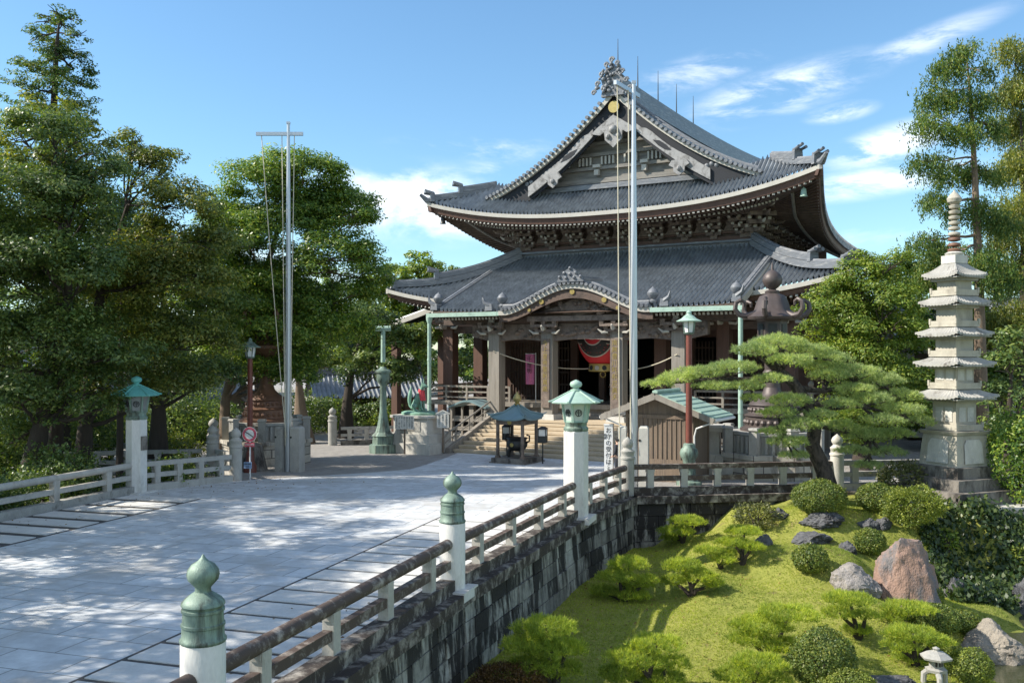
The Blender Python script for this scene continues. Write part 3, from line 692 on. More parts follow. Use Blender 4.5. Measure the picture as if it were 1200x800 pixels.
parapet('left grey parapet running up to the teal roofed lamp pillar', lm[:2], RAIL_L[2], n=8, mrail='rail_clean', mkerb='grey_stone', rnd_top=True, ends=0.3)
parapet('left grey parapet between the teal roofed lamp pillar and the no entry sign', *segl[2], 0, gz(38.3), n=4, mrail='rail_clean', mkerb='rail_clean', rnd_top=False, ends=0.35)
parapet('grey parapet turning back towards the trees behind the no entry sign', (-11.25, 38.6), (-13.4, 42.5), gz(38.3), gz(42.5), n=3, mrail='rail_clean', mkerb='rail_clean', rnd_top=False, ends=0.2)
parapet('weathered low parapet in the shade under the left trees', (-13.9, 42.7), (-21.5, 40.5), gz(42.5), gz(42), n=6, mrail='grey_stone', mkerb='grey_stone', rnd_top=False, ends=0.2)
parapet('brown low fence of stone at the foot of the far left trees', (-15.5, 47.0), (-23, 46.0), gz(47), gz(47), n=6, mrail='grey_stone', mkerb='grey_stone', rnd_top=False, ends=0.2)
parapet('low stone fence on the far side of the gravel between the tree trunks', (-10.6, 57.0), (-5.2, 58.5), gz(57), gz(57), n=5, mrail='grey_stone', mkerb='dark_stone', rnd_top=False, ends=0.2)

# posts with a bronze onion cap
def capped_post(label, x, y):
    r = thing('capped_post', label, 'post', (x, y, 0), 0, 'bronze capped posts')
    MB().lathe([(0.275, -0.26), (0.275, 1.42), (0.262, 1.44)], 32).build('shaft', 'white_stone', r, True)
    MB().box((0, 0, -0.06), (0.86, 0.86, 0.2), -PATH_A).build('plinth', 'white_stone', r)
    MB().lathe([(.27, 1.42), (.285, 1.44), (.285, 1.47), (.262, 1.49), (.255, 1.62), (.268, 1.63), (.268, 1.66), (.252, 1.67), (.246, 1.80), (.262, 1.81), (.262, 1.84), (.245, 1.85), (.255, 1.88), (.268, 1.89), (.262, 1.92), (.22, 1.97), (.15, 2.02), (.10, 2.05), (.095, 2.10), (.14, 2.15), (.185, 2.20), (.20, 2.26), (.19, 2.32), (.14, 2.39), (.07, 2.43), (.03, 2.47), (.01, 2.51)], 36).build('onion_cap', 'bronze_green', r, True, sharp=50)
    return r
capped_post('white stone post with green bronze onion cap, closest to the camera', -3.85, 11.7)
capped_post('white stone post with green bronze onion cap halfway along the bridge parapet', -1.27, 20.0)

def stone_giboshi(label, x, y, z, k=1.0, m='grey_stone'):
    r = thing('stone_post', label, 'post', (x, y, z), 0, 'stone onion posts'); s_ = MB()
    s_.lathe([(.24 * k, -.3), (.24 * k, 1.28 * k), (.27 * k, 1.30 * k), (.27 * k, 1.36 * k), (.23 * k, 1.38 * k), (.23 * k, 1.50 * k), (.25 * k, 1.52 * k), (.25 * k, 1.58 * k), (.17 * k, 1.64 * k), (.14 * k, 1.69 * k), (.19 * k, 1.76 * k), (.21 * k, 1.84 * k), (.16 * k, 1.95 * k), (.05 * k, 2.04 * k), (.01, 2.08 * k)], 24)
    tag(s_.build('stone_post', m, None, True, sharp=45), label, 'post', 'stone onion posts').location = (x, y, z)
    bpy.data.objects.remove(r)
stone_giboshi('lichened stone post with onion top at the corner where the parapet turns right', 4.1, 33.3, 0)
stone_giboshi('pale stone post with onion top just right of the leaning pine trunk', 11.95, 34.5, 0, 1.0, 'pale_stone')
stone_giboshi('grey stone post with round top beside the no entry sign', -11.3, 38.4, gz(38.4), 1.05, 'rail_clean')
stone_giboshi('nearer of two stone onion posts under the left trees', -13.6, 42.6, gz(42.6), 1.05, 'rail_clean')
stone_giboshi('farther of two stone onion posts under the left trees', -14.6, 45.9, gz(46), 1.15, 'grey_stone')
stone_giboshi('stone post at the gravel far side beside the tree trunk', -10.9, 57.0, gz(57), 1.1, 'grey_stone')

# white lamp pillars
def lamp_pillar(label, x, y, roofm, rz, plaque=False, panem='pane'):
    r = thing('lamp_pillar', label, 'lamp pillar', (x, y, 0), rz, 'white lamp pillars')
    MB().lathe([(.385, -0.3), (.385, 2.62), (.36, 2.66)], 8, rot=pi / 8).build('shaft', 'white_stone', r)
    MB().box((0, 0, -.05), (1.05, 1.05, .18), -PATH_A - rz).build('plinth', 'white_stone', r)
    MB().lathe([(.36, 2.64), (.38, 2.68), (.38, 2.74), (.33, 2.80), (.34, 2.88), (.36, 2.92)], 24).build('collar', 'bronze_green', r, True)
    b = MB()
    for k in range(6):
        a = pi / 3 * k; b.beam((cos(a) * .335, sin(a) * .335, 2.92), (cos(a) * .43, sin(a) * .43, 3.52), .07, .07)
    b.lathe([(.35, 2.90), (.36, 2.97)], 6); b.lathe([(.43, 3.46), (.47, 3.54)], 6)
    body = b.build('lantern_frame', roofm if roofm == 'copper_green' else 'bronze_green', r)
    for k in range(6):
        a, a2 = pi / 3 * k, pi / 3 * (k + 1)
        q = [(cos(a) * .335, sin(a) * .335, 2.95), (cos(a2) * .335, sin(a2) * .335, 2.95), (cos(a2) * .415, sin(a2) * .415, 3.48), (cos(a) * .415, sin(a) * .415, 3.48)]
        pn = MB().add(q, [(0, 1, 2, 3)]).build('pane', panem, r)
        if k in (3, 4):
            c = sum((Vector(p) for p in q), Vector()) / 4; nn = (Vector(q[1]) - Vector(q[0])).cross(Vector(q[3]) - Vector(q[0])).normalized()
            u = (Vector(q[1]) - Vector(q[0])).normalized(); w_ = nn.cross(u); e = MB()
            e.tube([c + nn * .015 + (u * cos(t * 2 * pi / 16) + w_ * sin(t * 2 * pi / 16)) * .10 for t in range(17)], .012, 5)
            e.tube([c + nn * .015 + w_ * -.08, c + nn * .015 + w_ * .08], .015, 5); e.tube([c + nn * .015 + u * -.05 - w_ * .03, c + nn * .015 + u * -.05 + w_ * .06], .012, 5); e.tube([c + nn * .015 + u * .05 - w_ * .03, c + nn * .015 + u * .05 + w_ * .06], .012, 5)
            e.build('emblem', 'dark_iron', pn)
    MB().lathe([(.24, 2.98), (.30, 3.44)], 12).build('lamp_core', 'white_paint', r)
    ro = MB(); ro.lathe([(.74, 3.50), (.76, 3.535), (.56, 3.65), (.36, 3.76), (.17, 3.86), (.10, 3.88)], 30, lobes=6, amp=0.035)
    for k in range(6):
        a = pi / 3 * k; ro.tube([(cos(a) * .12, sin(a) * .12, 3.89), (cos(a) * .55, sin(a) * .55, 3.68), (cos(a) * .77, sin(a) * .77, 3.565), (cos(a) * .86, sin(a) * .86, 3.555)], .03, 6)
    rf = ro.build('roof', roofm, r, True, sharp=40)
    MB().lathe([(.16, 3.86), (.17, 3.91), (.09, 3.94), (.09, 3.97), (.16, 4.0), (.19, 4.07), (.17, 4.14), (.08, 4.19), (.01, 4.22)], 20).build('knob', roofm, rf, True, sharp=50)
    if plaque: MB().box((.26, -.265, 1.8), (.28, .05, .5), R(45)).build('plaque', 'dark_stone', r)
    return r
lamp_pillar('white octagonal lamp pillar with pale green copper roof, on the right bridge parapet', 1.97, 28.9, 'copper_green', R(10))
lamp_pillar('white lamp pillar with teal copper roof and small plaque, on the left parapet', -13.6, 34.0, 'copper_teal', R(20), True, 'pane_dark')

# ------------------------------------------------------------------ the great hall
TH = R(30); HO = Vector((5.354, 56.0, 0))
def HL(s, v, z=0.0): return Vector((HO.x + s * cos(TH) + v * sin(TH), HO.y - s * sin(TH) + v * cos(TH), z))
hall = thing('temple_hall', 'large two roofed wooden temple hall with grey tiles, gable and curved porch', 'temple', HO, -TH)
def rib_cols(s0, s1, pitch):
    n = max(1, int(round((s1 - s0) / pitch))); p = (s1 - s0) / n; out = []
    for i in range(n):
        for ph, h in ((0, 0), (.08, .13), (.20, .19), (.32, .13), (.42, 0), (.72, -.02)): out.append((s0 + (i + ph) * p, h))
    return out + [(s1, 0)]
def tiled(mb, fn, cols, nt):
    """a tiled slope: fn(s, t) runs from the eave t = 0 to its top t = 1, ribs along t"""
    n = len(cols); vs_ = []; fs = []
    for s, h in cols:
        for j in range(nt + 1):
            x, y, z = fn(s, j / nt); vs_.append((x, y, z + h + 0.012 * (j % 2)))
    for i in range(n - 1):
        for j in range(nt): a = i * (nt + 1) + j; fs.append((a, a + nt + 1, a + nt + 2, a + 1))
    mb.add(vs_, fs)
# --- upper roof geometry
ZR = 21.2
def Su(v): return 11.2 + 1.55 * exp(-(max(0, v) / 6) ** 1.3)
def Zu(v): return 12.35 + 2.8 * exp(-(max(0, v) / 6) ** 1.25)
def hh(t): return 1.85 * t - 0.85 * t * t
def zside(s, v): return ZR - (ZR - Zu(v)) * hh(min(1.0, abs(s) / Su(v)))
def zfe(s): return 13.65 + 1.45 * (abs(s) / 12.75) ** 2.6
def voff(s): return 0.55 * (1 - (abs(s) / 12.75) ** 3) 
def vhip(s): return 3.4 if abs(s) < 9.2 else 3.4 * (12.75 - abs(s)) / 3.55
def zfront(s, t):
    v0 = voff(s) * 1.0; v1 = max(vhip(s), v0 * 0 + 0.001)
    v = v0 + (max(v1, v0 + .001) - v0) * t
    return (s, v, zfe(s) + (v - v0) * (0.56 + 0.05 * (v - v0)))
VB = 35.0
mb = MB()
tiled(mb, zfront, rib_cols(-12.7, 12.7, 0.27), 6)
mb.build('front_skirt_roof', 'tile', hall, True, sharp=60)
for sg in (1, -1):
    mb = MB()
    vs0 = 2.0
    tiled(mb, lambda v, t, sg=sg: (sg * Su(v) * (1 - t), v, zside(Su(v) * (1 - t), v)), rib_cols(2.0, VB, 0.28), 14)
    # the corner in front of the verge
    def cor(v, t, sg=sg):
        s_out = Su(v); s_in = 12.75 - v * 3.55 / 3.4; s_in = min(s_in, s_out - .01); s = s_out + (s_in - s_out) * t
        return (sg * s, v, zside(s, v))
    tiled(mb, cor, rib_cols(0.05, 2.0, 0.28), 5)
    mb.build('main_slope_roof', 'tile', hall, True, sharp=60)
# main ridge
mb = MB(); mb.sweep([(0, 1.9 + i * (VB - 2) / 12, ZR - 0.35 + 0.75 * ((i - 4) / 8) ** 2 * (1 if i > 4 else .6)) for i in range(13)], 0.9, 1.05); mb.sweep([(0, 1.9 + i * (VB - 2) / 12, ZR + 0.52 + 0.75 * ((i - 4) / 8) ** 2 * (1 if i > 4 else .6)) for i in range(13)], 0.6, 0.42)
mb.build('main_ridge', 'ridge_tile', hall)
# ridge end ornament
mb = MB(); rd = random.Random(3)
mb.prism([(-.95, -.5), (.95, -.5), (.8, .3), (.95, .8), (.62, 1.15), (.55, 1.75), (.25, 1.6), (0, 1.95), (-.25, 1.6), (-.55, 1.75), (-.62, 1.15), (-.95, .8), (-.8, .3)], (0, 1.55, ZR), (.8, 0, 0), (0, 0, .82), (0, .35, 0))
for k in range(46):
    t = rd.uniform(-.5, 1.65); w_ = 1.15 - .5 * t; x = rd.uniform(-w_, w_); r = rd.uniform(.06, .13)
    mb.ball((x, 1.5 - rd.random() * .12, ZR + t), r, n=8, k=5)
for x, z, r in ((0, 1.75, .18), (-.36, 1.5, .15), (.36, 1.5, .15), (-.68, .95, .17), (.68, .95, .17), (-.95, .4, .17), (.95, .4, .17), (-1.2, -.1, .16), (1.2, -.1, .16)):
    mb.tube([(x + r * (1 - a / 14) * cos(a * .75), 1.45, ZR + z + r * (1 - a / 14) * sin(a * .75)) for a in range(12)], .065, 6)
mb.build('ridge_end_ornament', 'ridge_tile', hall, True)
for v in (2.4, 5.6, 9.2, 12.8, 16.4):
    zb = ZR + 1.0
    MB().tube([(0, v, zb), (0, v, zb + (2.3 if v < 3 else 2.1))], [.045, .015], 6).build('lightning_rod', 'dark_iron', hall)
# verge of the gable: cream edge, black board, pale carved board
def zv(s): return zside(s, 2.0)
NS = 24
for sg in (1, -1):
    ss = [sg * 9.35 * i / NS for i in range(NS + 1)]
    top = [(s, 1.78, zv(s) + .02) for s in ss]; b1 = [(s, 1.78, zv(s) - .20) for s in ss]
    MB().strip(top, b1, (0, .3, 0)).build('verge_edge', 'plaster_white', hall)
    b2 = [(s, 1.98, zv(s) - .30 - (1.15 + .25 * abs(s) / 9)) for s in ss]
    MB().strip([(s, 1.98, zv(s) - .20) for s in ss], b2, (0, .12, 0)).build('verge_board', 'barge_black', hall)
    s2 = [sg * (1.45 + 4.6 * i / 14) for i in range(15)]
    o0 = [(s, 1.84, zv(s) - 0.62 - .10 * abs(sin(abs(s) * 1.3)) - (.15 if abs(s) < 1.9 else 0)) for s in s2]; o1 = [(s, 1.84, zv(s) - 1.28 - .10 * (abs(s) / 6)) for s in s2]
    bb = MB().strip(o0, o1, (0, .12, 0)).build('bargeboard', 'barge_pale', hall)
    MB().prism([(-.7, 0), (-.3, .16), (.2, .13), (.7, 0), (.3, -.16), (-.2, -.13)], (sg * 3.1, 1.82, zv(3.1) - .98), Vector((sg * 1, 0, -.62)).normalized(), Vector((.62, 0, sg * 1)).normalized(), (0, .02, 0)).build('carved_panel', 'barge_black', bb)
    # carved pendant on the bargeboard
    pc = MB(); px_, pz_ = sg * 4.2, zv(4.2) - 1.55
    pc.prism([(-.55, .45), (.55, .45), (.8, .1), (.45, -.1), (.42, -.4), (0, -.72), (-.42, -.4), (-.45, -.1), (-.8, .1)], (px_, 1.70, pz_), (.8, 0, 0), (0, 0, .8), (0, .12, 0)); pc.ball((px_, 1.68, pz_ - .15), .16, n=8, k=5)
    pc.build('bargeboard_pendant', 'barge_pale', hall)
    vt = MB()
    n = 30
    for i in range(n):
        s = sg * (0.9 + 8.4 * i / n); vt.tube([(s, 1.55, zv(s) + .10), (s, 2.3, zv(s) + .12)], .115, 8)
    vt.build('verge_tiles', 'ridge_tile', hall, True, sharp=50)
    kd = MB(); kd.sweep([(sg * (0.3 + 8.9 * i / 14), 2.75, zv(.3 + 8.9 * i / 14) + .05) for i in range(15)], .42, .42); kd.build('descending_ridge', 'ridge_tile', hall)
mb = MB(); mb.prism([(-1.0, .1), (0, .75), (1.0, .1), (1.5, -.28), (.9, -.42), (.62, -.25), (.55, -.75), (0, -1.25), (-.55, -.75), (-.62, -.25), (-.9, -.42), (-1.5, -.28)], (0, 1.66, 18.9), (1, 0, 0), (0, 0, 1), (0, .14, 0)); mb.ball((0, 1.64, 18.75), .28, n=12, k=6)
for a in (-.34, .34): mb.ball((a, 1.66, 18.35), .17, n=8, k=5)
mb.build('gable_pendant', 'barge_pale', hall, True, sharp=30)
mb = MB(); mb.disc((0, 1.80, 20.15), .36, (0, -1, 0), .06, n=24); mb.build('gold_crest', 'gold', hall)
mb = MB(); mb.strip([(-1.1, 1.72, zv(1.1) + .02), (0, 1.72, ZR + .04), (1.1, 1.72, zv(1.1) + .02)], [(-1.1, 1.72, zv(1.1) - .34), (0, 1.72, ZR - .34), (1.1, 1.72, zv(1.1) - .34)], (0, .05, 0)); mb.build('verge_cap', 'plaster_white', hall)
# gable wall behind
mb = MB(); poly = [(-9.0, 15.0)] + [(-9.0 + i * 0.75, zv(9.0 - i * .75 if i < 12 else i * .75 - 9.0) - .5) for i in range(25)] + [(9.0, 15.0)]
mb.prism(poly, (0, 3.1, 0), (1, 0, 0), (0, 0, 1), (0, .25, 0)); mb.build('gable_wall', 'gable_wood', hall)
for z, w in ((15.95, 7.6), (16.75, 6.2), (17.6, 4.6), (18.3, 3.3)): MB().box((0, 2.98, z), (2 * w, .28, .20 if z > 16 else .3)).build('gable_beam', 'gable_wood', hall)
for i in range(-18, 19):
    if i % 6 in (0, 5, -1) : continue
    MB().box((i * .26, 2.90, 17.2), (.11, .14, .5)).build('gable_slat', 'plaster_white', hall)
for s in (-5.3, -1.6, 1.6, 5.3): MB().box((s, 2.8, 16.45), (.3, .3, .34)).box((s, 2.8, 16.85), (.5, .3, .2)).build('gable_strut', 'plaster_white', hall)
mb = MB(); mb.sweep([(-9.1, 3.0, 15.42), (0, 3.0, 15.42), (9.1, 3.0, 15.42)], .5, .38); mb.build('gable_foot_ridge', 'ridge_tile', hall)
for s in (-5.9, 6.1):
    mb = MB(); mb.box((s, 2.4, 15.75), (.7, .5, .5)); 
    for k in (-.3, 0, .3): mb.ball((s + k, 2.1, 16.0 + .1 * (k == 0)), .2, n=8, k=5)
    mb.build('skirt_ornament', 'ridge_tile', hall, True, sharp=40)
# hip ridges of the upper roof: two steps with end tiles
def hip_ridge(name, path, w, h, m='ridge_tile', orn=True, k=1.0):
    mb = MB(); mb.sweep(path, w, h)
    p, q = Vector(path[0]), Vector(path[1]); d = (p - q); d.z = 0; d.normalize(); sd = Vector((d.y, -d.x, 0))
    hs = h[0] if isinstance(h, (list, tuple)) else h
    if orn:
        rz = atan2(d.y, d.x)
        mb.box(p + d * .1 + Vector((0, 0, hs * .55)), (.32 * k, w * 1.35, hs * 1.5), rz, top=.85)
        for j in (-1, 0, 1): mb.tube([p - d * .05 + sd * j * w * .42 + Vector((0, 0, hs * (1.05 + .25 * (j == 0)))), p + d * .75 * k + sd * j * w * .55 + Vector((0, 0, hs * (1.3 + .35 * (j == 0))))], [.09 * k, .12 * k], 8)
    mb.build(name, m, hall, True, sharp=35)
for sg in (1, -1):
    def hp(t, sg=sg, up=.02):
        v = 3.3 * t; s = 12.75 - v * 3.55 / 3.4; return (sg * s, v, max(zside(s, v), zfe(s) + v * .5) + up)
    hip_ridge('hip_ridge', [hp(t / 10) for t in range(1, 11)], .5, .42, k=.8)
    hip_ridge('hip_ridge', [hp(t / 10, up=.35) for t in range(5, 11)], .42, .42, k=.8)
    a = hp(0); mb = MB(); mb.tube([hp(.12), (sg * 12.75, 0.02, a[2] + .05), (sg * 13.05, -.3, a[2] + .42)], [.24, .2, .1], 8); mb.build('corner_tile', 'ridge_tile', hall, True)
# eaves: cream edge, brown boards, rafters and soffit
def eave_f(s, dz=0.0, dv=0.0): return (s, voff(s) + dv, zfe(s) + dz)
def eave_s(sg, v, dz=0.0, ds=0.0): return (sg * (Su(v) - ds), v, Zu(v) + dz)
FS = [-12.75 + 25.5 * i / 60 for i in range(61)]; VS = [0.0, .4, .8, 1.2, 1.8, 2.4, 3, 3.8, 4.6, 5.5, 6.5, 7.5, 9, 10.5, 12, 14, 17, 20, 24, 30, VB]
MB().strip([eave_f(s, .0) for s in FS], [eave_f(s, -.24) for s in FS], (0, .16, 0)).build('eave_edge', 'plaster_white', hall)
MB().strip([eave_f(s, -.24, .12) for s in FS], [eave_f(s, -.62, .22) for s in FS], (0, .16, 0)).build('eave_board', 'wood_red', hall)
for sg in (1, -1):
    MB().strip([eave_s(sg, v) for v in VS], [eave_s(sg, v, -.34) for v in VS], (-sg * .16, 0, 0)).build('eave_edge', 'barge_pale' if sg > 0 else 'plaster_white', hall)
    MB().strip([eave_s(sg, v, -.34, .14) for v in VS], [eave_s(sg, v, -.66, .24) for v in VS], (-sg * .16, 0, 0)).build('eave_board', 'wood_red', hall)
WV, WS, WZ = 4.5, 7.6, 13.35        # upper body front, half width, top of its brackets
soff = MB(); raf = MB(); tip = MB()
def sof_front(s, t):
    sw = max(-WS, min(WS, s)); a = Vector(eave_f(s, -.60, .2)); b = Vector((sw, WV, WZ)); return tuple(a.lerp(b, t))
soff.grid(sof_front, FS, [0, .33, .66, 1])
for sg in (1, -1):
    def sof_side(v, t, sg=sg):
        a = Vector(eave_s(sg, v, -.62, .2)); b = Vector((sg * WS, max(WV, v), WZ)); return tuple(a.lerp(b, t))
    soff.grid(sof_side, VS, [0, .33, .66, 1])
soff.build('soffit', 'wood_red', hall)
n = 84
for i in range(n):
    s = -12.3 + 24.6 * (i + .5) / n
    for lv, (t0, dz, sz) in enumerate(((.02, -.05, .13), (.30, -.16, .13))):
        a = Vector(sof_front(s, t0)) + Vector((0, 0, dz)); b = Vector(sof_front(s, .92)) + Vector((0, 0, dz * .7))
        if lv == 1 and abs(s) > 11.2: continue
        raf.beam(a, b, sz, sz); d = (a - b).normalized(); tip.beam(a, a + d * .03, sz + .008, sz + .008)
for i in range(70):
    v = .5 + i * .36
    for sg in (1, -1):
        a = Vector((sg * (Su(v) - .3), v, Zu(v) - .68)); b = Vector((sg * WS, max(WV, v) if v > 3 else WV, WZ - .06)); raf.beam(a, a.lerp(b, .93), .12, .12)
raf.build('rafters', 'wood_dark', hall); tip.build('rafter_tips', 'plaster_white', hall)
mb = MB()
for sg in (1, -1):
    for ds, dz in ((1.5, -.6), (3.2, -.35)):
        mb.tube([Vector(eave_s(sg, v, -.62, .2)).lerp(Vector((sg * WS, max(WV, v), WZ)), ds / 4.2) + Vector((0, 0, -.15)) for v in VS], .10, 6)
mb.build('eave_purlin', 'gable_wood', hall)
# wind bell under the right corner
mb = MB(); c = Vector(eave_f(11.6, -1.05, .7)); mb.lathe([(.02, .35), (.05, .3), (.14, .22), (.17, -.1), (.21, -.18)], 12, c); mb.tube([c + Vector((0, 0, .3)), c + Vector((0, 0, .6))], .02, 5); mb.build('wind_bell', 'copper_green', hall, True)
mb = MB(); c = Vector(eave_f(-11.9, -1.0, .6)); mb.lathe([(.02, .35), (.05, .3), (.14, .22), (.17, -.1), (.21, -.18)], 12, c); mb.tube([c + Vector((0, 0, .3)), c + Vector((0, 0, .6))], .02, 5); mb.build('wind_bell', 'dark_iron', hall, True)
# upper body and brackets
mb = MB(); mb.box((0, WV + 11, 12.4), (2 * WS, 22, 2.4)); mb.build('upper_wall', 'wood_dark', hall)
mb = MB(); mb.box((0, WV - .12, 11.95), (2 * WS + .4, .3, .28)); mb.box((WS + .12, WV + 11, 11.95), (.3, 22, .28)); mb.box((-WS - .12, WV + 11, 11.95), (.3, 22, .28)); mb.box((0, WV - .1, 12.35), (2 * WS + .3, .22, .12)); mb.build('upper_sill_beam', 'wood_red', hall)
def bracket_mesh(corner=False):
    b = MB()
    b.box((0, -.15, .12), (.42, .42, .26), top=1.15)
    for k in range(4):
        y, z = -.35 - .42 * k, .30 + .34 * k
        b.box((0, y, z), (.95 + .22 * k, .16, .18)); b.box((0, y / 2 - .2, z), (.16, abs(y) + .5, .18))
        for x in (-.42 - .1 * k, 0, .42 + .1 * k):
            b.box((x, y, z + .18), (.22, .22, .17), top=1.2); b.box((x, y - .125, z + .18), (.16, .03, .13), m=1)
        b.tube([(0, y - .25, z - .02), (0, y - .5, z - .02), (0, y - .66, z + .10)], [.085, .075, .03], 6, m=1 if k % 2 else 0)
    return b
proto = bracket_mesh().build('bracket_complex', ['wood_beam', 'plaster_white'], hall)
def place_bracket(x, y, z, rz, sc_=1.0):
    global proto
    if proto.get('used'): o = proto.copy(); COL.objects.link(o)
    else: o = proto; proto['used'] = 1
    o.location = (x, y, z); o.rotation_euler = (0, 0, rz); o.scale = (sc_,) * 3
for i in range(9): place_bracket(-7.35 + 14.7 * i / 8, WV, 11.95 + .03, 0, .98)
for i in range(9): place_bracket(WS, WV + 1.3 + i * 1.75, 11.98, pi / 2, .98)
for i in range(3): place_bracket(-WS, WV + 1.3 + i * 1.75, 11.98, -pi / 2, .98)
place_bracket(WS + .05, WV - .05, 11.98, pi / 4, 1.25); place_bracket(-WS - .05, WV - .05, 11.98, -pi / 4, 1.25)
for i in range(8):       # small struts between the bracket sets
    s = -6.43 + 14.7 / 8 * i; mb = MB(); mb.prism([(-.5, 0), (-.28, .1), (-.12, .42), (.12, .42), (.28, .1), (.5, 0)], (s, WV - .3, 12.42), (1, 0, 0), (0, 0, 1), (0, .12, 0)); mb.box((s, WV - .26, 12.92), (.3, .2, .18), top=1.2); mb.build('frog_leg_strut', 'wood_beam', hall)
# --- lower roof
VL, SL = -1.9, 14.65
def zle(s): return 8.05 + 1.25 * (abs(s) / SL) ** 3.2
def Sl(v): return 13.7 + .95 * exp(-(max(0, v - VL) / 5) ** 1.3)
def Zl(v): return 7.95 + 1.35 * exp(-(max(0, v - VL) / 5) ** 1.3)
def gl(t): return t * (.66 + .34 * t)
TS, TV, TZ = 7.9, 4.25, 11.45
def zlf(s, t):
    v0 = VL + .3 * (1 - (abs(s) / SL) ** 3); full = TV - VL
    v1 = TV if abs(s) <= TS else VL + full * (SL - abs(s)) / (SL - TS)
    v = v0 + (max(v1, v0 + .001) - v0) * t
    return (s, v, zle(s) + (TZ - zle(s)) * gl((v - v0) / (TV - v0)))
mb = MB(); tiled(mb, zlf, rib_cols(-14.6, 14.6, .28), 10); mb.build('lower_front_roof', 'tile', hall, True, sharp=60)
for sg in (1, -1):
    def zls(v, t, sg=sg):
        s0 = Sl(v); full = SL - TS; s1 = TS if v >= TV else SL - full * (v - VL) / (TV - VL); s1 = min(s1, s0 - .001); s = s0 + (s1 - s0) * t
        return (sg * s, v, Zl(v) + (TZ - Zl(v)) * gl((s0 - s) / (s0 - TS)))
    mb = MB(); tiled(mb, zls, rib_cols(VL + .05, 25, .30), 9); mb.build('lower_side_roof', 'tile', hall, True, sharp=60)
    def lp(t, sg=sg, up=.05):
        v = VL + (TV - VL) * t; s = SL - (SL - TS) * t; x, y, z = zlf(s, 1.0); return (sg * s, v, max(z, zls(v, 1.0)[2]) + up)
    hip_ridge('hip_ridge', [lp(t / 16) for t in range(1, 17)], .5, .5, k=.9)
    hip_ridge('hip_ridge', [lp(t / 16, up=.45) for t in range(6, 17)], .42, .42, k=.9)
    LV = [VL, -1.5, -1, -.5, 0, .8, 1.6, 2.6, 4, 6, 9, 14, 20, 25]
    MB().strip([(sg * Sl(v), v, Zl(v)) for v in LV], [(sg * Sl(v), v, Zl(v) - .32) for v in LV], (-sg * .16, 0, 0)).build('eave_edge', 'plaster_white', hall)
LS = [-SL + 2 * SL * i / 60 for i in range(61)]
def lf(s, dz=0, dv=0): return (s, VL + .3 * (1 - (abs(s) / SL) ** 3) + dv, zle(s) + dz)
MB().strip([lf(s) for s in LS], [lf(s, -.24) for s in LS], (0, .16, 0)).build('eave_edge', 'plaster_white', hall)
MB().strip([lf(s, -.24, .14) for s in LS], [lf(s, -.55, .24) for s in LS], (0, .14, 0)).build('eave_board', 'wood_red', hall)
mb = MB(); mb.box((0, TV + 11, 11.55), (2 * TS + .2, 22.0, .55)); mb.box((0, TV - .1, 11.78), (2 * TS + .4, .35, .12)); mb.build('lower_top_ridge', 'ridge_tile', hall)
soff = MB()
def slf(s, t):
    a = Vector(lf(s, -.52, .2)); b = Vector((max(-11, min(11, s)), 0.6, 7.75)); return tuple(a.lerp(b, t))
soff.grid(slf, LS, [0, .5, 1])
for sg in (1, -1):
    soff.grid(lambda v, t, sg=sg: tuple(Vector((sg * (Sl(v) - .2), v, Zl(v) - .52)).lerp(Vector((sg * 11, max(.6, v), 7.75)), t)), LV, [0, .5, 1])
soff.grid(lambda s, v: (s, v, 7.72), [-11.1, 0, 11.1], [.5, 8, 24]); soff.build('lower_soffit', 'wood_dark', hall)
raf = MB(); tip = MB()
for i in range(92):
    s = -14.1 + 28.2 * (i + .5) / 92
    a = Vector(slf(s, .04)) + Vector((0, 0, -.06)); b = Vector(slf(s, .95)) + Vector((0, 0, -.05)); raf.beam(a, b, .12, .12); d = (a - b).normalized(); tip.beam(a, a + d * .03, .13, .13)
for i in range(60):
    v = -1.3 + i * .42
    for sg in (1, -1):
        a = Vector((sg * (Sl(v) - .35), v, Zl(v) - .58)); b = Vector((sg * 11, max(.6, v), 7.7)); raf.beam(a, b, .12, .12)
raf.build('lower_rafters', 'wood_dark', hall); tip.build('lower_rafter_tips', 'plaster_white', hall)
# --- porch roof with its curved gable
KV, KS = -4.03, 9.55
def bell(s): return .5 * (1 + cos(pi * min(1, abs(s) / 4.45))) if abs(s) < 4.45 else 0.0
def kz(s, v): return max(7.5 + .42 * (v - KV) + .02 * (abs(s) / KS) ** 4 * 8, 7.5 + 1.42 * bell(s) ** .85 + .05 * (v - KV))
KTOP = 2.95
mb = MB(); tiled(mb, lambda s, t: (s, KV + (KTOP - KV) * t, kz(s, KV + (KTOP - KV) * t)), rib_cols(-KS, KS, .28), 20); mb.build('porch_roof', 'tile', hall, True, sharp=60)
KS_ = [-KS + 2 * KS * i / 80 for i in range(81)]
mid = [s for s in KS_ if abs(s) <= 4.8]
MB().strip([(s, KV - .02, kz(s, KV) + .02) for s in mid], [(s, KV - .02, kz(s, KV) - .24) for s in mid], (0, .16, 0)).build('curved_gable_edge', 'plaster_white', hall)
MB().strip([(s, KV + .10, kz(s, KV) - .24) for s in mid], [(s, KV + .10, kz(s, KV) - .62 - .15 * bell(s)) for s in mid], (0, .14, 0)).build('curved_bargeboard', 'wood_dark', hall)
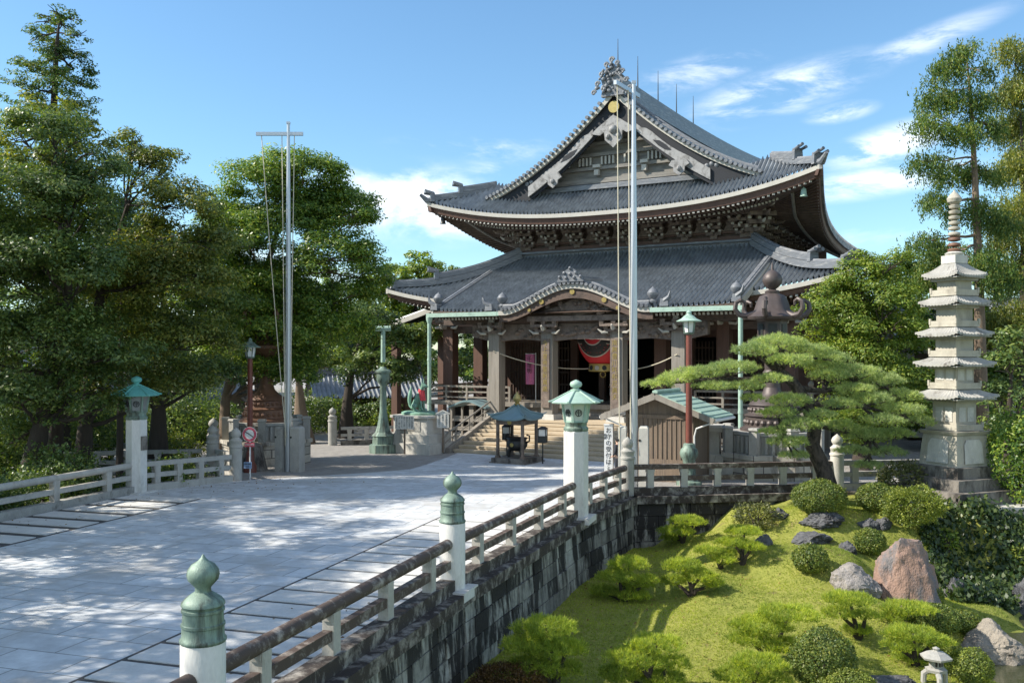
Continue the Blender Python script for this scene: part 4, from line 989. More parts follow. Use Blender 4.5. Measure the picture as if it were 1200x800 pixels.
for sg in (1, -1):
    ks = [s for s in KS_ if 4.6 <= sg * s]
    MB().strip([(s, KV + .02, kz(s, KV)) for s in ks], [(s, KV + .02, kz(s, KV) - .16) for s in ks], (0, .14, 0)).build('porch_eave_board', 'wood_dark', hall)
    gt = MB(); e0, e1 = sg * 4.75, sg * 9.75
    gt.prism([(-.14, 0), (-.14, .24), (-.11, .24), (-.11, .03), (.11, .03), (.11, .24), (.14, .24), (.14, 0)], (e0, KV - .12, 7.24), (0, 1, 0), (0, 0, 1), (e1 - e0, 0, 0)); gt.build('gutter', 'copper_green', hall)
    dp = MB(); dp.tube([(sg * 9.6, KV - .12, 7.3), (sg * 9.6, KV - .12, 6.7), (sg * 9.6, KV - .12, -.5)], .12, 12)
    for z in (2.0, 4.6): dp.lathe([(.14, z), (.14, z + .12)], 12, (sg * 9.6, KV - .12, 0))
    dp.lathe([(.13, 6.9), (.2, 7.1), (.2, 7.26)], 12, (sg * 9.6, KV - .12, 0)); dp.build('downpipe', 'copper_green', hall, True)
    MB().strip([(sg * KS, KV + (1.8 - KV) * t / 8, kz(KS, KV + (1.8 - KV) * t / 8) + .04) for t in range(9)], [(sg * KS, KV + (1.8 - KV) * t / 8, kz(KS, KV + (1.8 - KV) * t / 8) - .34) for t in range(9)], (-sg * .14, 0, 0)).build('porch_verge_edge', 'plaster_white', hall)
    kr = MB(); kr.sweep([(sg * (KS - .3), KV + (2.4 - KV) * t / 8, kz(KS, KV + (2.4 - KV) * t / 8) + .04) for t in range(9)], .36, .22); kr.build('porch_verge_ridge', 'ridge_tile', hall)
    cr = MB(); cr.sweep([(sg * (4.55 - 3.4 * t / 10), KV + .25 + .0 * t, kz(4.55 - 3.4 * t / 10, KV + .25) + .08) for t in range(11)], .34, .22)
    cr.build('curved_gable_ridge', 'ridge_tile', hall)
    for s in (sg * (KS - .3), sg * 4.7):
        ob = MB(); ob.lathe([(.2, 0), (.24, .1), (.12, .2), (.2, .28), (.3, .42), (.32, .55), (.22, .72), (.08, .82), (.01, .9)], 14, (s, KV + .35, kz(s, KV + .35) + .1)); ob.build('ball_finial', 'ridge_tile', hall, True)
        oc = MB(); c = Vector((s + sg * (.1 if abs(s) > 6 else .75), KV + .1, kz(s, KV) + .05)); oc.box(c + Vector((0, 0, .2)), (.5, .3, .4), top=.8); oc.tube([c + Vector((0, 0, .3)), c + Vector((sg * .3, -.1, .5)), c + Vector((sg * .38, -.15, .8))], [.16, .12, .04], 7); oc.build('corner_ornament', 'ridge_tile', hall, True, sharp=40)
vt = MB()
for i in range(34):
    s = -4.5 + 9.0 * i / 33; vt.tube([(s, KV - .16, kz(s, KV) + .09), (s, KV + .25, kz(s, KV + .2) + .09)], .105, 8)
vt.build('curved_gable_tiles', 'ridge_tile', hall, True, sharp=50)
mb = MB(); mb.sweep([(0, KV + 3.6 * t / 8, kz(0, KV) + .05 * 3.6 * t / 8 + .05) for t in range(9)], .5, .4)
zc = kz(0, KV) + .2
mb.prism([(-1.15, -.1), (1.15, -.1), (1.0, .3), (.55, .4), (.45, .75), (0, 1.0), (-.45, .75), (-.55, .4), (-1.0, .3)], (0, KV - .2, zc), (.72, 0, 0), (0, 0, .72), (0, .25, 0))
for x, z in ((-.65, .2), (.65, .2), (-.36, .42), (.36, .42), (0, .68), (0, .35), (-.25, .15), (.25, .15)): mb.ball((x, KV - .22, zc + z), .10, n=8, k=5)
mb.build('curved_gable_ornament', 'ridge_tile', hall, True, sharp=40)
# porch front: panels, carvings, beams
mb = MB(); pts_ = [(s, kz(s, KV) - .55) for s in mid]
mb.prism([(-4.6, 6.85)] + pts_ + [(4.6, 6.85)], (0, KV + .95, 0), (1, 0, 0), (0, 0, 1), (0, .15, 0)); mb.build('gable_infill', 'wood_dark', hall)
mb = MB(); mb.prism([(-2.4, 7.45), (-1.2, 7.75), (0, 8.25), (1.2, 7.75), (2.4, 7.45), (1.2, 7.35), (0, 7.2), (-1.2, 7.35)], (0, KV + .72, 0), (1, 0, 0), (0, 0, 1), (0, .22, 0)); mb.box((0, KV + .75, 7.05), (6.4, .25, .3))
for k in range(22): mb.ball((rd.uniform(-2.2, 2.2), KV + .7, 7.5 + rd.uniform(-.15, .5)), rd.uniform(.12, .22), n=7, k=4)
mb.build('gable_carving', 'wood_beam', hall, True, sharp=40)
for s, dz in ((0, -.42), (-1.95, -.42), (1.95, -.42), (-2.75, -.5), (2.75, -.5)):
    mb = MB(); mb.disc((s, KV + .08, kz(s, KV) + dz), .15 if abs(s) < 2.5 else .10, (0, -1, 0), .04, n=18); mb.build('gold_boss', 'gold', hall)
kraf = MB(); ktip = MB()
for i in range(78):
    s = -9.3 + 18.6 * (i + .5) / 78
    if abs(s) < 4.0: continue
    for dv, dz in ((.38, -.36),):
        a = Vector((s, KV + dv, 7.5 + dz)); b = Vector((s, KV + 3.2, 7.5 + dz + .95)); kraf.beam(a, b, .12, .12); d = (a - b).normalized(); ktip.beam(a, a + d * .03, .13, .15)
kraf.build('porch_rafters', 'wood_dark', hall); ktip.build('porch_rafter_tips', 'plaster_white', hall)
mb = MB(); mb.grid(lambda s, v: (s, v, 7.28 + .30 * (v - KV)), [-9.4, 0, 9.4], [KV + .3, -2, 0.6]); mb.build('porch_soffit', 'wood_dark', hall)
PV = -2.5
for a, b in ((-7.4, -5.8 + .01), (-5.8, -2.2), (-2.2, 2.2), (2.2, 5.8), (5.8, 7.4)):
    L = b - a; bm_ = MB(); n = 12
    top = [(a + L * i / n, PV - .22, 6.78) for i in range(n + 1)]; bot = [(a + L * i / n, PV - .22, 5.72 + (.16 * sin(pi * i / n) if L > 2 else .35 * (1 - i / n if a < -6 else i / n))) for i in range(n + 1)]
    bm_.strip(top, bot, (0, .44, 0))
    for k in range(int(L * 5)): bm_.ball((a + .25 + rd.random() * (L - .5), PV - .22, 6.0 + rd.random() * .6), rd.uniform(.10, .2), n=7, k=4, sz=.8)
    bm_.build('carved_beam', 'wood_beam', hall, True, sharp=40)
mb = MB(); mb.box((0, PV, 7.0), (19, .5, .4)); mb.build('porch_purlin', 'wood_dark', hall)
def pillar(s, v, z0, z1, w, m, base=True, nose=True):
    p = MB(); p.box((s, v, (z0 + z1) / 2), (w, w, z1 - z0)); o = p.build('pillar', m, hall)
    if base: q = MB(); q.box((s, v, z0 + .14), (w + .42, w + .42, .34), top=.88); q.build('pillar_base', 'pale_stone', o)
    return o
for s in (-5.8, -2.2, 2.2, 5.8):
    pillar(s, PV, 1.2, 6.9, .74, 'wood_grey')
    bk = MB()
    for k in range(2):
        z = 6.35 + .3 * k
        bk.box((s, PV - .5 - .2 * k, z), (1.3 + .4 * k, .2, .16))
        for x in (-.55, 0, .55): bk.box((s + x * (1 + .3 * k), PV - .5 - .2 * k, z + .17), (.24, .26, .17), top=1.2)
    for x, sg in ((-.75, -1), (.75, 1)):
        bk.tube([(s + x * .6, PV - .5, 6.25), (s + x, PV - .6, 6.22), (s + x * 1.35, PV - .66, 6.42)], [.09, .08, .03], 6, m=1)
    bk.tube([(s, PV - .45, 6.5), (s, PV - .85, 6.45), (s, PV - 1.05, 6.65)], [.13, .12, .05], 7, m=1); bk.box((s, PV - .62, 6.98), (.3, .2, .2), m=1)
    bk.build('pillar_bracket', ['wood_beam', 'plaster_white'], hall)
for s, txt in ((-2.2, '今上皇帝聖躬萬歳'), (2.2, '南無豊川吒枳尼眞天')):
    b = MB(); b.box((s - .05, PV - .43, 3.9), (.52, .07, 4.0)); bo = b.build('name_board', 'wood_beam', hall)
    text_mesh('gold_writing', txt, .36, 'gold', bo, (s - .05, PV - .475, 5.80), (R(90), 0, 0), True)
# body: outer pillars, wall bays, veranda
for s in (-11, -7.4, -3.7, 3.7, 7.4, 11): pillar(s, .3, 1.9, 7.7, .72, 'wood_red', False)
for v in (4, 8, 12, 16, 20, 24):
    for s in (-11, 11): pillar(s, v, 1.9, 7.7, .72, 'wood_red', False)
mb = MB()
for v0, z in ((.3, 6.6), (.3, 7.4)): mb.box((0, v0, z), (22.4, .42, .42)); 
for s in (-11, 11): mb.box((s, 12, 6.6), (.42, 23, .42)); mb.box((s, 12, 7.4), (.42, 23, .42))
mb.build('head_beam', 'wood_dark', hall)
for s in (-11, -7.4, 7.4, 11):
    bk = MB()
    bk.box((s, -.2, 6.9), (.9, .5, .2)); bk.box((s, -.5, 7.15), (1.3, .2, .18))
    for x in (-.5, 0, .5): bk.box((s + x, -.55, 7.33), (.24, .24, .17), top=1.2)
    bk.tube([(s, -.3, 6.75), (s, -.8, 6.7), (s, -1.0, 6.9)], [.12, .1, .04], 6, m=1)
    bk.tube([(s - .45, -.3, 6.75), (s - .85, -.4, 6.7), (s - 1.05, -.45, 6.9)], [.1, .09, .04], 6, m=1); bk.tube([(s + .45, -.3, 6.75), (s + .85, -.4, 6.7), (s + 1.05, -.45, 6.9)], [.1, .09, .04], 6, m=1)
    bk.build('pillar_bracket', ['wood_beam', 'plaster_white'], hall)
# front wall at v = 4.5: lattice panels either side of open doors
mb = MB(); WF = 4.5
for s0, s1 in ((-9, -5.6), (5.6, 9)): mb.box(((s0 + s1) / 2, WF, 4.0), (s1 - s0, .2, 4.2))
mb.box((0, WF, 6.9), (18, .24, 1.7)); mb.box((-4.0, WF, 4), (.5, .3, 4.2)); mb.box((4.0, WF, 4), (.5, .3, 4.2)); mb.box((-2.0, WF, 4), (.4, .3, 4.2)); mb.box((2.3, WF, 4), (.4, .3, 4.2))
for s in (-9, 9): mb.box((s, WF + 9, 4.8), (.25, 18, 5.8))
mb.build('front_wall', 'wood_red', hall)
for s0, s1 in ((-8.8, -5.8), (5.8, 8.8), (-5.5, -4.3), (4.3, 5.5)):
    mb = MB(); k = s0
    while k < s1: mb.box((k, WF - .16, 3.9), (.06, .06, 3.8)); k += .22
    for z in (2.2, 3.0, 3.8, 4.6, 5.4): mb.box(((s0 + s1) / 2, WF - .15, z), (s1 - s0, .07, .07))
    mb.build('lattice_panel', 'wood_dark', hall)
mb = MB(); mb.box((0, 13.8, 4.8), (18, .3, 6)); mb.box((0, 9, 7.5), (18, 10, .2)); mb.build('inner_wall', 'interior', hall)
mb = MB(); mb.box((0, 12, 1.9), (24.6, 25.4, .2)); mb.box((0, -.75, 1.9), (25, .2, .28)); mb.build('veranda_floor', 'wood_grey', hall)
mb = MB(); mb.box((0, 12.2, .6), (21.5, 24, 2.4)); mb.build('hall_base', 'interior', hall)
for s in [x for x in (-12, -10.4, -8.8, -7.2, 7.2, 8.8, 10.4, 12)]: MB().box((s, -.5, .75), (.32, .32, 2.3)).build('veranda_post', 'wood_grey', hall)
for v in (2, 5, 8, 11, 14): 
    for s in (-12, 12): MB().box((s, v, .75), (.32, .32, 2.3)).build('veranda_post', 'wood_grey', hall)
for sg in (1, -1):
    for z in (.25, .95): MB().box((sg * 9.6, -.5, z), (4.9, .14, .2)).build('veranda_rail', 'wood_grey', hall)
mb = MB(); mb.box((0, -.35, -.3), (25.4, 1.3, .5)); mb.build('stone_footing', 'pale_stone', hall)
for sg in (1, -1):
    rl = MB(); a, b = sg * 6.0, sg * 12.3
    for z, h in ((2.95, .12), (2.6, .09), (2.25, .09)): rl.beam((a, -.6, z), (b, -.6, z), .12, h); rl.beam((b, -.6, z), (b, 16, z), .12, h)
    for i in range(5): rl.box((a + (b - a) * i / 4, -.6, 2.5), (.13, .13, .95))
    for i in range(8): rl.box((b, -.6 + i * 2.2, 2.5), (.13, .13, .95))
    rl.lathe([(.16, 1.9), (.16, 3.1), (.19, 3.14), (.19, 3.2), (.1, 3.3), (.16, 3.4), (.14, 3.5), (.01, 3.62)], 12, (b, -.6, 0)); rl.build('veranda_railing', 'wood_grey', hall)
# stairs: wide low flight, then the inner flight
st = MB(); N1 = 9
for i in range(N1):
    z = -.5 + 1.7 * (i + 1) / N1; v0 = -7.25 + 4.7 * i / N1
    st.box((0, (v0 - 1.0) / 2, z / 2 - .25), (11.6, -1.0 - v0, z + .5 - .0)) if False else st.box((0, v0 + .30, z - .06), (11.6, .62, .12))
    st.box((0, v0 + .06, z - .19), (11.5, .08, .2))
st.box((0, -1.9, 1.12), (11.6, 2.6, .14)); st.build('wide_stairs', 'step_wood', hall)
st = MB()
for i in range(5):
    z = 1.2 + .8 * (i + 1) / 5; st.box((0, -1.0 + .3 * i + .16, z - .08), (10.4, .34, .16))
st.box((0, .2, 1.4), (10.4, 1.6, .7)); st.build('inner_stairs', 'wood_grey', hall)
for sg in (1, -1): MB().prism([(-7.6, -.55), (-7.6, -.25), (-2.6, 1.5), (-1, 1.5), (-1, -.55)], (sg * 5.95 - .12, 0, 0), (0, 1, 0), (0, 0, 1), (.24, 0, 0)).build('stair_stringer', 'wood_grey', hall)
for s in (-6.05, 6.05):
    hr = MB(); hr.tube([(s, -7.8, -.5), (s, -7.8, .32), (s, -7.5, .55), (s, -2.6, 2.25), (s, -1.2, 2.3)], .055, 8)
    for v in (-6.6, -5.2, -3.8, -2.4): hr.tube([(s, v, -.5 + (v + 7.6) * .34), (s, v, .62 + (v + 7.5) * .34)], .04, 6)
    hr.tube([(s, -7.8, .0), (s, -7.5, .15), (s, -2.6, 1.85)], .035, 6); hr.build('handrail', 'wood_grey', hall)
# side porch on the left
mb = MB(); tiled(mb, lambda v, t: (-19.0 + 6.4 * t, v, 6.85 + 1.75 * (t * (.7 + .3 * t))), rib_cols(2.2, 8.8, .28), 6); mb.build('side_porch_roof', 'tile', hall, True, sharp=60)
NT = 8
MB().strip([(-19.0 + 6.4 * i / NT, 2.1, 6.92 + 1.75 * (i / NT * (.7 + .3 * i / NT))) for i in range(NT + 1)], [(-19.0 + 6.4 * i / NT, 2.1, 6.58 + 1.75 * (i / NT * (.7 + .3 * i / NT))) for i in range(NT + 1)], (0, .16, 0)).build('side_porch_verge', 'plaster_white', hall)
mb = MB(); mb.box((-15.6, 5.5, 6.95), (6.0, 6.2, .2), rot=Matrix.Rotation(-.25, 3, 'Y')); mb.build('side_porch_soffit', 'wood_red', hall)
mb = MB(); mb.tube([(-19.1, 1.9, 6.7), (-19.1, 9, 6.7)], .14, 10); mb.build('side_porch_gutter', 'copper_green', hall)
for v in (2.6, 8.4): pillar(-17.2, v, -.5, 6.9, .5, 'wood_red', False)
mb = MB(); mb.lathe([(.2, 0), (.12, .2), (.3, .42), (.32, .55), (.08, .82), (.01, .9)], 12, (-18.6, 2.4, 7.1)); mb.build('ball_finial', 'ridge_tile', hall, True)

# hung things
lan = thing('paper_lantern', 'giant red and black paper lantern hanging in the porch entrance', 'lantern', HL(.08, 0.0, 4.4), -TH)
def lprof(k=1.0): return [(.35, 0), (.75, .05), (1.15, .35), (1.42, .9), (1.5, 1.5), (1.42, 2.1), (1.15, 2.65), (.75, 2.95), (.35, 3.0)]
b = MB(); b.lathe([(r + (.012 if i % 2 else 0), z) for i, (r, z) in enumerate([(.75 + .75 * sin(pi * t / 40) ** .75, .05 + 2.9 * t / 40) for t in range(41)])], 40); b.build('paper_body', 'lantern_red', lan, True, sharp=180)
def on_lantern(mb, poly, m=0, off=.02, nsub=1):
    def put(x, z):
        t = min(1, max(0, (z - .05) / 2.9)); r = .75 + .75 * sin(pi * t) ** .75 + off; x = max(-r * .98, min(r * .98, x)); return (x, -sqrt(max(0, r * r - x * x)), z)
    mb.add([put(x, z) for x, z in poly], [tuple(range(len(poly)))])
def ring(mb, f0, f1, n=40, off=.02):
    for i in range(n):
        for j in range(4):
            a = [(f0(i / n)[0] + (f1(i / n)[0] - f0(i / n)[0]) * q / 4, f0(i / n)[1] + (f1(i / n)[1] - f0(i / n)[1]) * q / 4) for q in (j, j + 1)]
            c = [(f0((i + 1) / n)[0] + (f1((i + 1) / n)[0] - f0((i + 1) / n)[0]) * q / 4, f0((i + 1) / n)[1] + (f1((i + 1) / n)[1] - f0((i + 1) / n)[1]) * q / 4) for q in (j, j + 1)]
            on_lantern(mb, [a[0], a[1], c[1], c[0]], off=off)
def arc(cx, cz, rx, rz, a0, a1): return lambda t: (cx + rx * cos(R(a0 + (a1 - a0) * t)), cz + rz * sin(R(a0 + (a1 - a0) * t)))
ZB = 1.75
k_ = MB(); ring(k_, arc(0, ZB, 1.14, 1.28, 180, 360), arc(0, ZB, .02, .02, 180, 360), off=.018)
for sg in (1, -1): ring(k_, arc(sg * .95, ZB - .1, .48, .42, 180, 360), arc(sg * .95, ZB - .1, .01, .01, 180, 360), 16, off=.017)
k_.build('black_crest', 'lantern_black', lan)
w_ = MB(); ring(w_, arc(0, ZB, 1.19, 1.33, 200, 340), arc(0, ZB, 1.13, 1.27, 200, 340), off=.024)
for sg in (1, -1): ring(w_, arc(sg * .95, ZB - .1, .53, .47, 200 if sg < 0 else 250, 290 if sg < 0 else 340), arc(sg * .95, ZB - .1, .48, .42, 200 if sg < 0 else 250, 290 if sg < 0 else 340), 14, off=.024)
ring(w_, arc(0, ZB + .1, .66, .74, 175, 365), arc(0, ZB + .1, .60, .67, 175, 365), off=.030); ring(w_, arc(0, ZB + .32, .60, .62, 190, 350), arc(0, ZB + .32, .54, .56, 190, 350), off=.030); ring(w_, arc(0, ZB + .35, .42, .36, 190, 350), arc(0, ZB + .35, .36, .29, 190, 350), off=.030)
w_.build('white_outline', 'plaster_white', lan)
r_ = MB(); ring(r_, arc(0, ZB + .1, .60, .67, 178, 362), arc(0, ZB + .32, .60, .62, 190, 350), off=.027); r_.build('red_crescent', 'lantern_red', lan)
g_ = MB(); g_.lathe([(.82, -.42), (.86, -.38), (.82, -.05), (.86, .02), (.80, .06)], 32); g_.build('gold_base', 'gold', lan, True, sharp=40)
for a in (-60, -30, 0, 30): 
    gg = MB(); gg.disc((.83 * sin(R(a)), -.83 * cos(R(a)), -.2), .14, (sin(R(a)), -cos(R(a)), 0), .03, n=12); gg.build('base_boss', 'lantern_black' if a != 0 else 'plaster_white', lan)
g_ = MB(); g_.tube([(.17 * cos(i * pi / 8), 0, -.6 + .17 * sin(i * pi / 8)) for i in range(17)], .035, 6); g_.build('ring', 'gold', lan)
g_ = MB(); g_.lathe([(.8, 2.9), (.86, 2.96), (.8, 3.25)], 32); g_.tube([(0, 0, 3.2), (0, 0, 3.8)], .05, 6); g_.build('top_cap', 'gold', lan, True, sharp=40)

rp = MB()
def sag(a, b, d, n=12): return [Vector(a).lerp(Vector(b), i / n) - Vector((0, 0, d * 4 * (i / n) * (1 - i / n))) for i in range(n + 1)]
o_ = rp.tube(sag(HL(-5.8, PV - .45, 5.2), HL(-.5, -.2, 4.15), .35), .03, 5).build('festoon_rope', 'rope'); tag(o_, 'thin pale rope from the left porch pillar to the red lantern', 'rope')
o_ = MB().tube(sag(HL(.6, -.2, 4.15), HL(5.8, PV - .45, 5.0), .35), .03, 5).build('festoon_rope', 'rope'); tag(o_, 'thin pale rope from the red lantern to the right porch pillar', 'rope')
bn = thing('banner', 'pink cloth banner hanging in the shade left of the entrance', 'banner', HL(-4.55, -.6, 2.0), -TH)
b = MB(); b.strip([(-.32 + .64 * i / 8, .04 * sin(i * 1.3), 3.0) for i in range(9)], [(-.32 + .64 * i / 8, .06 * sin(i * 1.3 + .6), 1.15) for i in range(9)], (0, .012, 0)); b.build('cloth', 'cloth_pink', bn)
b = MB(); b.tube([(.38, .03, 0), (.38, .03, 3.1)], .025, 6); b.tube([(.4, .03, 3.03), (-.36, .03, 3.03)], .018, 6); b.build('staff', 'white_paint', bn)
text_mesh('writing', '千燈明', .34, 'ink', bn, (-.02, -.07, 2.85), (R(90), 0, 0), True)
bo = MB(); bo.box((-5.0, 2.6, 4.0), (.95, .06, 1.3)); bo.box((-5.0, 2.66, 4.0), (1.05, .05, 1.4), m=1); bo.box((-5.4, 2.72, 2.7), (.07, .06, 1.4), m=1); bo.box((-4.6, 2.72, 2.7), (.07, .06, 1.4), m=1); o_ = bo.build('notice_board', ['board_white', 'wood_dark']); tag(o_, 'pale notice board on a stand behind the left porch pillar', 'notice board'); o_.location = HO; o_.rotation_euler = (0, 0, -TH)

# ------------------------------------------------------------------ poles, lamps and signs
def flag_pole(label, p, top, arm_a, arm_b, ropes):
    r = thing('flag_pole', label, 'flag pole', p, 0, 'flag poles')
    MB().tube([(0, 0, -.3), (0, 0, 3), (0, 0, top * .6), (0, 0, top)], [.165, .15, .12, .07], 14).build('mast', 'pole_metal', r, True)
    a, b = Vector(arm_a), Vector(arm_b); MB().beam(a, b, .12, .16).build('crossarm', 'pole_metal', r)
    MB().box((0, 0, top - .05), (.16, .16, .1)).build('mast_cap', 'pole_metal', r)
    for q in ropes: MB().tube(sag(q[0], q[1], q[2]), .022, 5).build('halyard', 'rope', r)
    return r
p = GP(338, 552); ft = AT(338, 143, p.y).z - p.z; fa = AT(338, 157, p.y).z - p.z
flag_pole('tall steel flag pole with a level crossarm among the left trees', p, ft, (-1.5, 0, fa), (.68, 0, fa), [((-.3, 0, fa), (-.1, -.2, 1.2), 0.0), ((-1.25, .0, fa), (-.05, -.25, 1.6), .45), ((.28, 0, fa), (.12, -.2, 2.0), 0.0)])
def clamp_post(label, x, y, w, h, rz, m='pale_stone'):
    b = MB(); b.box((0, 0, h / 2 - .15), (w, w * 1.25, h + .3)); b.box((0, 0, h + .04), (w * .98, w * 1.22, .08), top=.75)
    b.tube([(-w * .4, -w * .66, h * .8), (-w * .4 + .001, -w * .5, h * .8)], .05, 8, 1)
    o = tag(b.build('pole_clamp', [m, 'dark_iron']), label, 'stone post', 'stone posts holding flag poles'); o.location = (x, y, gz(y)); o.rotation_euler = (0, 0, rz)
clamp_post('grey stone post clamping the left flag pole on its left side', p.x - .36, p.y + .05, .38, 2.0, R(-14), 'grey_stone')
clamp_post('grey stone post clamping the left flag pole on its right side', p.x + .44, p.y - .1, .46, 2.0, R(-14), 'rail_clean')
p = Vector((4.62, 35.6, gz(35.6)))
flag_pole('tall steel flag pole standing in front of the hall beside the wooden hut', p, 15.4, (-.75, -.35, 15.25), (.4, 1.55, 15.25), [((-.65, -.2, 15.2), (-.55, -.1, 1.2), 0.0), ((-.15, .5, 15.2), (-.14, -.2, 1.5), 0.0)])
clamp_post('pale stone post on the left of the flag pole by the hut', p.x - .42, p.y + .05, .30, 2.25, R(-14))
clamp_post('pale stone post on the right of the flag pole by the hut', p.x + .38, p.y - .02, .34, 2.25, R(-14))

def street_lamp(label, p, h, roofm, basek):
    r = thing('lamp_post', label, 'lamp post', p, R(12), 'red lamp posts')
    MB().tube([(0, 0, .9), (0, 0, h - 1.2), (0, 0, h - .85)], [.13, .115, .11], 14).build('shaft', 'red_brown_iron', r, True)
    b = MB()
    if basek: b.lathe([(.5, -.2), (.5, .12), (.36, .16), (.28, .3), (.25, .62), (.31, .68), (.31, .76), (.22, .82), (.25, .98), (.33, 1.08), (.36, 1.24), (.32, 1.38), (.24, 1.46), (.22, 1.58), (.17, 1.62)], 20)
    else: b.lathe([(.3, -.2), (.3, .3), (.2, .5), (.17, .95), (.14, 1.0)], 16)
    b.build('base', 'bronze_green' if basek else 'red_brown_iron', r, True, sharp=40)
    z = h - .85; f = MB(); f.lathe([(.12, z - .05), (.20, z), (.22, z + .04)], 16)
    for k in range(6): a = pi / 3 * k; f.beam((cos(a) * .19, sin(a) * .19, z), (cos(a) * .26, sin(a) * .26, z + .5), .03, .03)
    fr = f.build('lantern_frame', 'bronze_green', r)
    for k in range(6):
        a, a2 = pi / 3 * k, pi / 3 * (k + 1); MB().add([(cos(a) * .18, sin(a) * .18, z + .03), (cos(a2) * .18, sin(a2) * .18, z + .03), (cos(a2) * .25, sin(a2) * .25, z + .48), (cos(a) * .25, sin(a) * .25, z + .48)], [(0, 1, 2, 3)]).build('pane', 'white_paint', r)
    g = MB(); g.lathe([(.48, z + .46), (.49, z + .49), (.30, z + .58), (.20, z + .68), (.10, z + .74), (.09, z + .78), (.11, z + .82), (.06, z + .88), (.01, z + .92)], 18); g.build('roof', roofm, r, True, sharp=50)
street_lamp('red lamp post with grey green lantern under the left trees', GP(293, 553), 6.1, 'bronze_green', False)
street_lamp('red lamp post with green lantern and bulging green base in front of the hut', Vector((6.92, 36.7, gz(36.7))), 6.75, 'copper_green', True)

# bronze downpipe post
p = GP(449, 530); r = thing('bronze_post', 'slender green bronze post with lantern shaped cup beside the fox statue', 'bronze post', p)
hgt = AT(452, 386, p.y).z - p.z
MB().lathe([(.80, -.1), (.80, .45), (.62, .5), (.60, .9), (.66, .95), (.45, 1.15), (.34, 1.5), (.27, 1.9)], 8, rot=pi / 8).build('foot', 'bronze_green', r)
MB().lathe([(.27, 1.9), (.20, 2.4), (.18, 3.7), (.2, 3.8), (.33, 3.95), (.40, 4.2), (.38, 4.4), (.46, 4.48), (.46, 4.58), (.22, 4.7), (.15, 4.8)], 20).build('cup_column', 'bronze_green', r, True, sharp=40)
MB().tube([(0, 0, 5.05), (0, 0, hgt - .35), (0, 0, hgt)], [.13, .12, .12], 12).tube([(-.42, 0, hgt + .05), (.42, 0, hgt + .05)], .15, 10).build('upper_pipe', 'copper_green', r, True)

# no entry sign
p = GP(293, 561); r = thing('road_sign', 'round red rimmed no vehicles sign with small blue plate on a white post', 'sign', p, R(-6))
b = MB(); b.tube([(0, 0, -.2), (0, 0, 2.1)], .03, 8); b.build('post', 'white_paint', r, True)
zc = AT(294, 508.6, p.y).z - p.z
b = MB(); b.disc((0, -.06, zc), .315, (0, 1, 0), .02, n=32); pl = b.build('disc', 'white_paint', r)
def annulus(mb, c, r0, r1, n=36):
    vs_ = []
    for i in range(n): a = 2 * pi * i / n; vs_ += [(c[0] + r0 * cos(a), c[1], c[2] + r0 * sin(a)), (c[0] + r1 * cos(a), c[1], c[2] + r1 * sin(a))]
    mb.add(vs_, [(2 * i, 2 * i + 1, (2 * i + 3) % (2 * n), (2 * i + 2) % (2 * n)) for i in range(n)])
b = MB(); annulus(b, (0, -.064, zc), .20, .30); b.build('red_rim', 'sign_red', r)
b = MB(); b.beam((-.17, -.068, zc + .10), (.17, -.068, zc - .10), .008, .035); b.build('blue_bar', 'ink', r)
b = MB(); b.box((0, -.05, zc - .43), (.42, .02, .17)); o_ = b.build('red_plate', 'sign_red', r); text_mesh('writing', '車両進入禁止', .068, 'white_paint', o_, (0, -.064, zc - .43), (R(90), 0, 0))
b = MB(); b.box((-.08, -.05, .58), (.34, .02, .27)); o_ = b.build('blue_plate', 'sign_blue', r); text_mesh('writing', '関係車両', .07, 'ink', o_, (-.08, -.064, .63), (R(90), 0, 0)); text_mesh('writing', '以外', .07, 'ink', o_, (-.08, -.064, .52), (R(90), 0, 0))

# tall white sign board by the hut
p = Vector((4.07, 39.4, gz(39.4))); r = thing('sign_post', 'tall white square post with vertical black writing left of the hut', 'sign', p, R(-14))
b = MB(); b.box((0, 0, 1.1), (.36, .30, 2.3)); b.box((0, 0, 2.27), (.40, .34, .06)); o_ = b.build('post', 'white_paint', r)
text_mesh('writing', 'お守の受付は', .25, 'ink', o_, (.0, -.155, 2.15), (R(90), 0, 0), True)
text_mesh('writing', 'こちら', .13, 'ink', o_, (.0, -.155, .62), (R(90), 0, 0), True)
text_mesh('writing', '祈祷', .12, 'ink', o_, (-.14, -.155, 1.9), (R(90), 0, 0), True)

# fox on its pedestal
p = GP(489, 531); P0 = Vector((p.x, p.y + 1.0, gz(p.y + 1)))
r = thing('stone_pedestal', 'stepped grey stone pedestal under the fox statue', 'pedestal', P0, -TH)
b = MB(); b.box((0, 0, .25), (3.3, 2.6, .62)); b.box((0, 0, .80), (2.9, 2.2, .5)); b.build('stone_tiers', 'pale_stone', r)
b = MB(); b.box((0, 0, 1.5), (2.3, 1.7, .92)); blk = b.build('block', 'pale_stone', r)
b = MB(); b.box((0, 0, 2.02), (2.6, 2.0, .14)); b.build('cap_slab', 'pale_stone', r)
b = MB(); b.box((0, -.865, 1.5), (1.4, .03, .55)); b.build('carved_panel', 'grey_stone', blk)
r2 = thing('fox_statue', 'green bronze sitting fox with a red bib on a stone pedestal', 'statue', P0 + Vector((0, 0, 2.09)), -TH)
b = MB(); b.lathe([(1.1, 0), (1.12, .12), (1.0, .17), (.9, .2)], 20); 
for i, q in enumerate(b.v): b.v[i] = (q[0], q[1] * .7, q[2])
b.build('plinth', 'fox_bronze', r2, True, sharp=40)
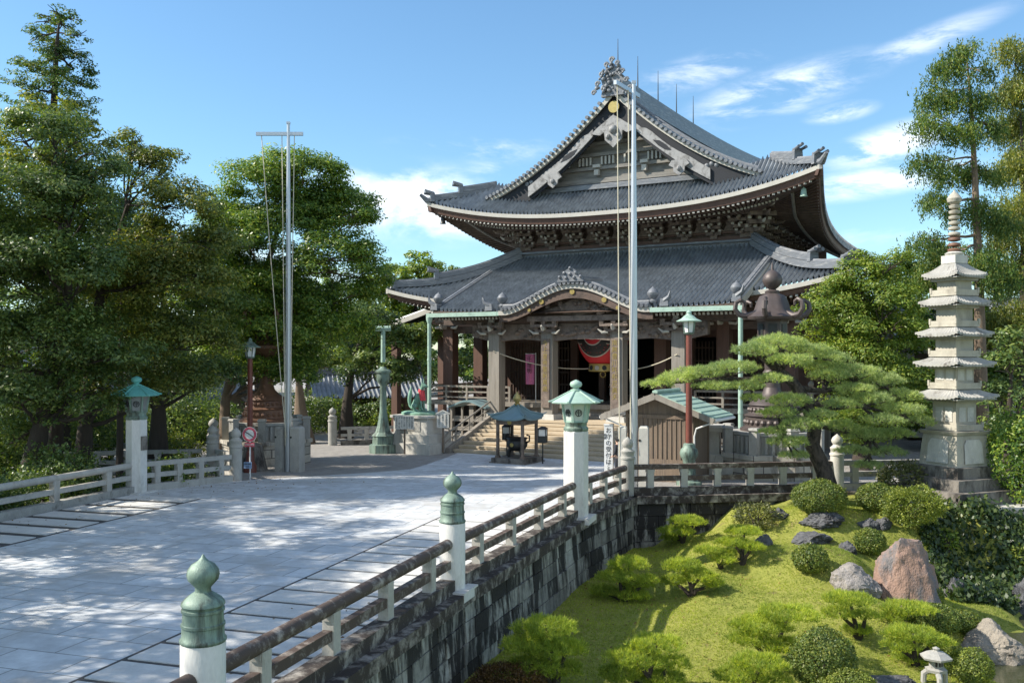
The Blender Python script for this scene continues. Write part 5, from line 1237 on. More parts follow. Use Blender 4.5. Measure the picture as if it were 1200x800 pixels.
V = [(-.30, 0, .50, .20, .20), (-.16, 0, .80, .17, .19), (.02, 0, 1.08, .15, .18), (.14, 0, 1.32, .12, .13), (.22, 0, 1.52, .11, .11), (.30, 0, 1.66, .12, .12), (.45, 0, 1.63, .07, .075), (.64, 0, 1.57, .035, .04),
     (.12, .12, 1.02, .09), (.24, .13, .66, .062), (.26, .13, .38, .055), (.38, .13, .25, .06), (.12, -.12, 1.02, .09), (.24, -.13, .66, .062), (.26, -.13, .38, .055), (.38, -.13, .25, .06),
     (-.26, .22, .48, .15), (-.02, .26, .52, .10), (-.20, .27, .30, .07), (.10, .27, .24, .06), (-.26, -.22, .48, .15), (-.02, -.26, .52, .10), (-.20, -.27, .30, .07), (.10, -.27, .24, .06),
     (.27, .075, 1.78, .045), (.25, .09, 1.92, .032), (.24, .10, 2.04, .008), (.27, -.075, 1.78, .045), (.25, -.09, 1.92, .032), (.24, -.10, 2.04, .008)]
E = [(0, 1), (1, 2), (2, 3), (3, 4), (4, 5), (5, 6), (6, 7), (2, 8), (8, 9), (9, 10), (10, 11), (2, 12), (12, 13), (13, 14), (14, 15), (0, 16), (16, 17), (17, 18), (18, 19), (0, 20), (20, 21), (21, 22), (22, 23), (5, 24), (24, 25), (25, 26), (5, 27), (27, 28), (28, 29)]
skin_mesh('body', V, E, 'fox_bronze', r2, 1)
skin_mesh('tail', [(-.42, 0, .30, .06), (-.62, 0, .45, .09), (-.68, 0, .8, .12), (-.62, 0, 1.15, .12), (-.56, 0, 1.45, .06), (-.54, 0, 1.6, .012)], [(0, 1), (1, 2), (2, 3), (3, 4), (4, 5)], 'fox_bronze', r2, 1)
b = MB(); n = 10
ring_t = [(.17 + .15 * cos(a), .15 * sin(a), 1.42 - .05 * cos(a)) for a in [2 * pi * i / n for i in range(n + 1)]]
ring_b = [(.13 + (.24 if cos(a) > 0 else .20) * cos(a) + .04, .22 * sin(a), 1.42 - (.62 if cos(a) > .2 else .14)) for a in [2 * pi * i / n for i in range(n + 1)]]
b.strip(ring_t, ring_b, (0.015, 0, 0)); b.build('red_bib', 'cloth_red', r2)

def notice(label, p, w, h, z, peak, lines, rz):
    r = thing('notice_board', label, 'notice board', p, rz)
    MB().box((0, .03, (z + h) / 2), (.09, .07, z + h - .1)).build('post', 'wood_board', r)
    b = MB(); pl = [(-w / 2, 0), (w / 2, 0), (w / 2, h)] + ([(0, h + .18)] if peak else []) + [(-w / 2, h)]
    b.prism(pl, (0, -.03, z), (1, 0, 0), (0, 0, 1), (0, .04, 0)); o_ = b.build('board', 'board_white', r)
    for i, t in enumerate(lines): text_mesh('writing', t, h / (len(t) + 1.2), 'ink', o_, (w / 2 - (i + .7) * w / (len(lines) + .4), -.035, z + h - .06), (R(90), 0, 0), True, .002)
    if peak: b = MB(); b.strip([(-w / 2 - .06, -.06, z + h + .0), (0, -.06, z + h + .2), (w / 2 + .06, -.06, z + h)], [(-w / 2 - .06, -.06, z + h - .05), (0, -.06, z + h + .14), (w / 2 + .06, -.06, z + h - .05)], (0, .1, 0)); b.build('cap', 'board_white', r)
notice('white board of small black writing on a wooden post before the pedestal', GP(474, 533), 1.05, .72, 1.42, False, ['豊川稲荷狐像', '境内の皆様へ', '御参拝の方は', '静かにお願い', '致しますよう', '宜しく願上候', '妙厳寺寺務所'], R(-8))
notice('white board with pointed top on a thin post right of the fox pedestal', GP(519, 531), .68, .80, 1.42, True, ['参拝順路案内', '本殿はこちら', '奥の院は右へ'], R(-8))

# incense burner pavilion
p = GP(606, 541); r = thing('incense_pavilion', 'small dark incense burner shelter with curved copper roof and gold flame finial', 'shelter', p, -TH)
MB().box((0, 0, .12), (1.95, 1.95, .26)).box((0, 0, .0), (2.1, 2.1, .1)).build('stone_base', 'dark_stone', r)
for x in (-.72, .72):
    for y in (-.72, .72): MB().box((x, y, 1.2), (.13, .13, 1.95)).box((x, y, .3), (.24, .24, .12), top=.8).build('pillar', 'wood_beam', r)
b = MB()
for a in (-.72, .72): b.box((a, 0, 2.05), (.1, 1.6, .22)); b.box((0, a, 2.05), (1.6, .1, .22))
b.build('frieze', 'wood_beam', r)
b = MB(); EV = 1.0
def pav(u, t):   # pyramid roof, four faces swept round
    k = int(u) % 4; f = u - int(u); c4 = [(-1, -1), (1, -1), (1, 1), (-1, 1)]; a0, a1 = c4[k], c4[(k + 1) % 4]
    x = a0[0] + (a1[0] - a0[0]) * f; y = a0[1] + (a1[1] - a0[1]) * f; w = EV * (1 - t * .97)
    return (x * w, y * w, 2.22 + .16 * (abs(2 * f - 1) ** 3) * (1 - t) + .72 * (t * (.45 + .55 * t)))
b.grid(pav, [i / 8 for i in range(33)], [i / 8 for i in range(9)]); b.grid(lambda u, t: tuple(Vector(pav(u, 0)) + Vector((0, 0, -.07 * t))), [i / 8 for i in range(33)], [0, 1])
rf = b.build('roof', 'copper_roof', r, True, sharp=50)
b = MB(); b.box((0, 0, 2.2), (1.9, 1.9, .05)); b.build('roof_ceiling', 'wood_dark', r)
b = MB()
for sx, sy in ((-1, -1), (1, -1), (1, 1), (-1, 1)): b.tube([(sx * .08, sy * .08, 2.93), (sx * .5, sy * .5, 2.56), (sx * .98, sy * .98, 2.42), (sx * 1.12, sy * 1.12, 2.52)], [.05, .05, .05, .02], 6)
b.build('hip_ridges', 'copper_roof', rf)
MB().lathe([(.13, 2.9), (.16, 2.98), (.08, 3.02), (.18, 3.12), (.22, 3.24), (.16, 3.4), (.05, 3.52), (.01, 3.6)], 16).build('flame_finial', 'gold', rf, True)
MB().disc((0, -.78, 2.07), .12, (0, -1, 0), .03).build('gold_crest', 'gold', r)
rb = thing('incense_burner', 'round dark bronze incense cauldron inside the small shelter', 'incense burner', p + Vector((0, 0, .25)), -TH)
MB().lathe([(.2, .32), (.40, .38), (.52, .55), (.54, .72), (.46, .84), (.50, .92), (.56, .96), (.52, 1.0), (.40, .96)], 24).build('bowl', 'dark_iron', rb, True, sharp=50)
for a in (90, 210, 330): MB().tube([(.34 * cos(R(a)), .34 * sin(R(a)), .42), (.44 * cos(R(a)), .44 * sin(R(a)), .22), (.42 * cos(R(a)), .42 * sin(R(a)), 0)], [.12, .09, .07], 8).build('leg', 'dark_iron', rb, True)
for sg in (1, -1): MB().tube([(sg * .5, 0, .75), (sg * .72, 0, .85), (sg * .72, 0, 1.12), (sg * .56, 0, 1.15)], .045, 7).build('handle', 'dark_iron', rb, True)
MB().disc((0, -.54, .66), .10, (0, -1, 0), .03).build('gold_crest', 'gold', rb)
def box_lantern(label, px, py):
    q = GP(px, py); rr = thing('box_lantern', label, 'box lantern', q, R(-14), 'box lanterns by the incense shelter')
    MB().tube([(0, 0, -.05), (0, 0, 1.1)], .035, 8).build('post', 'dark_iron', rr)
    f = MB(); f.box((0, 0, 1.08), (.42, .42, .05)); f.box((0, 0, 1.75), (.44, .44, .05)); f.box((0, 0, 1.81), (.5, .5, .10), top=.4)
    for x in (-.19, .19):
        for y in (-.19, .19): f.box((x, y, 1.42), (.04, .04, .64))
    f.box((0, 0, 1.25), (.40, .40, .3)); f.build('frame', 'dark_iron', rr)
    MB().box((0, 0, 1.56), (.36, .36, .32)).build('glass', 'board_white', rr)
box_lantern('black box lantern on a thin post right of the incense shelter', 636, 543)
box_lantern('black box lantern seen between the posts of the incense shelter', 594, 539)

# offering table with a small curved roof by the left end of the stairs
q = HL(-7.4, -2.6, -.5); rr = thing('offering_stall', 'small open stall with a curved pale roof left of the stairs', 'stall', q, -TH)
b = MB(); b.strip([(-1.35 + 2.7 * i / 12, -.8, 2.35 + .38 * sin(pi * i / 12) ** 1.5) for i in range(13)], [(-1.35 + 2.7 * i / 12, -.8, 2.24 + .38 * sin(pi * i / 12) ** 1.5) for i in range(13)], (0, 1.6, 0)); b.build('roof', 'copper_roof', rr, True, sharp=40)
for x in (-1.2, 1.2):
    for y in (-.6, .6): MB().box((x, y, 1.1), (.12, .12, 2.3)).build('post', 'wood_grey', rr)
b = MB(); b.box((0, 0, .95), (2.6, 1.4, .12)); b.box((0, -.6, 1.5), (2.5, .08, .14)); b.box((0, -.62, .5), (2.4, .06, .1)); b.build('counter', 'wood_grey', rr)

# wooden hut
hp_ = Vector((6.0, 38.2, gz(38.2))); hut = thing('wooden_hut', 'weathered board hut with green copper roof under the pine branch', 'hut', hp_, -TH)
b = MB(); b.prism([(-1.42, -.1), (1.42, -.1), (1.42, 2.92), (0, 3.46), (-1.42, 2.92)], (0, 0, 0), (1, 0, 0), (0, 0, 1), (0, .08, 0)); b.build('front_wall', 'wood_board', hut)
b = MB(); b.box((1.38, .95, 1.4), (.08, 1.74, 3.0)); b.box((-1.38, .95, 1.4), (.08, 1.74, 3.0)); b.box((0, 1.86, 1.45), (2.84, .08, 3.1)); b.build('side_wall', 'wood_board', hut)
b = MB()
for x in [-1.3 + i * .2 for i in range(14)]: b.box((x, -.018, 1.3), (.03, .03, 2.55))
b.box((0, -.03, 2.62), (2.8, .06, .16)); b.box((1.40, -.02, 1.4), (.1, .1, 3.0)); b.box((-1.40, -.02, 1.4), (.1, .1, 3.0)); b.box((1.42, 1.85, 1.4), (.1, .1, 3.0)); b.box((.4, -.035, .45), (1.6, .05, .9)); b.build('battens', 'wood_board', hut)
for sg in (1, -1):
    b = MB(); b.add([(0, -.45, 3.62), (sg * 2.4, -.45, 2.68), (sg * 2.4, 2.2, 2.68), (0, 2.2, 3.62), (0, -.45, 3.55), (sg * 2.4, -.45, 2.61), (sg * 2.4, 2.2, 2.61), (0, 2.2, 3.55)], [(0, 1, 2, 3), (4, 5, 6, 7), (0, 1, 5, 4), (1, 2, 6, 5), (2, 3, 7, 6)])
    for k in range(7): t = (k + .5) / 7; b.beam((sg * 2.4 * t, -.45, 3.63 - .94 * t), (sg * 2.4 * t, 2.2, 3.63 - .94 * t), .03, .04)
    b.build('roof_slope', 'copper_green' if sg > 0 else 'wood_grey', hut)
    b = MB(); b.beam((0, -.47, 3.46), (sg * 2.42, -.47, 2.52), .07, .22); b.build('gable_board', 'wood_grey', hut)
    b = MB(); b.tube([(sg * 2.45, -.4, 2.55), (sg * 2.45, 2.15, 2.55)], .06, 8); b.tube([(sg * 2.42, -.2, 2.52), (sg * 1.6, -.12, 2.2), (sg * 1.52, -.12, 1.9), (sg * 1.52, -.12, -.1)], .035, 8); b.build('gutter', 'white_paint', hut, True)
b = MB(); b.sweep([(0, -.5, 3.6), (0, .8, 3.6), (0, 2.25, 3.6)], .22, .12); b.build('roof_ridge', 'copper_green', hut)

# stone stand and steps beside the hut
r = thing('stone_stand', 'pale stone pedestal standing on blocks between the hut and the bronze lantern', 'pedestal', Vector((8.7, 40.6, gz(40.6))), R(-20))
MB().box((0, 0, 1.5), (.6, .6, 1.0)).box((0, 0, 2.05), (.85, .85, .18), top=1.15).box((0, 0, 2.2), (.9, .9, .1)).build('pillar', 'pale_stone', r)
MB().box((0, 0, .75), (1.1, 1.1, .5)).box((.25, -.1, .2), (1.9, 1.7, .7)).build('stone_blocks', 'pale_stone', r)

# big bronze lanterns
def bronze_lantern(label, p, m='brown_bronze'):
    r = thing('bronze_lantern', label, 'bronze lantern', p, R(-14), 'big bronze lanterns')
    st = MB(); st.lathe([(2.2, -.3), (2.2, 1.0), (2.3, 1.02), (2.3, 1.2)], 8, rot=pi / 8); st.build('lower_stone_base', 'base_blocks', r)
    s2 = MB(); s2.lathe([(1.75, 1.2), (1.75, 1.95), (1.85, 1.97), (1.85, 2.1)], 8, rot=pi / 8)
    for k in range(40): a = 2 * pi * k / 40; s2.box((1.75 * cos(a), 1.75 * sin(a), 1.58), (.1, .1, .7), a)
    s2.build('upper_stone_base', 'grey_stone', r)
    for k in range(8): a = pi / 8 + k * pi / 4; q = MB(); q.box((2.0 * cos(a), 2.0 * sin(a), 1.72), (.34, .34, 1.05), a); q.box((2.0 * cos(a), 2.0 * sin(a), 2.28), (.44, .44, .1), a, top=.8); q.build('base_post', 'grey_stone', r)
    b = MB(); b.lathe([(1.35, 2.1), (1.35, 2.2), (1.15, 2.3), (1.12, 2.7), (1.2, 2.75), (1.0, 2.85), (.92, 3.15), (1.0, 3.2), (.9, 3.32), (.62, 3.5), (.42, 3.7), (.34, 3.95)], 28)
    for k in range(26): a = 2 * pi * k / 26; b.ball((1.1 * cos(a), 1.1 * sin(a), 2.48), .13, n=7, k=4); b.ball((.95 * cos(a), .95 * sin(a), 3.0), .11, n=7, k=4)
    b.build('lotus_foot', m, r, True, sharp=40)
    MB().lathe([(.34, 3.95), (.32, 4.4), (.40, 4.5), (.40, 4.6), (.32, 4.7), (.34, 5.1), (.5, 5.4), (.85, 5.6), (1.05, 5.8), (1.05, 5.95), (.7, 6.0)], 24).build('stem', m, r, True, sharp=40)
    c = MB(); c.lathe([(.66, 6.0), (.62, 6.1), (.62, 6.75), (.7, 6.85)], 6)
    c.build('fire_chamber', m, r)
    for k in range(6): a = pi / 6 + k * pi / 3; q = MB(); q.box((.55 * cos(a), .55 * sin(a), 6.42), (.03, .36, .46), a); q.build('lattice_window', 'dark_iron', r)
    t = MB(); t.lathe([(1.15, 6.85), (1.2, 6.95), (1.0, 7.05), (.72, 7.25), (.62, 7.6), (.5, 7.85), (.28, 7.95), (.3, 8.05), (.22, 8.1)], 24, lobes=6, amp=.06)
    rf = t.build('roof', m, r, True, sharp=45)
    for k in range(6):
        a = k * pi / 3 + .3; d = Vector((cos(a), sin(a), 0)); path = [(.75, 7.1), (1.15, 6.98), (1.45, 7.05), (1.62, 7.28), (1.58, 7.55), (1.38, 7.68), (1.2, 7.58), (1.2, 7.42)]
        MB().tube([d * x + Vector((0, 0, z)) for x, z in path], [.13, .13, .12, .11, .1, .09, .07, .05], 8).build('scroll', m, rf, True)
    MB().lathe([(.2, 8.08), (.14, 8.14), (.25, 8.22), (.38, 8.38), (.42, 8.55), (.36, 8.75), (.2, 8.9), (.07, 8.97), (.05, 9.15), (.01, 9.3)], 20).build('ball_finial', m, rf, True)
    return r
bronze_lantern('huge brown bronze lantern with scrolled roof rising behind the leaning pine', Vector((11.15, 40.2, gz(40.2) - .1)))
bronze_lantern('huge rust brown bronze lantern half hidden under the left trees', Vector((-12.5, 47.8, gz(47.8))), 'rust_bronze')
b = MB(); b.lathe([(.75, -.2), (.62, .2), (.5, .7), (.42, 1.1), (.2, 1.3)], 14); o_ = tag(b.build('stone_marker', 'dark_stone', None, True), 'dark rounded stone standing behind the no entry sign', 'stone'); o_.location = GP(297, 551)

# five storey stone pagoda
PG = Vector((15.55, 33.0, -.06)); pg = thing('stone_pagoda', 'tall pale stone pagoda with five roofs and ringed spire on stepped base', 'pagoda', PG, R(24))
b = MB(); b.box((0, 0, .22), (3.2, 3.2, .44)); b.box((0, 0, .62), (2.55, 2.55, .40)); b.box((0, 0, 1.0), (2.0, 2.0, .38)); b.build('stepped_base', 'dark_stone', pg)
b = MB(); b.box((0, 0, 1.74), (1.62, 1.62, 1.1), top=.88); b.box((0, 0, 2.34), (1.52, 1.52, .12), top=1.1); ped = b.build('pedestal', 'pagoda_stone', pg)
for k in range(4):
    a = k * pi / 2; q = MB(); q.prism([(-.45, -.42), (.45, -.42), (.42, .25), (.3, .4), (-.3, .4), (-.42, .25)], Vector((0, -.79, 1.72)), (1, 0, 0), (0, .10, .995), (0, -.02, 0)); o_ = q.build('carved_panel', 'pale_stone', pg); o_.rotation_euler = (0, 0, a)
levels = [(2.42, 3.55, .98, 2.02), (3.86, 4.68, .88, 1.90), (4.98, 5.72, .85, 1.80), (6.02, 6.80, .82, 1.66), (7.10, 7.76, .78, 1.50)]
for i, (z0, z1, w, rw) in enumerate(levels):
    q = MB(); q.box((0, 0, (z0 + z1) / 2), (w, w, z1 - z0)); 
    st_ = q.build('storey', 'pagoda_stone', pg)
    q = MB(); q.box((0, 0, z0 + .05), (w + .32, w + .32, .10))
    for k in range(4):
        a = k * pi / 2; Mx = Matrix.Rotation(a, 3, 'Z')
        q.box(Mx @ Vector((0, -(w / 2 + .14), z0 + .155)), (w + .30, .045, .11), a)
        for x in (-1, 1): q.box(Mx @ Vector((x * (w / 2 + .13), -(w / 2 + .14), z0 + .19)), (.075, .075, .2), a)
    q.build('balcony', 'pagoda_stone', st_)
    if i < 2:
        for k in range(4): a = k * pi / 2; q = MB(); q.box((-.2, -w / 2 - .008, z0 + .55), (.3, .02, .5)); q.box((.2, -w / 2 - .008, z0 + .55), (.3, .02, .5)); o_ = q.build('door_panel', 'pale_stone', st_); o_.rotation_euler = (0, 0, a)
    def proof(u, t, z1=z1, rw=rw, last=(i == 4)):
        k = int(u) % 4; f = u - int(u); c4 = [(-1, -1), (1, -1), (1, 1), (-1, 1)]; a0, a1 = c4[k], c4[(k + 1) % 4]
        x = a0[0] + (a1[0] - a0[0]) * f; y = a0[1] + (a1[1] - a0[1]) * f; ww = rw / 2 * (1 - t) + t * (.42 if not last else .2)
        return (x * ww, y * ww, z1 + .02 + .10 * (abs(2 * f - 1) ** 3) * (1 - t) + (.34 if not last else .55) * (t * (.55 + .45 * t)) + .035 * (1 if int(f * 24 + .01) % 2 else 0) * (1 - .5 * t))
    q = MB(); us = [j / 24 for j in range(97)]; q.grid(proof, us, [0, .25, .5, .75, 1]); q.grid(lambda u, t: tuple(Vector(proof(u, 0)) * 1 + Vector((0, 0, -.08 * t))) if t < 1.5 else (0, 0, 0), us, [0, 1])
    q.box((0, 0, z1 - .04), (rw * .93, rw * .93, .04)); q.box((0, 0, z1 - .10), (w + .3, w + .3, .08)); q.build('roof', 'grey_stone', pg)
sp = MB(); sp.box((0, 0, 8.38), (.6, .6, .28)); sp.lathe([(.26, 8.5), (.32, 8.6), (.2, 8.66)], 14); spo = sp.build('spire_base', 'pale_stone', pg)
for k in range(9): z = 8.70 + k * .19; q = MB(); q.lathe([(.10, z - .06), (.215 - .006 * k, z - .03), (.225 - .006 * k, z + .02), (.19, z + .06), (.10, z + .09)], 18); q.build('spire_ring', 'rust_bronze' if k < 3 else 'pagoda_stone', spo, True, sharp=50)
q = MB(); q.lathe([(.1, 10.3), (.22, 10.4), (.25, 10.52), (.16, 10.66), (.05, 10.76), (.01, 10.84)], 16); q.build('spire_jewel', 'pagoda_stone', spo, True)

# small stone lantern by the pond
q = GT(1097, 803); zt = AT(1097, 757, q.y).z; hL = zt - q.z; k = max(.8, hL) / 1.15
r = thing('stone_lantern', 'small pale stone lantern with wide hexagonal cap beside the pond', 'stone lantern', q, .4)
for a in (0, 120, 240): MB().tube([(.16 * k * cos(R(a)), .16 * k * sin(R(a)), .45 * k), (.34 * k * cos(R(a)), .34 * k * sin(R(a)), .3 * k), (.36 * k * cos(R(a)), .36 * k * sin(R(a)), -.1)], [.1 * k, .09 * k, .08 * k], 8).build('leg', 'grey_stone', r, True)
MB().lathe([(.3 * k, .42 * k), (.32 * k, .5 * k), (.22 * k, .54 * k)], 6).build('platform', 'grey_stone', r)
b = MB(); b.lathe([(.2 * k, .54 * k), (.2 * k, .82 * k)], 6); b.build('fire_box', 'grey_stone', r)
for a in (-60, 0, 60, 120): b = MB(); b.box((.175 * k * cos(R(a + 30 - 90)), .175 * k * sin(R(a + 30 - 90)), .68 * k), (.02, .14 * k, .16 * k), R(a + 30 - 90)); b.build('fire_opening', 'interior', r)
MB().lathe([(.44 * k, .80 * k), (.46 * k, .86 * k), (.26 * k, .98 * k), (.1 * k, 1.02 * k), (.08 * k, 1.05 * k), (.11 * k, 1.1 * k), (.01, 1.15 * k)], 6).build('cap', 'grey_stone', r)

# visitors
def person(label, p, rz, kind):
    r = thing('person', label, 'person', p, rz)
    Vb = [(0, 0, .95, .135, .10), (0, 0, 1.12, .125, .095), (0, -.01, 1.32, .15, .105), (0, 0, 1.44, .12, .08), (0, 0, 1.50, .055), (0, -.01, 1.56, .07, .08), (0, -.015, 1.65, .085, .10), (0, -.01, 1.72, .05, .06),
          (.19, 0, 1.40, .065), (.23, .0, 1.14, .045), (.17, -.16, .98, .036), (.13, -.22, .95, .03), (-.19, 0, 1.40, .065), (-.23, .0, 1.14, .045), (-.17, -.16, .98, .036), (-.13, -.22, .95, .03),
          (.09, 0, .84, .10), (.10, -.01, .48, .065), (.10, .02, .09, .042), (.11, -.14, .04, .035), (-.09, 0, .84, .10), (-.10, .01, .48, .065), (-.10, .05, .09, .042), (-.11, -.11, .04, .035), (0, -.11, 1.635, .016)]
    Eb = [(0, 1), (1, 2), (2, 3), (3, 4), (4, 5), (5, 6), (6, 7), (3, 8), (8, 9), (9, 10), (10, 11), (3, 12), (12, 13), (13, 14), (14, 15), (0, 16), (16, 17), (17, 18), (18, 19), (0, 20), (20, 21), (21, 22), (22, 23), (6, 24)]
    skin_mesh('body', Vb, Eb, 'skin', r, 2)
    for sg in (1, -1):
        for k in range(5): MB().tube([(sg * (.135 + .006 * k), -.225 - .004 * abs(k - 2), .965 - .012 * k), (sg * (.10 + .005 * k), -.26, .955 - .012 * k), (sg * .085, -.262 + .01 * (k == 4), .935 - .012 * k)], [.009, .008, .006], 6).build('finger', 'skin', r, True)
        MB().ball((sg * .033, -.098, 1.66), .011, n=8, k=5).build('eye', 'ink', r, True)
    Vt = [(0, 0, .80, .16, .12), (0, 0, 1.12, .15, .118), (0, -.01, 1.32, .175, .128), (0, 0, 1.47, .10, .075), (.19, 0, 1.40, .085), (.235, 0, 1.14, .062), (.185, -.13, 1.01, .05), (-.19, 0, 1.40, .085), (-.235, 0, 1.14, .062), (-.185, -.13, 1.01, .05)]
    Et = [(0, 1), (1, 2), (2, 3), (2, 4), (4, 5), (5, 6), (2, 7), (7, 8), (8, 9)]
    top = 'suit_dark' if kind == 'man' else 'cloth_white'
    skin_mesh('jacket' if kind == 'man' else 'smock', Vt, Et, top, r, 2)
    if kind == 'man':
        skin_mesh('trousers', [(0, 0, .95, .15, .12), (.09, 0, .82, .115), (.10, -.01, .48, .082), (.10, .02, .07, .065), (-.09, 0, .82, .115), (-.10, .01, .48, .082), (-.10, .05, .07, .065)], [(0, 1), (1, 2), (2, 3), (0, 4), (4, 5), (5, 6)], 'suit_dark', r, 2)
    else:
        MB().lathe([(.15, 1.0), (.2, .8), (.24, .5), (.25, .42)], 20).build('skirt', 'cloth_white', r, True)
    for sg in (1, -1): MB().lathe([(.055, 0), (.06, .03), (.045, .09), (.02, .1)], 10, (sg * .105, -.05 if sg > 0 else -.02, 0)).build('shoe', 'hair_black', r, True)
    MB().lathe([(.105, 1.60), (.115, 1.68), (.10, 1.745), (.06, 1.78), (.01, 1.79)], 16, (0, .012, 0)).build('hair', 'hair_black', r, True)
    return r
person('person in a dark suit standing with joined hands by the white sign post', Vector((4.38, 38.9, gz(38.9))), R(-120), 'man')
person('person in white clothes standing in the dark hall doorway', HL(-.85, 3.6, 2.0), R(-60), 'woman')

# ------------------------------------------------------------------ lesser buildings behind
def small_hall(label, c, rz, w, d, h, rh, wallm, ov=1.0):
    r = thing('tiled_building', label, 'building', c, rz)
    MB().box((0, 0, h / 2), (w, d, h)).build('walls', wallm, r)
    for sg in (1, -1):
        b = MB(); tiled(b, lambda s, t, sg=sg: (s, -sg * (d / 2 + ov) * (1 - t), h - .2 + rh * t * (.7 + .3 * t)), rib_cols(-w / 2 - ov, w / 2 + ov, .35), 5); b.build('roof_slope', 'tile', r, True, sharp=60)
    b = MB(); b.sweep([(-w / 2 - ov, 0, h - .2 + rh - .1), (0, 0, h - .2 + rh - .1), (w / 2 + ov, 0, h - .2 + rh - .1)], .5, .55); b.build('roof_ridge', 'ridge_tile', r)
    for sg in (1, -1): b = MB(); b.prism([(-d / 2, 0), (d / 2, 0), (0, rh * .9)], (sg * w / 2 - .05, 0, h - .3), (0, 1, 0), (0, 0, 1), (.1, 0, 0)); b.build('gable_wall', wallm, r)
    for i in range(int(w / 2.2)): b = MB(); x = -w / 2 + 1.1 + i * 2.2; b.box((x, -d / 2 - .02, h * .5), (1.3, .06, h * .62)); b.build('shutter', 'wood_dark', r)
small_hall('low tiled hall with white ridge seen under the left trees behind the lamp pillar', Vector((-23.5, 64, -.9)), R(-8), 9, 5, 2.6, 1.8, 'wood_board')
small_hall('small tiled hall glimpsed between trunks left of the bronze post', Vector((-11.5, 74, -.5)), R(20), 7, 4, 2.4, 1.8, 'wood_board')
small_hall('pale walled house beyond the trunks at far left', Vector((-42, 72, -.5)), R(-12), 16, 8, 4.4, 2.4, 'plaster_white')
small_hall('pale building behind the conifers at the right edge', Vector((34, 62, -.3)), R(-14), 16, 8, 6.6, 2.2, 'plaster_white')

# ------------------------------------------------------------------ rocks and planting of the garden
def rock(label, px, py, wpx, hpx, m, seed, depth=.8, sharp=.35, name='rock', cat='rock', cut=None, group=None, p=None, boxy=0):
    p = p or GT(px, py); s = p.y / F; w, h = wpx * s, hpx * s; rnd = random.Random(seed)
    bm = bmesh.new(); bmesh.ops.create_icosphere(bm, subdivisions=5, radius=1)
    planes = [(Vector((rnd.uniform(-1, 1), rnd.uniform(-1, 1), rnd.uniform(-.3, 1))).normalized(), rnd.uniform(.55, .85)) for _ in range(10)]
    off = Vector((seed * 7.3, seed * 1.7, seed * 3.1))
    for v in bm.verts:
        q = v.co.copy()
        if boxy: q = Vector([math.copysign(abs(x) ** boxy, x) for x in q]) * .86
        for nrm, dd in planes:
            t = q.dot(nrm)
            if t > dd: q -= nrm * (t - dd) * .92
        k = 1 + sharp * .55 * mnoise.noise(q * 1.6 + off) + sharp * .40 * abs(mnoise.noise(q * 4 + off)) - sharp * .12 + sharp * .16 * mnoise.noise(q * 11 + off) + sharp * .07 * mnoise.noise(q * 25 + off)
        q *= k; v.co = Vector((q.x * w * .55, q.y * w * .55 * depth, (q.z + .55) * h * .62))
    me = bpy.data.meshes.new(name); bm.to_mesh(me); bm.free(); me.materials.append(M[m]); me.polygons.foreach_set('use_smooth', [True] * len(me.polygons))
    try: me.set_sharp_from_angle(angle=R(28))
    except Exception: pass
    o = bpy.data.objects.new(name, me); COL.objects.link(o); o.location = p - Vector((0, 0, .05 + .1 * h)); tag(o, label, cat, group)
    return o
rock('large reddish upright boulder beside the ivy bank', 1064, 706, 76, 100, 'rock_red', 4, .8, .30, boxy=.62)
rock('squat split grey boulder with pale top left of the red boulder', 1003, 692, 56, 42, 'rock_grey', 5, boxy=.7)
rock('rough tan boulder at the edge of the pond', 1160, 772, 76, 54, 'rock_tan', 8)
for lab, px, py, w, h, sd in (('jagged dark rock between the two dark round bushes', 962, 612, 44, 20, 11), ('low dark rock on the grass below the knoll bushes', 948, 634, 42, 20, 12), ('dark rock at the foot of the bright fluffy bush', 1018, 618, 26, 14, 13), ('small dark rock next to the spiky grey shrub', 912, 606, 26, 16, 14),
                             ('small dark rock beside the layered dwarf pine at the slope top', 897, 638, 22, 15, 15), ('brown rock tucked under the small round bush by the split boulder', 992, 645, 24, 14, 16), ('dark rock just left of the bright fluffy bush', 1036, 616, 18, 16, 17), ('flat dark rock at the foot of the biggest round bush', 1035, 800, 60, 14, 18), ('dark rock showing through the ivy bank', 1118, 700, 24, 30, 19), ('grey rock at the right edge of the ivy bank', 1197, 715, 24, 50, 20)):
    rock(lab, px, py, w, h, 'rock_dark', sd, .8, .5, group='dark garden rocks')

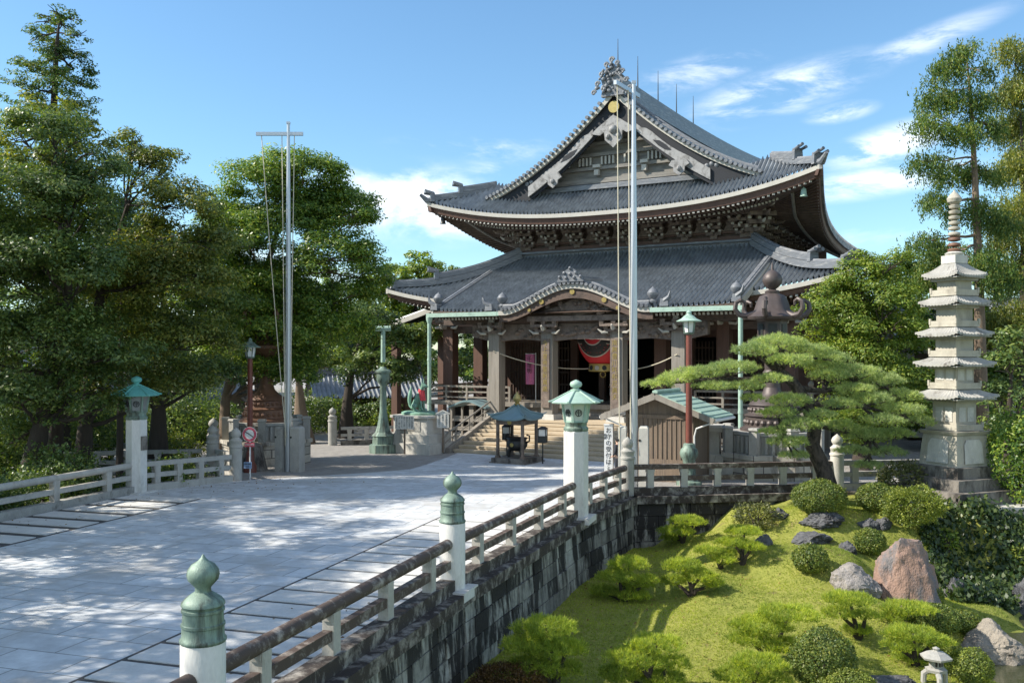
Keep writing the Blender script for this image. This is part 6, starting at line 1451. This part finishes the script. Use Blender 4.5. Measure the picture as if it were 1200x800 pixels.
def bush(label, px, py, wpx, hpx, m, seed, leaf=.062, fluff=.05, cover=1.0, style='round', name='round_bush', p=None, d=None, group=None):
    p = p or GT(px, py); s = p.y / F; rx = wpx * s / 2; rz = hpx * s / 2; rng = np.random.default_rng(seed)
    root = thing(name, label, 'bush', p, 0, group)
    area = 4 * pi * rx * (rx + rz) / 2; n = int(cover * area * 2.9 / (leaf * leaf * .5))
    u = unit(rng.normal(size=(n, 3))); 
    lump = 1 + fluff * 1.6 * np.sin(u[:, :1] * 4 + seed) * np.cos(u[:, 1:2] * 5 + seed * 2) * np.sin(u[:, 2:] * 4 + 1) + rng.normal(size=(n, 1)) * fluff * .45
    # short twig clumps give the surface its grain
    g = np.stack([np.array([mnoise.noise(Vector((a * 5 + seed, b * 5, c * 5))) for a, b, c in u])], 1); lump = lump + g * fluff * 1.3
    shell = 1 - np.abs(rng.normal(size=(n, 1))) * .10
    pos = np.array([0, 0, rz * .92]) + u * np.array([rx, rx, rz]) * lump * shell
    N = unit(u + rng.normal(size=(n, 3)) * .55); A = np.cross(N, rng.normal(size=(n, 3))) + u * .35
    if style == 'spiky': A = u + rng.normal(size=(n, 3)) * .5
    keep = pos[:, 2] > -.05
    raw_mesh('foliage', leaf_quads(pos[keep], A[keep], N[keep], leaf * rng.uniform(.7, 1.35, keep.sum()), leaf * rng.uniform(.42, .62, keep.sum())), 4, m, root)
    b = MB(); rnd = random.Random(seed)
    for k in range(5): b.tube([(0, 0, -.1), (rnd.uniform(-.2, .2) * rx, rnd.uniform(-.2, .2) * rx, rz * .5), (rnd.uniform(-.6, .6) * rx, rnd.uniform(-.6, .6) * rx, rz * 1.2)], [.05, .035, .012], 5)
    b.build('stem', 'bark', root)
    return root
bush('dark clipped round bush at the foot of the leaning pine', 960, 601, 64, 40, 'azalea', 1)
bush('dark clipped round bush between the pine and the bright fluffy bush', 1027, 598, 48, 34, 'azalea', 2)
bush('bright green fluffy bush on top of the red boulder', 1070, 616, 68, 42, 'azalea_light', 3, .07, .16, style='spiky', p=Vector((12.75, 29.9, -.35)))
bush('spiky grey green shrub at the edge of the lawn under the parapet', 886, 619, 48, 30, 'shrub_grey', 4, .085, .2, .7, 'spiky', 'spiky_shrub')
bush('clipped round bush alone on the grass slope', 950, 670, 42, 34, 'azalea', 5)
bush('small clipped round bush leaning on the red boulder', 1020, 650, 36, 32, 'azalea', 6)
bush('biggest dome shaped clipped bush at the bottom of the slope', 965, 806, 78, 72, 'azalea', 7, .055)
bush('low yellow green mound at the bottom edge of the picture', 993, 822, 66, 40, 'azalea_light', 8, .05)
bush('round bush right of the small stone lantern by the pond', 1138, 804, 50, 46, 'azalea_light', 9, .055)
bush('wide low clipped bush under the ivy bank', 1092, 742, 66, 36, 'azalea', 10, .055)
bush('low clipped bush between the wide bush and the tan boulder', 1128, 738, 40, 24, 'azalea', 11, .055)
bush('tiny green bush at the foot of the red boulder', 1053, 706, 20, 18, 'azalea_light', 12, .05)
bush('yellowish small bush next to the ivy at the boulder foot', 1094, 710, 24, 24, 'azalea_light', 13, .05)
bush('yellow green low mound left of the stone lantern', 1098, 772, 42, 26, 'azalea_light', 14, .05)
bush('reddish brown low shrub beside the retaining wall', 596, 812, 86, 34, 'shrub_red', 15, .05, .12, 1, 'spiky', 'red_shrub')
bush('glossy leafy shrub at the right edge beside the pagoda', 1188, 592, 84, 110, 'leaf_mid', 16, .13, .14, 1.0, 'round', 'leafy_shrub', p=Vector((17.6, 32.4, -.1)))
bush('leafy pale green shrub between the pine and the pagoda', 1066, 566, 52, 44, 'shrub_grey', 17, .11, .2, .8, 'spiky', 'leafy_shrub', p=Vector((13.9, 33.3, -.1)))

def dwarf_pine(label, bx, by, pads, seed):
    p = GT(bx, by); s = p.y / F; rng = np.random.default_rng(seed); rnd = random.Random(seed)
    root = thing('dwarf_pine', label, 'pine', p, 0, 'cloud pruned dwarf pines'); P_ = []; b = MB()
    for px, py, rx, rz in pads:
        c = AT(px, py, p.y + rnd.uniform(-.35, .35)) - p; r_ = rx * s
        P_.append((c.x, c.y, c.z - rz * s * .2, r_, r_ * .95, rz * s * .72))
        b.tube([(0, 0, -.1), (c.x * .3 + rnd.uniform(-.1, .1), c.y * .3, max(.1, c.z * .4)), (c.x * .75, c.y * .75, c.z * .85 - .05), (c.x, c.y, c.z)], [.07, .055, .04, .02], 6)
    b.build('trunk', 'bark', root, True)
    raw_mesh('crown', pad_verts(P_, rng, 760, 9, .12, .012, 1.1, .6), 3, 'needle_dwarf', root)
DP = [('bushy dwarf pine beside the wall at the bottom of the lawn, left of the pair', 650, 806, [(640, 735, 36, 16), (615, 755, 28, 14), (665, 758, 24, 14), (626, 780, 30, 16), (656, 783, 26, 12), (640, 760, 26, 14)]),
      ('bushy dwarf pine at the bottom of the lawn, right of the pair by the wall', 762, 812, [(770, 754, 30, 12), (745, 770, 34, 14), (788, 776, 20, 12), (728, 788, 28, 12), (775, 794, 28, 12)]),
      ('dwarf pine standing alone halfway along the wall', 733, 704, [(738, 660, 22, 12), (724, 675, 22, 11), (746, 682, 19, 12), (707, 692, 16, 10), (740, 696, 20, 9), (760, 680, 12, 10)]),
      ('small bright dwarf pine in the corner under the parapet turn', 800, 636, [(806, 610, 20, 9), (793, 622, 20, 9), (786, 630, 12, 6)]),
      ('broad dwarf pine in the middle of the slope casting a long shadow', 812, 698, [(800, 662, 22, 12), (789, 680, 16, 10), (820, 674, 20, 12), (836, 683, 12, 9)]),
      ('small dark dwarf pine in the row below the spiky shrub, lower one', 846, 666, [(830, 645, 16, 7), (847, 655, 14, 8)]),
      ('layered dwarf pine below the spiky shrub, upper one', 870, 662, [(872, 622, 20, 8), (860, 635, 20, 8), (882, 640, 14, 7), (850, 648, 14, 7)]),
      ('wide layered dwarf pine left of the biggest round bush', 905, 780, [(925, 718, 34, 10), (893, 732, 34, 12), (878, 748, 26, 10), (915, 755, 25, 10)]),
      ('dwarf pine at the bottom edge under the wide layered one', 886, 815, [(890, 775, 30, 12), (866, 790, 30, 12), (908, 796, 20, 10)]),
      ('layered dwarf pine right of the biggest round bush', 1006, 748, [(995, 702, 28, 10), (984, 718, 20, 9), (1005, 737, 17, 8), (1016, 720, 14, 8)]),
      ('flat topped dwarf pine just below the red boulder', 1062, 738, [(1065, 712, 28, 9), (1048, 722, 17, 8)]),
      ('dwarf pine behind the small stone lantern', 1072, 780, [(1070, 742, 30, 11), (1052, 756, 19, 10), (1095, 750, 19, 9), (1070, 768, 25, 8)])]
for i, a in enumerate(DP): dwarf_pine(*a, 40 + i)

# the leaning garden pine
base = Vector((10.95, 32.9, -.12)); PD = 32.9; rng = np.random.default_rng(77); rnd = random.Random(77)
pine = thing('leaning_pine', 'leaning garden pine with long trained limbs and flat needle pads', 'pine', base)
def L_(px, py, dy=0.0): return AT(px, py, PD + dy) - base
tr = MB(); tr.tube([L_(970, 572), L_(966, 552), L_(952, 522), L_(955, 500), L_(944, 470), L_(930, 449), L_(912, 434), L_(897, 421), L_(885, 412)], [.36, .29, .26, .24, .22, .19, .16, .12, .07], 12); tr.build('trunk', 'bark_plated', pine, True)
pads = []
def boughs(path, r0, plist):
    b = MB(); n = len(path); b.tube(path, [r0 * (1 - .75 * i / (n - 1)) for i in range(n)], 8)
    for px, py, rx, rz, dy in plist:
        c = L_(px, py, dy); s = PD / F; pads.append((c.x, c.y, c.z - .05, rx * s * .92, rx * s * .95, rz * s * .95))
        q = min(path, key=lambda v: (v - c).length); m_ = q.lerp(c, .5) + Vector((0, 0, -.1)); b.tube([q, m_, c - Vector((0, 0, .08))], [.06, .045, .02], 6)
        for _ in range(4): b.tube([m_, c + Vector((rnd.uniform(-.7, .7) * rx * s, rnd.uniform(-.7, .7) * rx * s, -.05))], [.03, .01], 5)
    b.build('limb', 'bark_plated', pine, True)
boughs([L_(912, 434), L_(905, 420, .2), L_(915, 410, .1)], .12, [(912, 402, 34, 11, .1), (884, 411, 28, 10, -.5), (944, 411, 30, 10, .5), (925, 422, 28, 8, -.7), (975, 420, 24, 9, .4)])
boughs([L_(912, 436), L_(880, 445, -.4), L_(840, 444, -.6), L_(800, 447, -.5), L_(775, 450, -.4)], .12, [(858, 431, 32, 9, -.6), (823, 437, 30, 9, -.5), (795, 443, 26, 8, -.4), (770, 450, 20, 6, -.3), (876, 452, 20, 7, -1), (838, 452, 24, 6, -.9), (882, 466, 14, 5, -.8), (905, 444, 20, 7, -1)])
boughs([L_(935, 455), L_(965, 458, .3), L_(1000, 452, .5), L_(1040, 455, .4)], .12, [(1000, 436, 34, 10, .6), (1034, 446, 28, 10, .5), (972, 440, 24, 9, .2), (1000, 456, 26, 8, 0), (1055, 464, 24, 10, .3), (965, 428, 26, 8, .9)])
boughs([L_(944, 470), L_(975, 478, -.3), L_(1010, 476, -.4), L_(1060, 488, -.3)], .11, [(1022, 468, 26, 9, -.3), (1055, 480, 26, 9, -.3), (1078, 494, 18, 8, -.2), (985, 474, 22, 8, -.5), (1035, 492, 24, 8, -.7)])
boughs([L_(951, 497), L_(985, 505, .2), L_(1020, 514, .2)], .09, [(985, 500, 22, 8, .3), (1018, 510, 28, 9, .2), (1050, 508, 22, 8, .2), (1000, 528, 20, 7, .1), (1040, 530, 22, 8, .1), (1018, 545, 18, 6, .3)])
boughs([L_(946, 478), L_(928, 486, -.4), L_(915, 495, -.6)], .09, [(925, 470, 26, 10, -.5), (912, 484, 22, 9, -.7), (938, 498, 26, 10, -.9), (922, 518, 24, 9, -.7), (962, 486, 18, 8, -.8), (930, 533, 18, 6, -.6), (905, 506, 16, 6, -.5)])
raw_mesh('crown', pad_verts(pads, rng, 300, 12, .14, .012, 1.0, .65), 3, 'needle', pine)

# ivy on the bank below the pagoda, and the ledge it hangs from
rng = np.random.default_rng(5); n = 24000
x = rng.uniform(13.0, 24, n); y = rng.uniform(27.3, 31.3, n)
z = np.array([tz(a, b) for a, b in zip(x, y)]); C = np.stack([x, y, z + np.abs(rng.normal(size=n)) * .22 + .06 * np.array([mnoise.noise(Vector((a * 2, b * 2, 0))) for a, b in zip(x, y)])], 1)
keep = (z > -2.66); C = C[keep]; k = len(C)
N = np.array([0, -.8, .6]) + rng.normal(size=(k, 3)) * .6; A = np.array([0, -.4, -.9]) + rng.normal(size=(k, 3)) * .7
tag(raw_mesh('ivy', leaf_quads(C, A, N, .15 * rng.uniform(.7, 1.4, k), .11 * rng.uniform(.7, 1.3, k)), 4, 'ivy'), 'dark ivy and ground cover hanging down the bank under the pagoda', 'ivy', kind='stuff')
b = MB(); b.prism([(13.6, 31.0), (26, 31.2), (26, 36.5), (14.2, 36.0)], (0, 0, -.5), (1, 0, 0), (0, 1, 0), (0, 0, .44)); struct(b.build('pagoda_terrace', 'pale_stone'))
bush('bright fern like plant growing out of the ivy bank', 1108, 640, 22, 22, 'leaf_bright', 31, .12, .25, .5, 'spiky', 'fern', p=Vector((13.9, 29.9, -1.2)))
bush('yellow leaved plant on the ivy bank at the right', 1180, 670, 28, 26, 'azalea_light', 32, .12, .25, .5, 'spiky', 'yellow_shrub', p=Vector((16.0, 29.6, -1.75)))

# fallen leaves on the turf and along the parapets
rng = np.random.default_rng(31); q_ = []
while len(q_) < 1500:
    y = rng.uniform(16, 33)
    if rng.random() < .6:
        x = xr(y) + .5 + abs(rng.normal()) * 4.5
        if x > 14 or tz(x, y) < -2.65: continue
        q_.append((x, y, tz(x, y) + .045))
    else:
        y = rng.uniform(13, 40); x = lin(RAIL_L, y) + .3 + abs(rng.normal()) * 2.2 if rng.random() < .6 else xrp(min(y, 33)) - .35 - abs(rng.normal()) * .8
        q_.append((x, y, gz(y) + .03))
C = np.array(q_); k = len(C); N = np.array([0, 0, 1.0]) + rng.normal(size=(k, 3)) * .3
tag(raw_mesh('fallen_leaves', leaf_quads(C, rng.normal(size=(k, 3)) * np.array([1, 1, .2]), N, rng.uniform(.05, .10, k), rng.uniform(.03, .055, k)), 4, 'dry_leaf'), 'brown fallen leaves scattered on the lawn and paving edges', 'fallen leaves', kind='stuff')

# ------------------------------------------------------------------ trees
rt = random.Random(9)
def ptree(name, label, basepx, d, blobs, trunkpx, tr_, mat, seed, group, **kw):
    b = AT(basepx[0], basepx[1], d); b.z = gz(d) - .1
    rr = random.Random(seed); bl = pix_blobs(blobs, d, rr)
    tp = [b] + [AT(x, y, d + rr.uniform(-.4, .4)) for x, y in trunkpx]
    return tree(name, label, 'tree', b, bl, tp, tr_, mat, seed, group, **kw)
GL = 'trees left of the bridge'
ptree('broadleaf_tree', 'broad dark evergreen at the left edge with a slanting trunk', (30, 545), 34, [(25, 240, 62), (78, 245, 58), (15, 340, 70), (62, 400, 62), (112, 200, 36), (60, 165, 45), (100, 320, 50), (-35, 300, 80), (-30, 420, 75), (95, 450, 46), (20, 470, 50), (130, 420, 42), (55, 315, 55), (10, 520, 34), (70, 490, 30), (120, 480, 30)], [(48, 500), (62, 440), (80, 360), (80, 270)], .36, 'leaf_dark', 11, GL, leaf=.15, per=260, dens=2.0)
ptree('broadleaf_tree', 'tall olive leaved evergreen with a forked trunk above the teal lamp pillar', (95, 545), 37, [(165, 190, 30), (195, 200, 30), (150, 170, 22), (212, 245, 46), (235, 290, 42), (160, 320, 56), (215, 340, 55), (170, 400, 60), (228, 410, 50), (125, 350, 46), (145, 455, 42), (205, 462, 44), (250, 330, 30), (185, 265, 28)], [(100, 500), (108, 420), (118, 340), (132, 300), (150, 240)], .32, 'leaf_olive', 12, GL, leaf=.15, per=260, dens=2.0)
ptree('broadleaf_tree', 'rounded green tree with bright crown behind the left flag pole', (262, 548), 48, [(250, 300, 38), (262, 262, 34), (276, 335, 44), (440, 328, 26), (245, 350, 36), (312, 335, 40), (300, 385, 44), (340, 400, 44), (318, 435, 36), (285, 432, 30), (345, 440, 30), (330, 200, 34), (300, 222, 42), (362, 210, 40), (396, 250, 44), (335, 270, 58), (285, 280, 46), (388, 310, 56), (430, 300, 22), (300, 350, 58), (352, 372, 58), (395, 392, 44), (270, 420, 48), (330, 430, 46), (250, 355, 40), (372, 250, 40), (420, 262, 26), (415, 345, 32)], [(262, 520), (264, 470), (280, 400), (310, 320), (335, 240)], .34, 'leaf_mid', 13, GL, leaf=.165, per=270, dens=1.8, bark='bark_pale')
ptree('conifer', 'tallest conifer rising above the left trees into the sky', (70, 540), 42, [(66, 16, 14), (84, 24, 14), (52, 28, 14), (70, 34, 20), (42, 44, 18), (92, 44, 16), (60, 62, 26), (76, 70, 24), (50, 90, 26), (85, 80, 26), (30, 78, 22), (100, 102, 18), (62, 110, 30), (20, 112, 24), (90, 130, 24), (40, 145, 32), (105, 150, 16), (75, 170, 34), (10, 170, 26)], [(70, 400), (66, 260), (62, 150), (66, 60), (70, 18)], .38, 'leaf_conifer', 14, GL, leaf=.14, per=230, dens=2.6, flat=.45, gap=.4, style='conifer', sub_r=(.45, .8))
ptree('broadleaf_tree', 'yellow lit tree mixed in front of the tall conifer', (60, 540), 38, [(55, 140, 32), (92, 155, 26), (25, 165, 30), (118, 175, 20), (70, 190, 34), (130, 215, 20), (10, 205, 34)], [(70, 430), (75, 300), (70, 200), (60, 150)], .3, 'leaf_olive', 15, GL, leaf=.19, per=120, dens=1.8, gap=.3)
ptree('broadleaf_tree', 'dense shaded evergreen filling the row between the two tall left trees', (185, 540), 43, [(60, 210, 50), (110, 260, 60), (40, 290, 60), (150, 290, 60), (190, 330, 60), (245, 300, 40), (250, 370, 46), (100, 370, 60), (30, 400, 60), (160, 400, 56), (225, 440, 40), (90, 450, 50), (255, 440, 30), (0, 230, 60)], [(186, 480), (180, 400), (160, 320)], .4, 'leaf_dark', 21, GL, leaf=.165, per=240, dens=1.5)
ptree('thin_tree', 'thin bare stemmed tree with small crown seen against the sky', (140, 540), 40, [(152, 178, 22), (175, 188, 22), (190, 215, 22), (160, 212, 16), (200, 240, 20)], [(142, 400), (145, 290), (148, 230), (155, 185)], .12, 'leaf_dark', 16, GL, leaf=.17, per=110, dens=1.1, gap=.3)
ptree('broadleaf_tree', 'dark low tree in shade behind the bronze post', (405, 505), 62, [(425, 380, 34), (455, 400, 34), (400, 420, 32), (440, 440, 36), (475, 440, 26), (380, 390, 30), (490, 400, 30)], [(407, 470), (412, 430), (425, 390)], .42, 'leaf_dark', 17, GL, leaf=.26, per=120, dens=1.5)
ptree('broadleaf_tree', 'pale green tree rising behind the left end of the hall', (490, 500), 86, [(488, 318, 24), (462, 325, 22), (515, 330, 22), (440, 345, 26), (480, 345, 34), (520, 355, 26), (455, 370, 34), (500, 380, 34), (470, 410, 36)], [(490, 450), (488, 400), (486, 330)], .5, 'leaf_bright', 18, GL, leaf=.36, per=120, dens=.75)
ptree('broadleaf_tree', 'dark tree seen through the left corner posts of the hall', (560, 490), 84, [(560, 400, 24), (535, 430, 26), (580, 440, 22), (545, 460, 24), (510, 450, 24)], [(560, 460), (556, 420)], .3, 'leaf_dark', 19, GL, leaf=.34, per=110, dens=.75)
ptree('broadleaf_tree', 'bare trunked tree with pale bark lit by the sun left of the gravel', (355, 512), 58, [(350, 430, 36), (320, 420, 34), (385, 430, 34)], [(352, 480), (350, 440)], .6, 'leaf_dark', 20, GL, leaf=.25, per=120, dens=.9, bark='bark_pale')
for i, (bx, d, lab) in enumerate(((175, 62, 'slim tree behind the teal roofed pillar'), (215, 70, 'slim tree to the right of the low tiled hall'), (20, 60, 'shaded tree far behind the left edge'), (120, 75, 'shaded tree far behind the slanting trunk'), (300, 78, 'shaded tree far behind the rusty bronze lantern'), (380, 92, 'shaded tree beyond the far stone fence'))):
    ptree('broadleaf_tree', lab, (bx, 500), d, [(bx - 20, 400, 42), (bx + 30, 395, 42), (bx, 350, 46), (bx + 45, 430, 28), (bx - 45, 435, 30), (bx + 5, 430, 34)], [(bx + 2, 460), (bx, 420), (bx + 3, 370)], .35, ('leaf_olive', 'leaf_dark', 'leaf_mid')[i % 3], 60 + i, GL, leaf=.30, per=110, dens=.7)
# understorey along the left parapet
for i, (px, py, w, h, lab) in enumerate(((55, 552, 150, 120, 'dark understorey shrub under the slanting trunk at left'), (15, 560, 90, 60, 'dark shrub at the left edge behind the parapet'), (125, 548, 80, 90, 'dark shrub just left of the teal roofed pillar'), (222, 548, 80, 40, 'yellowish shrub behind the parapet right of the pillar'))):
    q = GP(px, py); q.x -= 1.2; q.z = -.5; bush(lab, px, py, w, h, ('leaf_dark', 'leaf_dark', 'leaf_dark', 'leaf_olive')[i], 80 + i, .16, .2, .8, 'round', 'understorey_shrub', p=q)
for i, (px, py, w, h, lab) in enumerate(((40, 525, 150, 60, 'shaded shrub far back at the left edge among trunks'), (130, 520, 120, 60, 'shaded shrub far back behind the teal roofed pillar'), (215, 520, 110, 66, 'shaded shrub in front of the low tiled hall'), (245, 520, 50, 36, 'shaded shrub beside the pale trunk left of the sign'), (385, 505, 60, 40, 'shaded shrub beyond the gravel left of the far fence'), (440, 500, 60, 34, 'shaded shrub behind the bronze post'), (350, 508, 50, 50, 'shaded shrub behind the left flag pole'))):
    q = GP(px, py); bush(lab, px, py, w, h, 'leaf_dark', 120 + i, .2, .25, .7, 'round', 'shaded_shrub', p=q)
for i in range(9):
    y = 27.0 + i * 1.25 if i < 6 else 34.6 + (i - 6) * 1.2; q = Vector((lin(RAIL_L, y) - 1.7 - .5 * (i % 2), y, -.6))
    bush(('dark bushy shrub crowding the outer side of the left parapet', 'low dark shrub just outside the left parapet', 'tall dark shrub just outside the left parapet')[i % 3] + ', ' + ('nearest the picture edge', 'second from the picture edge', 'third from the picture edge', 'fourth from the picture edge', 'halfway to the lamp pillar', 'close before the lamp pillar', 'just past the lamp pillar', 'between lamp pillar and sign', 'close to the no entry sign')[i], 0, 0, 62 + 14 * (i % 3), 46 + 16 * (i % 3) - (34 if i > 5 else 0), 'leaf_dark', 150 + i, .13, .25, .8, 'round', 'parapet_shrub', p=q, group='shrubs along the left parapet')
# trees outside the left edge of the picture that shade the bridge
for i, (x, y, h, lab) in enumerate(((-18.5, 12.5, 13, 'tree beside the near bridge end outside the left edge'), (-22.5, 20.0, 15, 'tree by the left parapet outside the picture edge'), (-15.0, 5.5, 12, 'tree behind the camera side of the left parapet'), (-25, 29, 16, 'tree filling the gap beyond the left edge'), (-20.5, 16.0, 14, 'tree between the two nearest ones outside the left edge'), (-21.0, 25.0, 14, 'tree just outside the left edge by the middle of the parapet'), (-22.5, 34.0, 14, 'tree at the left edge level with the teal roofed pillar'), (-29.5, 40.0, 15, 'tree in the second row outside the left edge'), (-32.0, 48.0, 16, 'tree far back outside the left edge'))):
    bl = [(x + rt.uniform(-2.6, 2.6), y + rt.uniform(-2.8, 2.8), h * rt.uniform(.34, .95), rt.uniform(1.5, 2.3), rt.uniform(1.5, 2.3), rt.uniform(1.2, 1.8)) for _ in range(13)]
    tree('broadleaf_tree', lab, 'tree', (x, y, -.2), bl, [(x, y, -.2), (x + .2, y, h * .35), (x, y + .3, h * .8)], .35, 'leaf_mid', 90 + i, GL, leaf=.24, per=150, dens=.34, sub_r=(.8, 1.25))
GRT = 'trees right of the hall'
ptree('drooping_conifer', 'tall conifer with drooping sprays behind the stone pagoda', (1150, 540), 46, [(1130, 62, 20), (1108, 82, 22), (1150, 85, 18), (1100, 115, 24), (1138, 118, 24), (1092, 150, 22), (1125, 158, 24), (1158, 150, 18), (1086, 190, 22), (1115, 200, 22), (1150, 205, 20), (1096, 240, 22), (1135, 250, 26), (1165, 262, 22), (1082, 285, 20), (1110, 300, 28), (1150, 310, 28), (1175, 330, 24), (1090, 335, 26)], [(1149, 420), (1147, 320), (1143, 220), (1138, 120), (1132, 60)], .34, 'leaf_conifer', 31, GRT, leaf=.14, per=420, dens=3.2, style='droop', gap=.25, bark='bark_pale', sub_r=(.5, .85))
ptree('drooping_conifer', 'yellowish conifer cut by the right edge of the picture', (1200, 540), 52, [(1190, 62, 24), (1205, 100, 30), (1180, 110, 18), (1195, 150, 30), (1215, 190, 36), (1185, 200, 22), (1200, 250, 36), (1180, 280, 24), (1200, 320, 36), (1190, 380, 36), (1220, 420, 44)], [(1200, 420), (1200, 250), (1195, 100)], .4, 'leaf_olive', 32, GRT, leaf=.15, per=400, dens=2.8, style='droop', gap=.3)
ptree('podocarpus_tree', 'dense fresh green tree between the bronze lantern and the pagoda', (1010, 545), 44.5, [(1005, 345, 34), (1035, 335, 26), (970, 362, 34), (1050, 360, 34), (1010, 380, 42), (960, 395, 30), (1045, 400, 40), (1068, 380, 22), (1005, 425, 42), (960, 430, 28), (1050, 445, 40), (1010, 470, 42), (1060, 490, 36), (1015, 318, 18), (985, 340, 24), (1020, 510, 36), (980, 500, 30), (1035, 312, 20), (1000, 322, 18), (1058, 306, 18), (1012, 305, 12)], [(1010, 520), (1012, 470), (1014, 400), (1010, 340)], .4, 'leaf_bright', 33, GRT, leaf=.15, per=260, dens=1.9)
ptree('broadleaf_tree', 'dark tree filling the shade behind the pagoda', (1110, 540), 54, [(1080, 350, 40), (1110, 330, 34), (1085, 400, 44), (1130, 390, 44), (1170, 400, 40), (1090, 450, 44), (1140, 450, 46), (1180, 460, 44), (1100, 500, 40), (1150, 510, 44), (1195, 520, 36), (1060, 320, 26)], [(1110, 480), (1112, 420), (1108, 350)], .5, 'leaf_mid', 34, GRT, leaf=.25, per=140, dens=1.6)
ptree('broadleaf_tree', 'dark tree with drooping branches at the lower right behind the terrace', (1180, 545), 42, [(1175, 430, 30), (1200, 410, 34), (1165, 470, 26), (1200, 465, 36), (1185, 505, 30)], [(1182, 500), (1185, 440)], .25, 'leaf_dark', 35, GRT, leaf=.20, per=140, dens=1.0)
# the wood beyond the precinct
rng = np.random.default_rng(21); bl = []
for i in range(120):
    x = -150 + 300 * i / 119 + rng.uniform(-2, 2); y = rng.uniform(115, 150); hgt_ = rng.uniform(6, 11)
    if -14 < x < 8: hgt_ *= .55
    bl.append((x, y, hgt_ * .55, rng.uniform(3, 4.5), 3.5, hgt_ * .5))
tag(raw_mesh('far_wood', crown_verts(bl, rng, .35, (1.0, 1.6), 60, .7), 4, 'leaf_mid'), 'distant line of trees beyond the temple precinct', 'wood', kind='stuff')
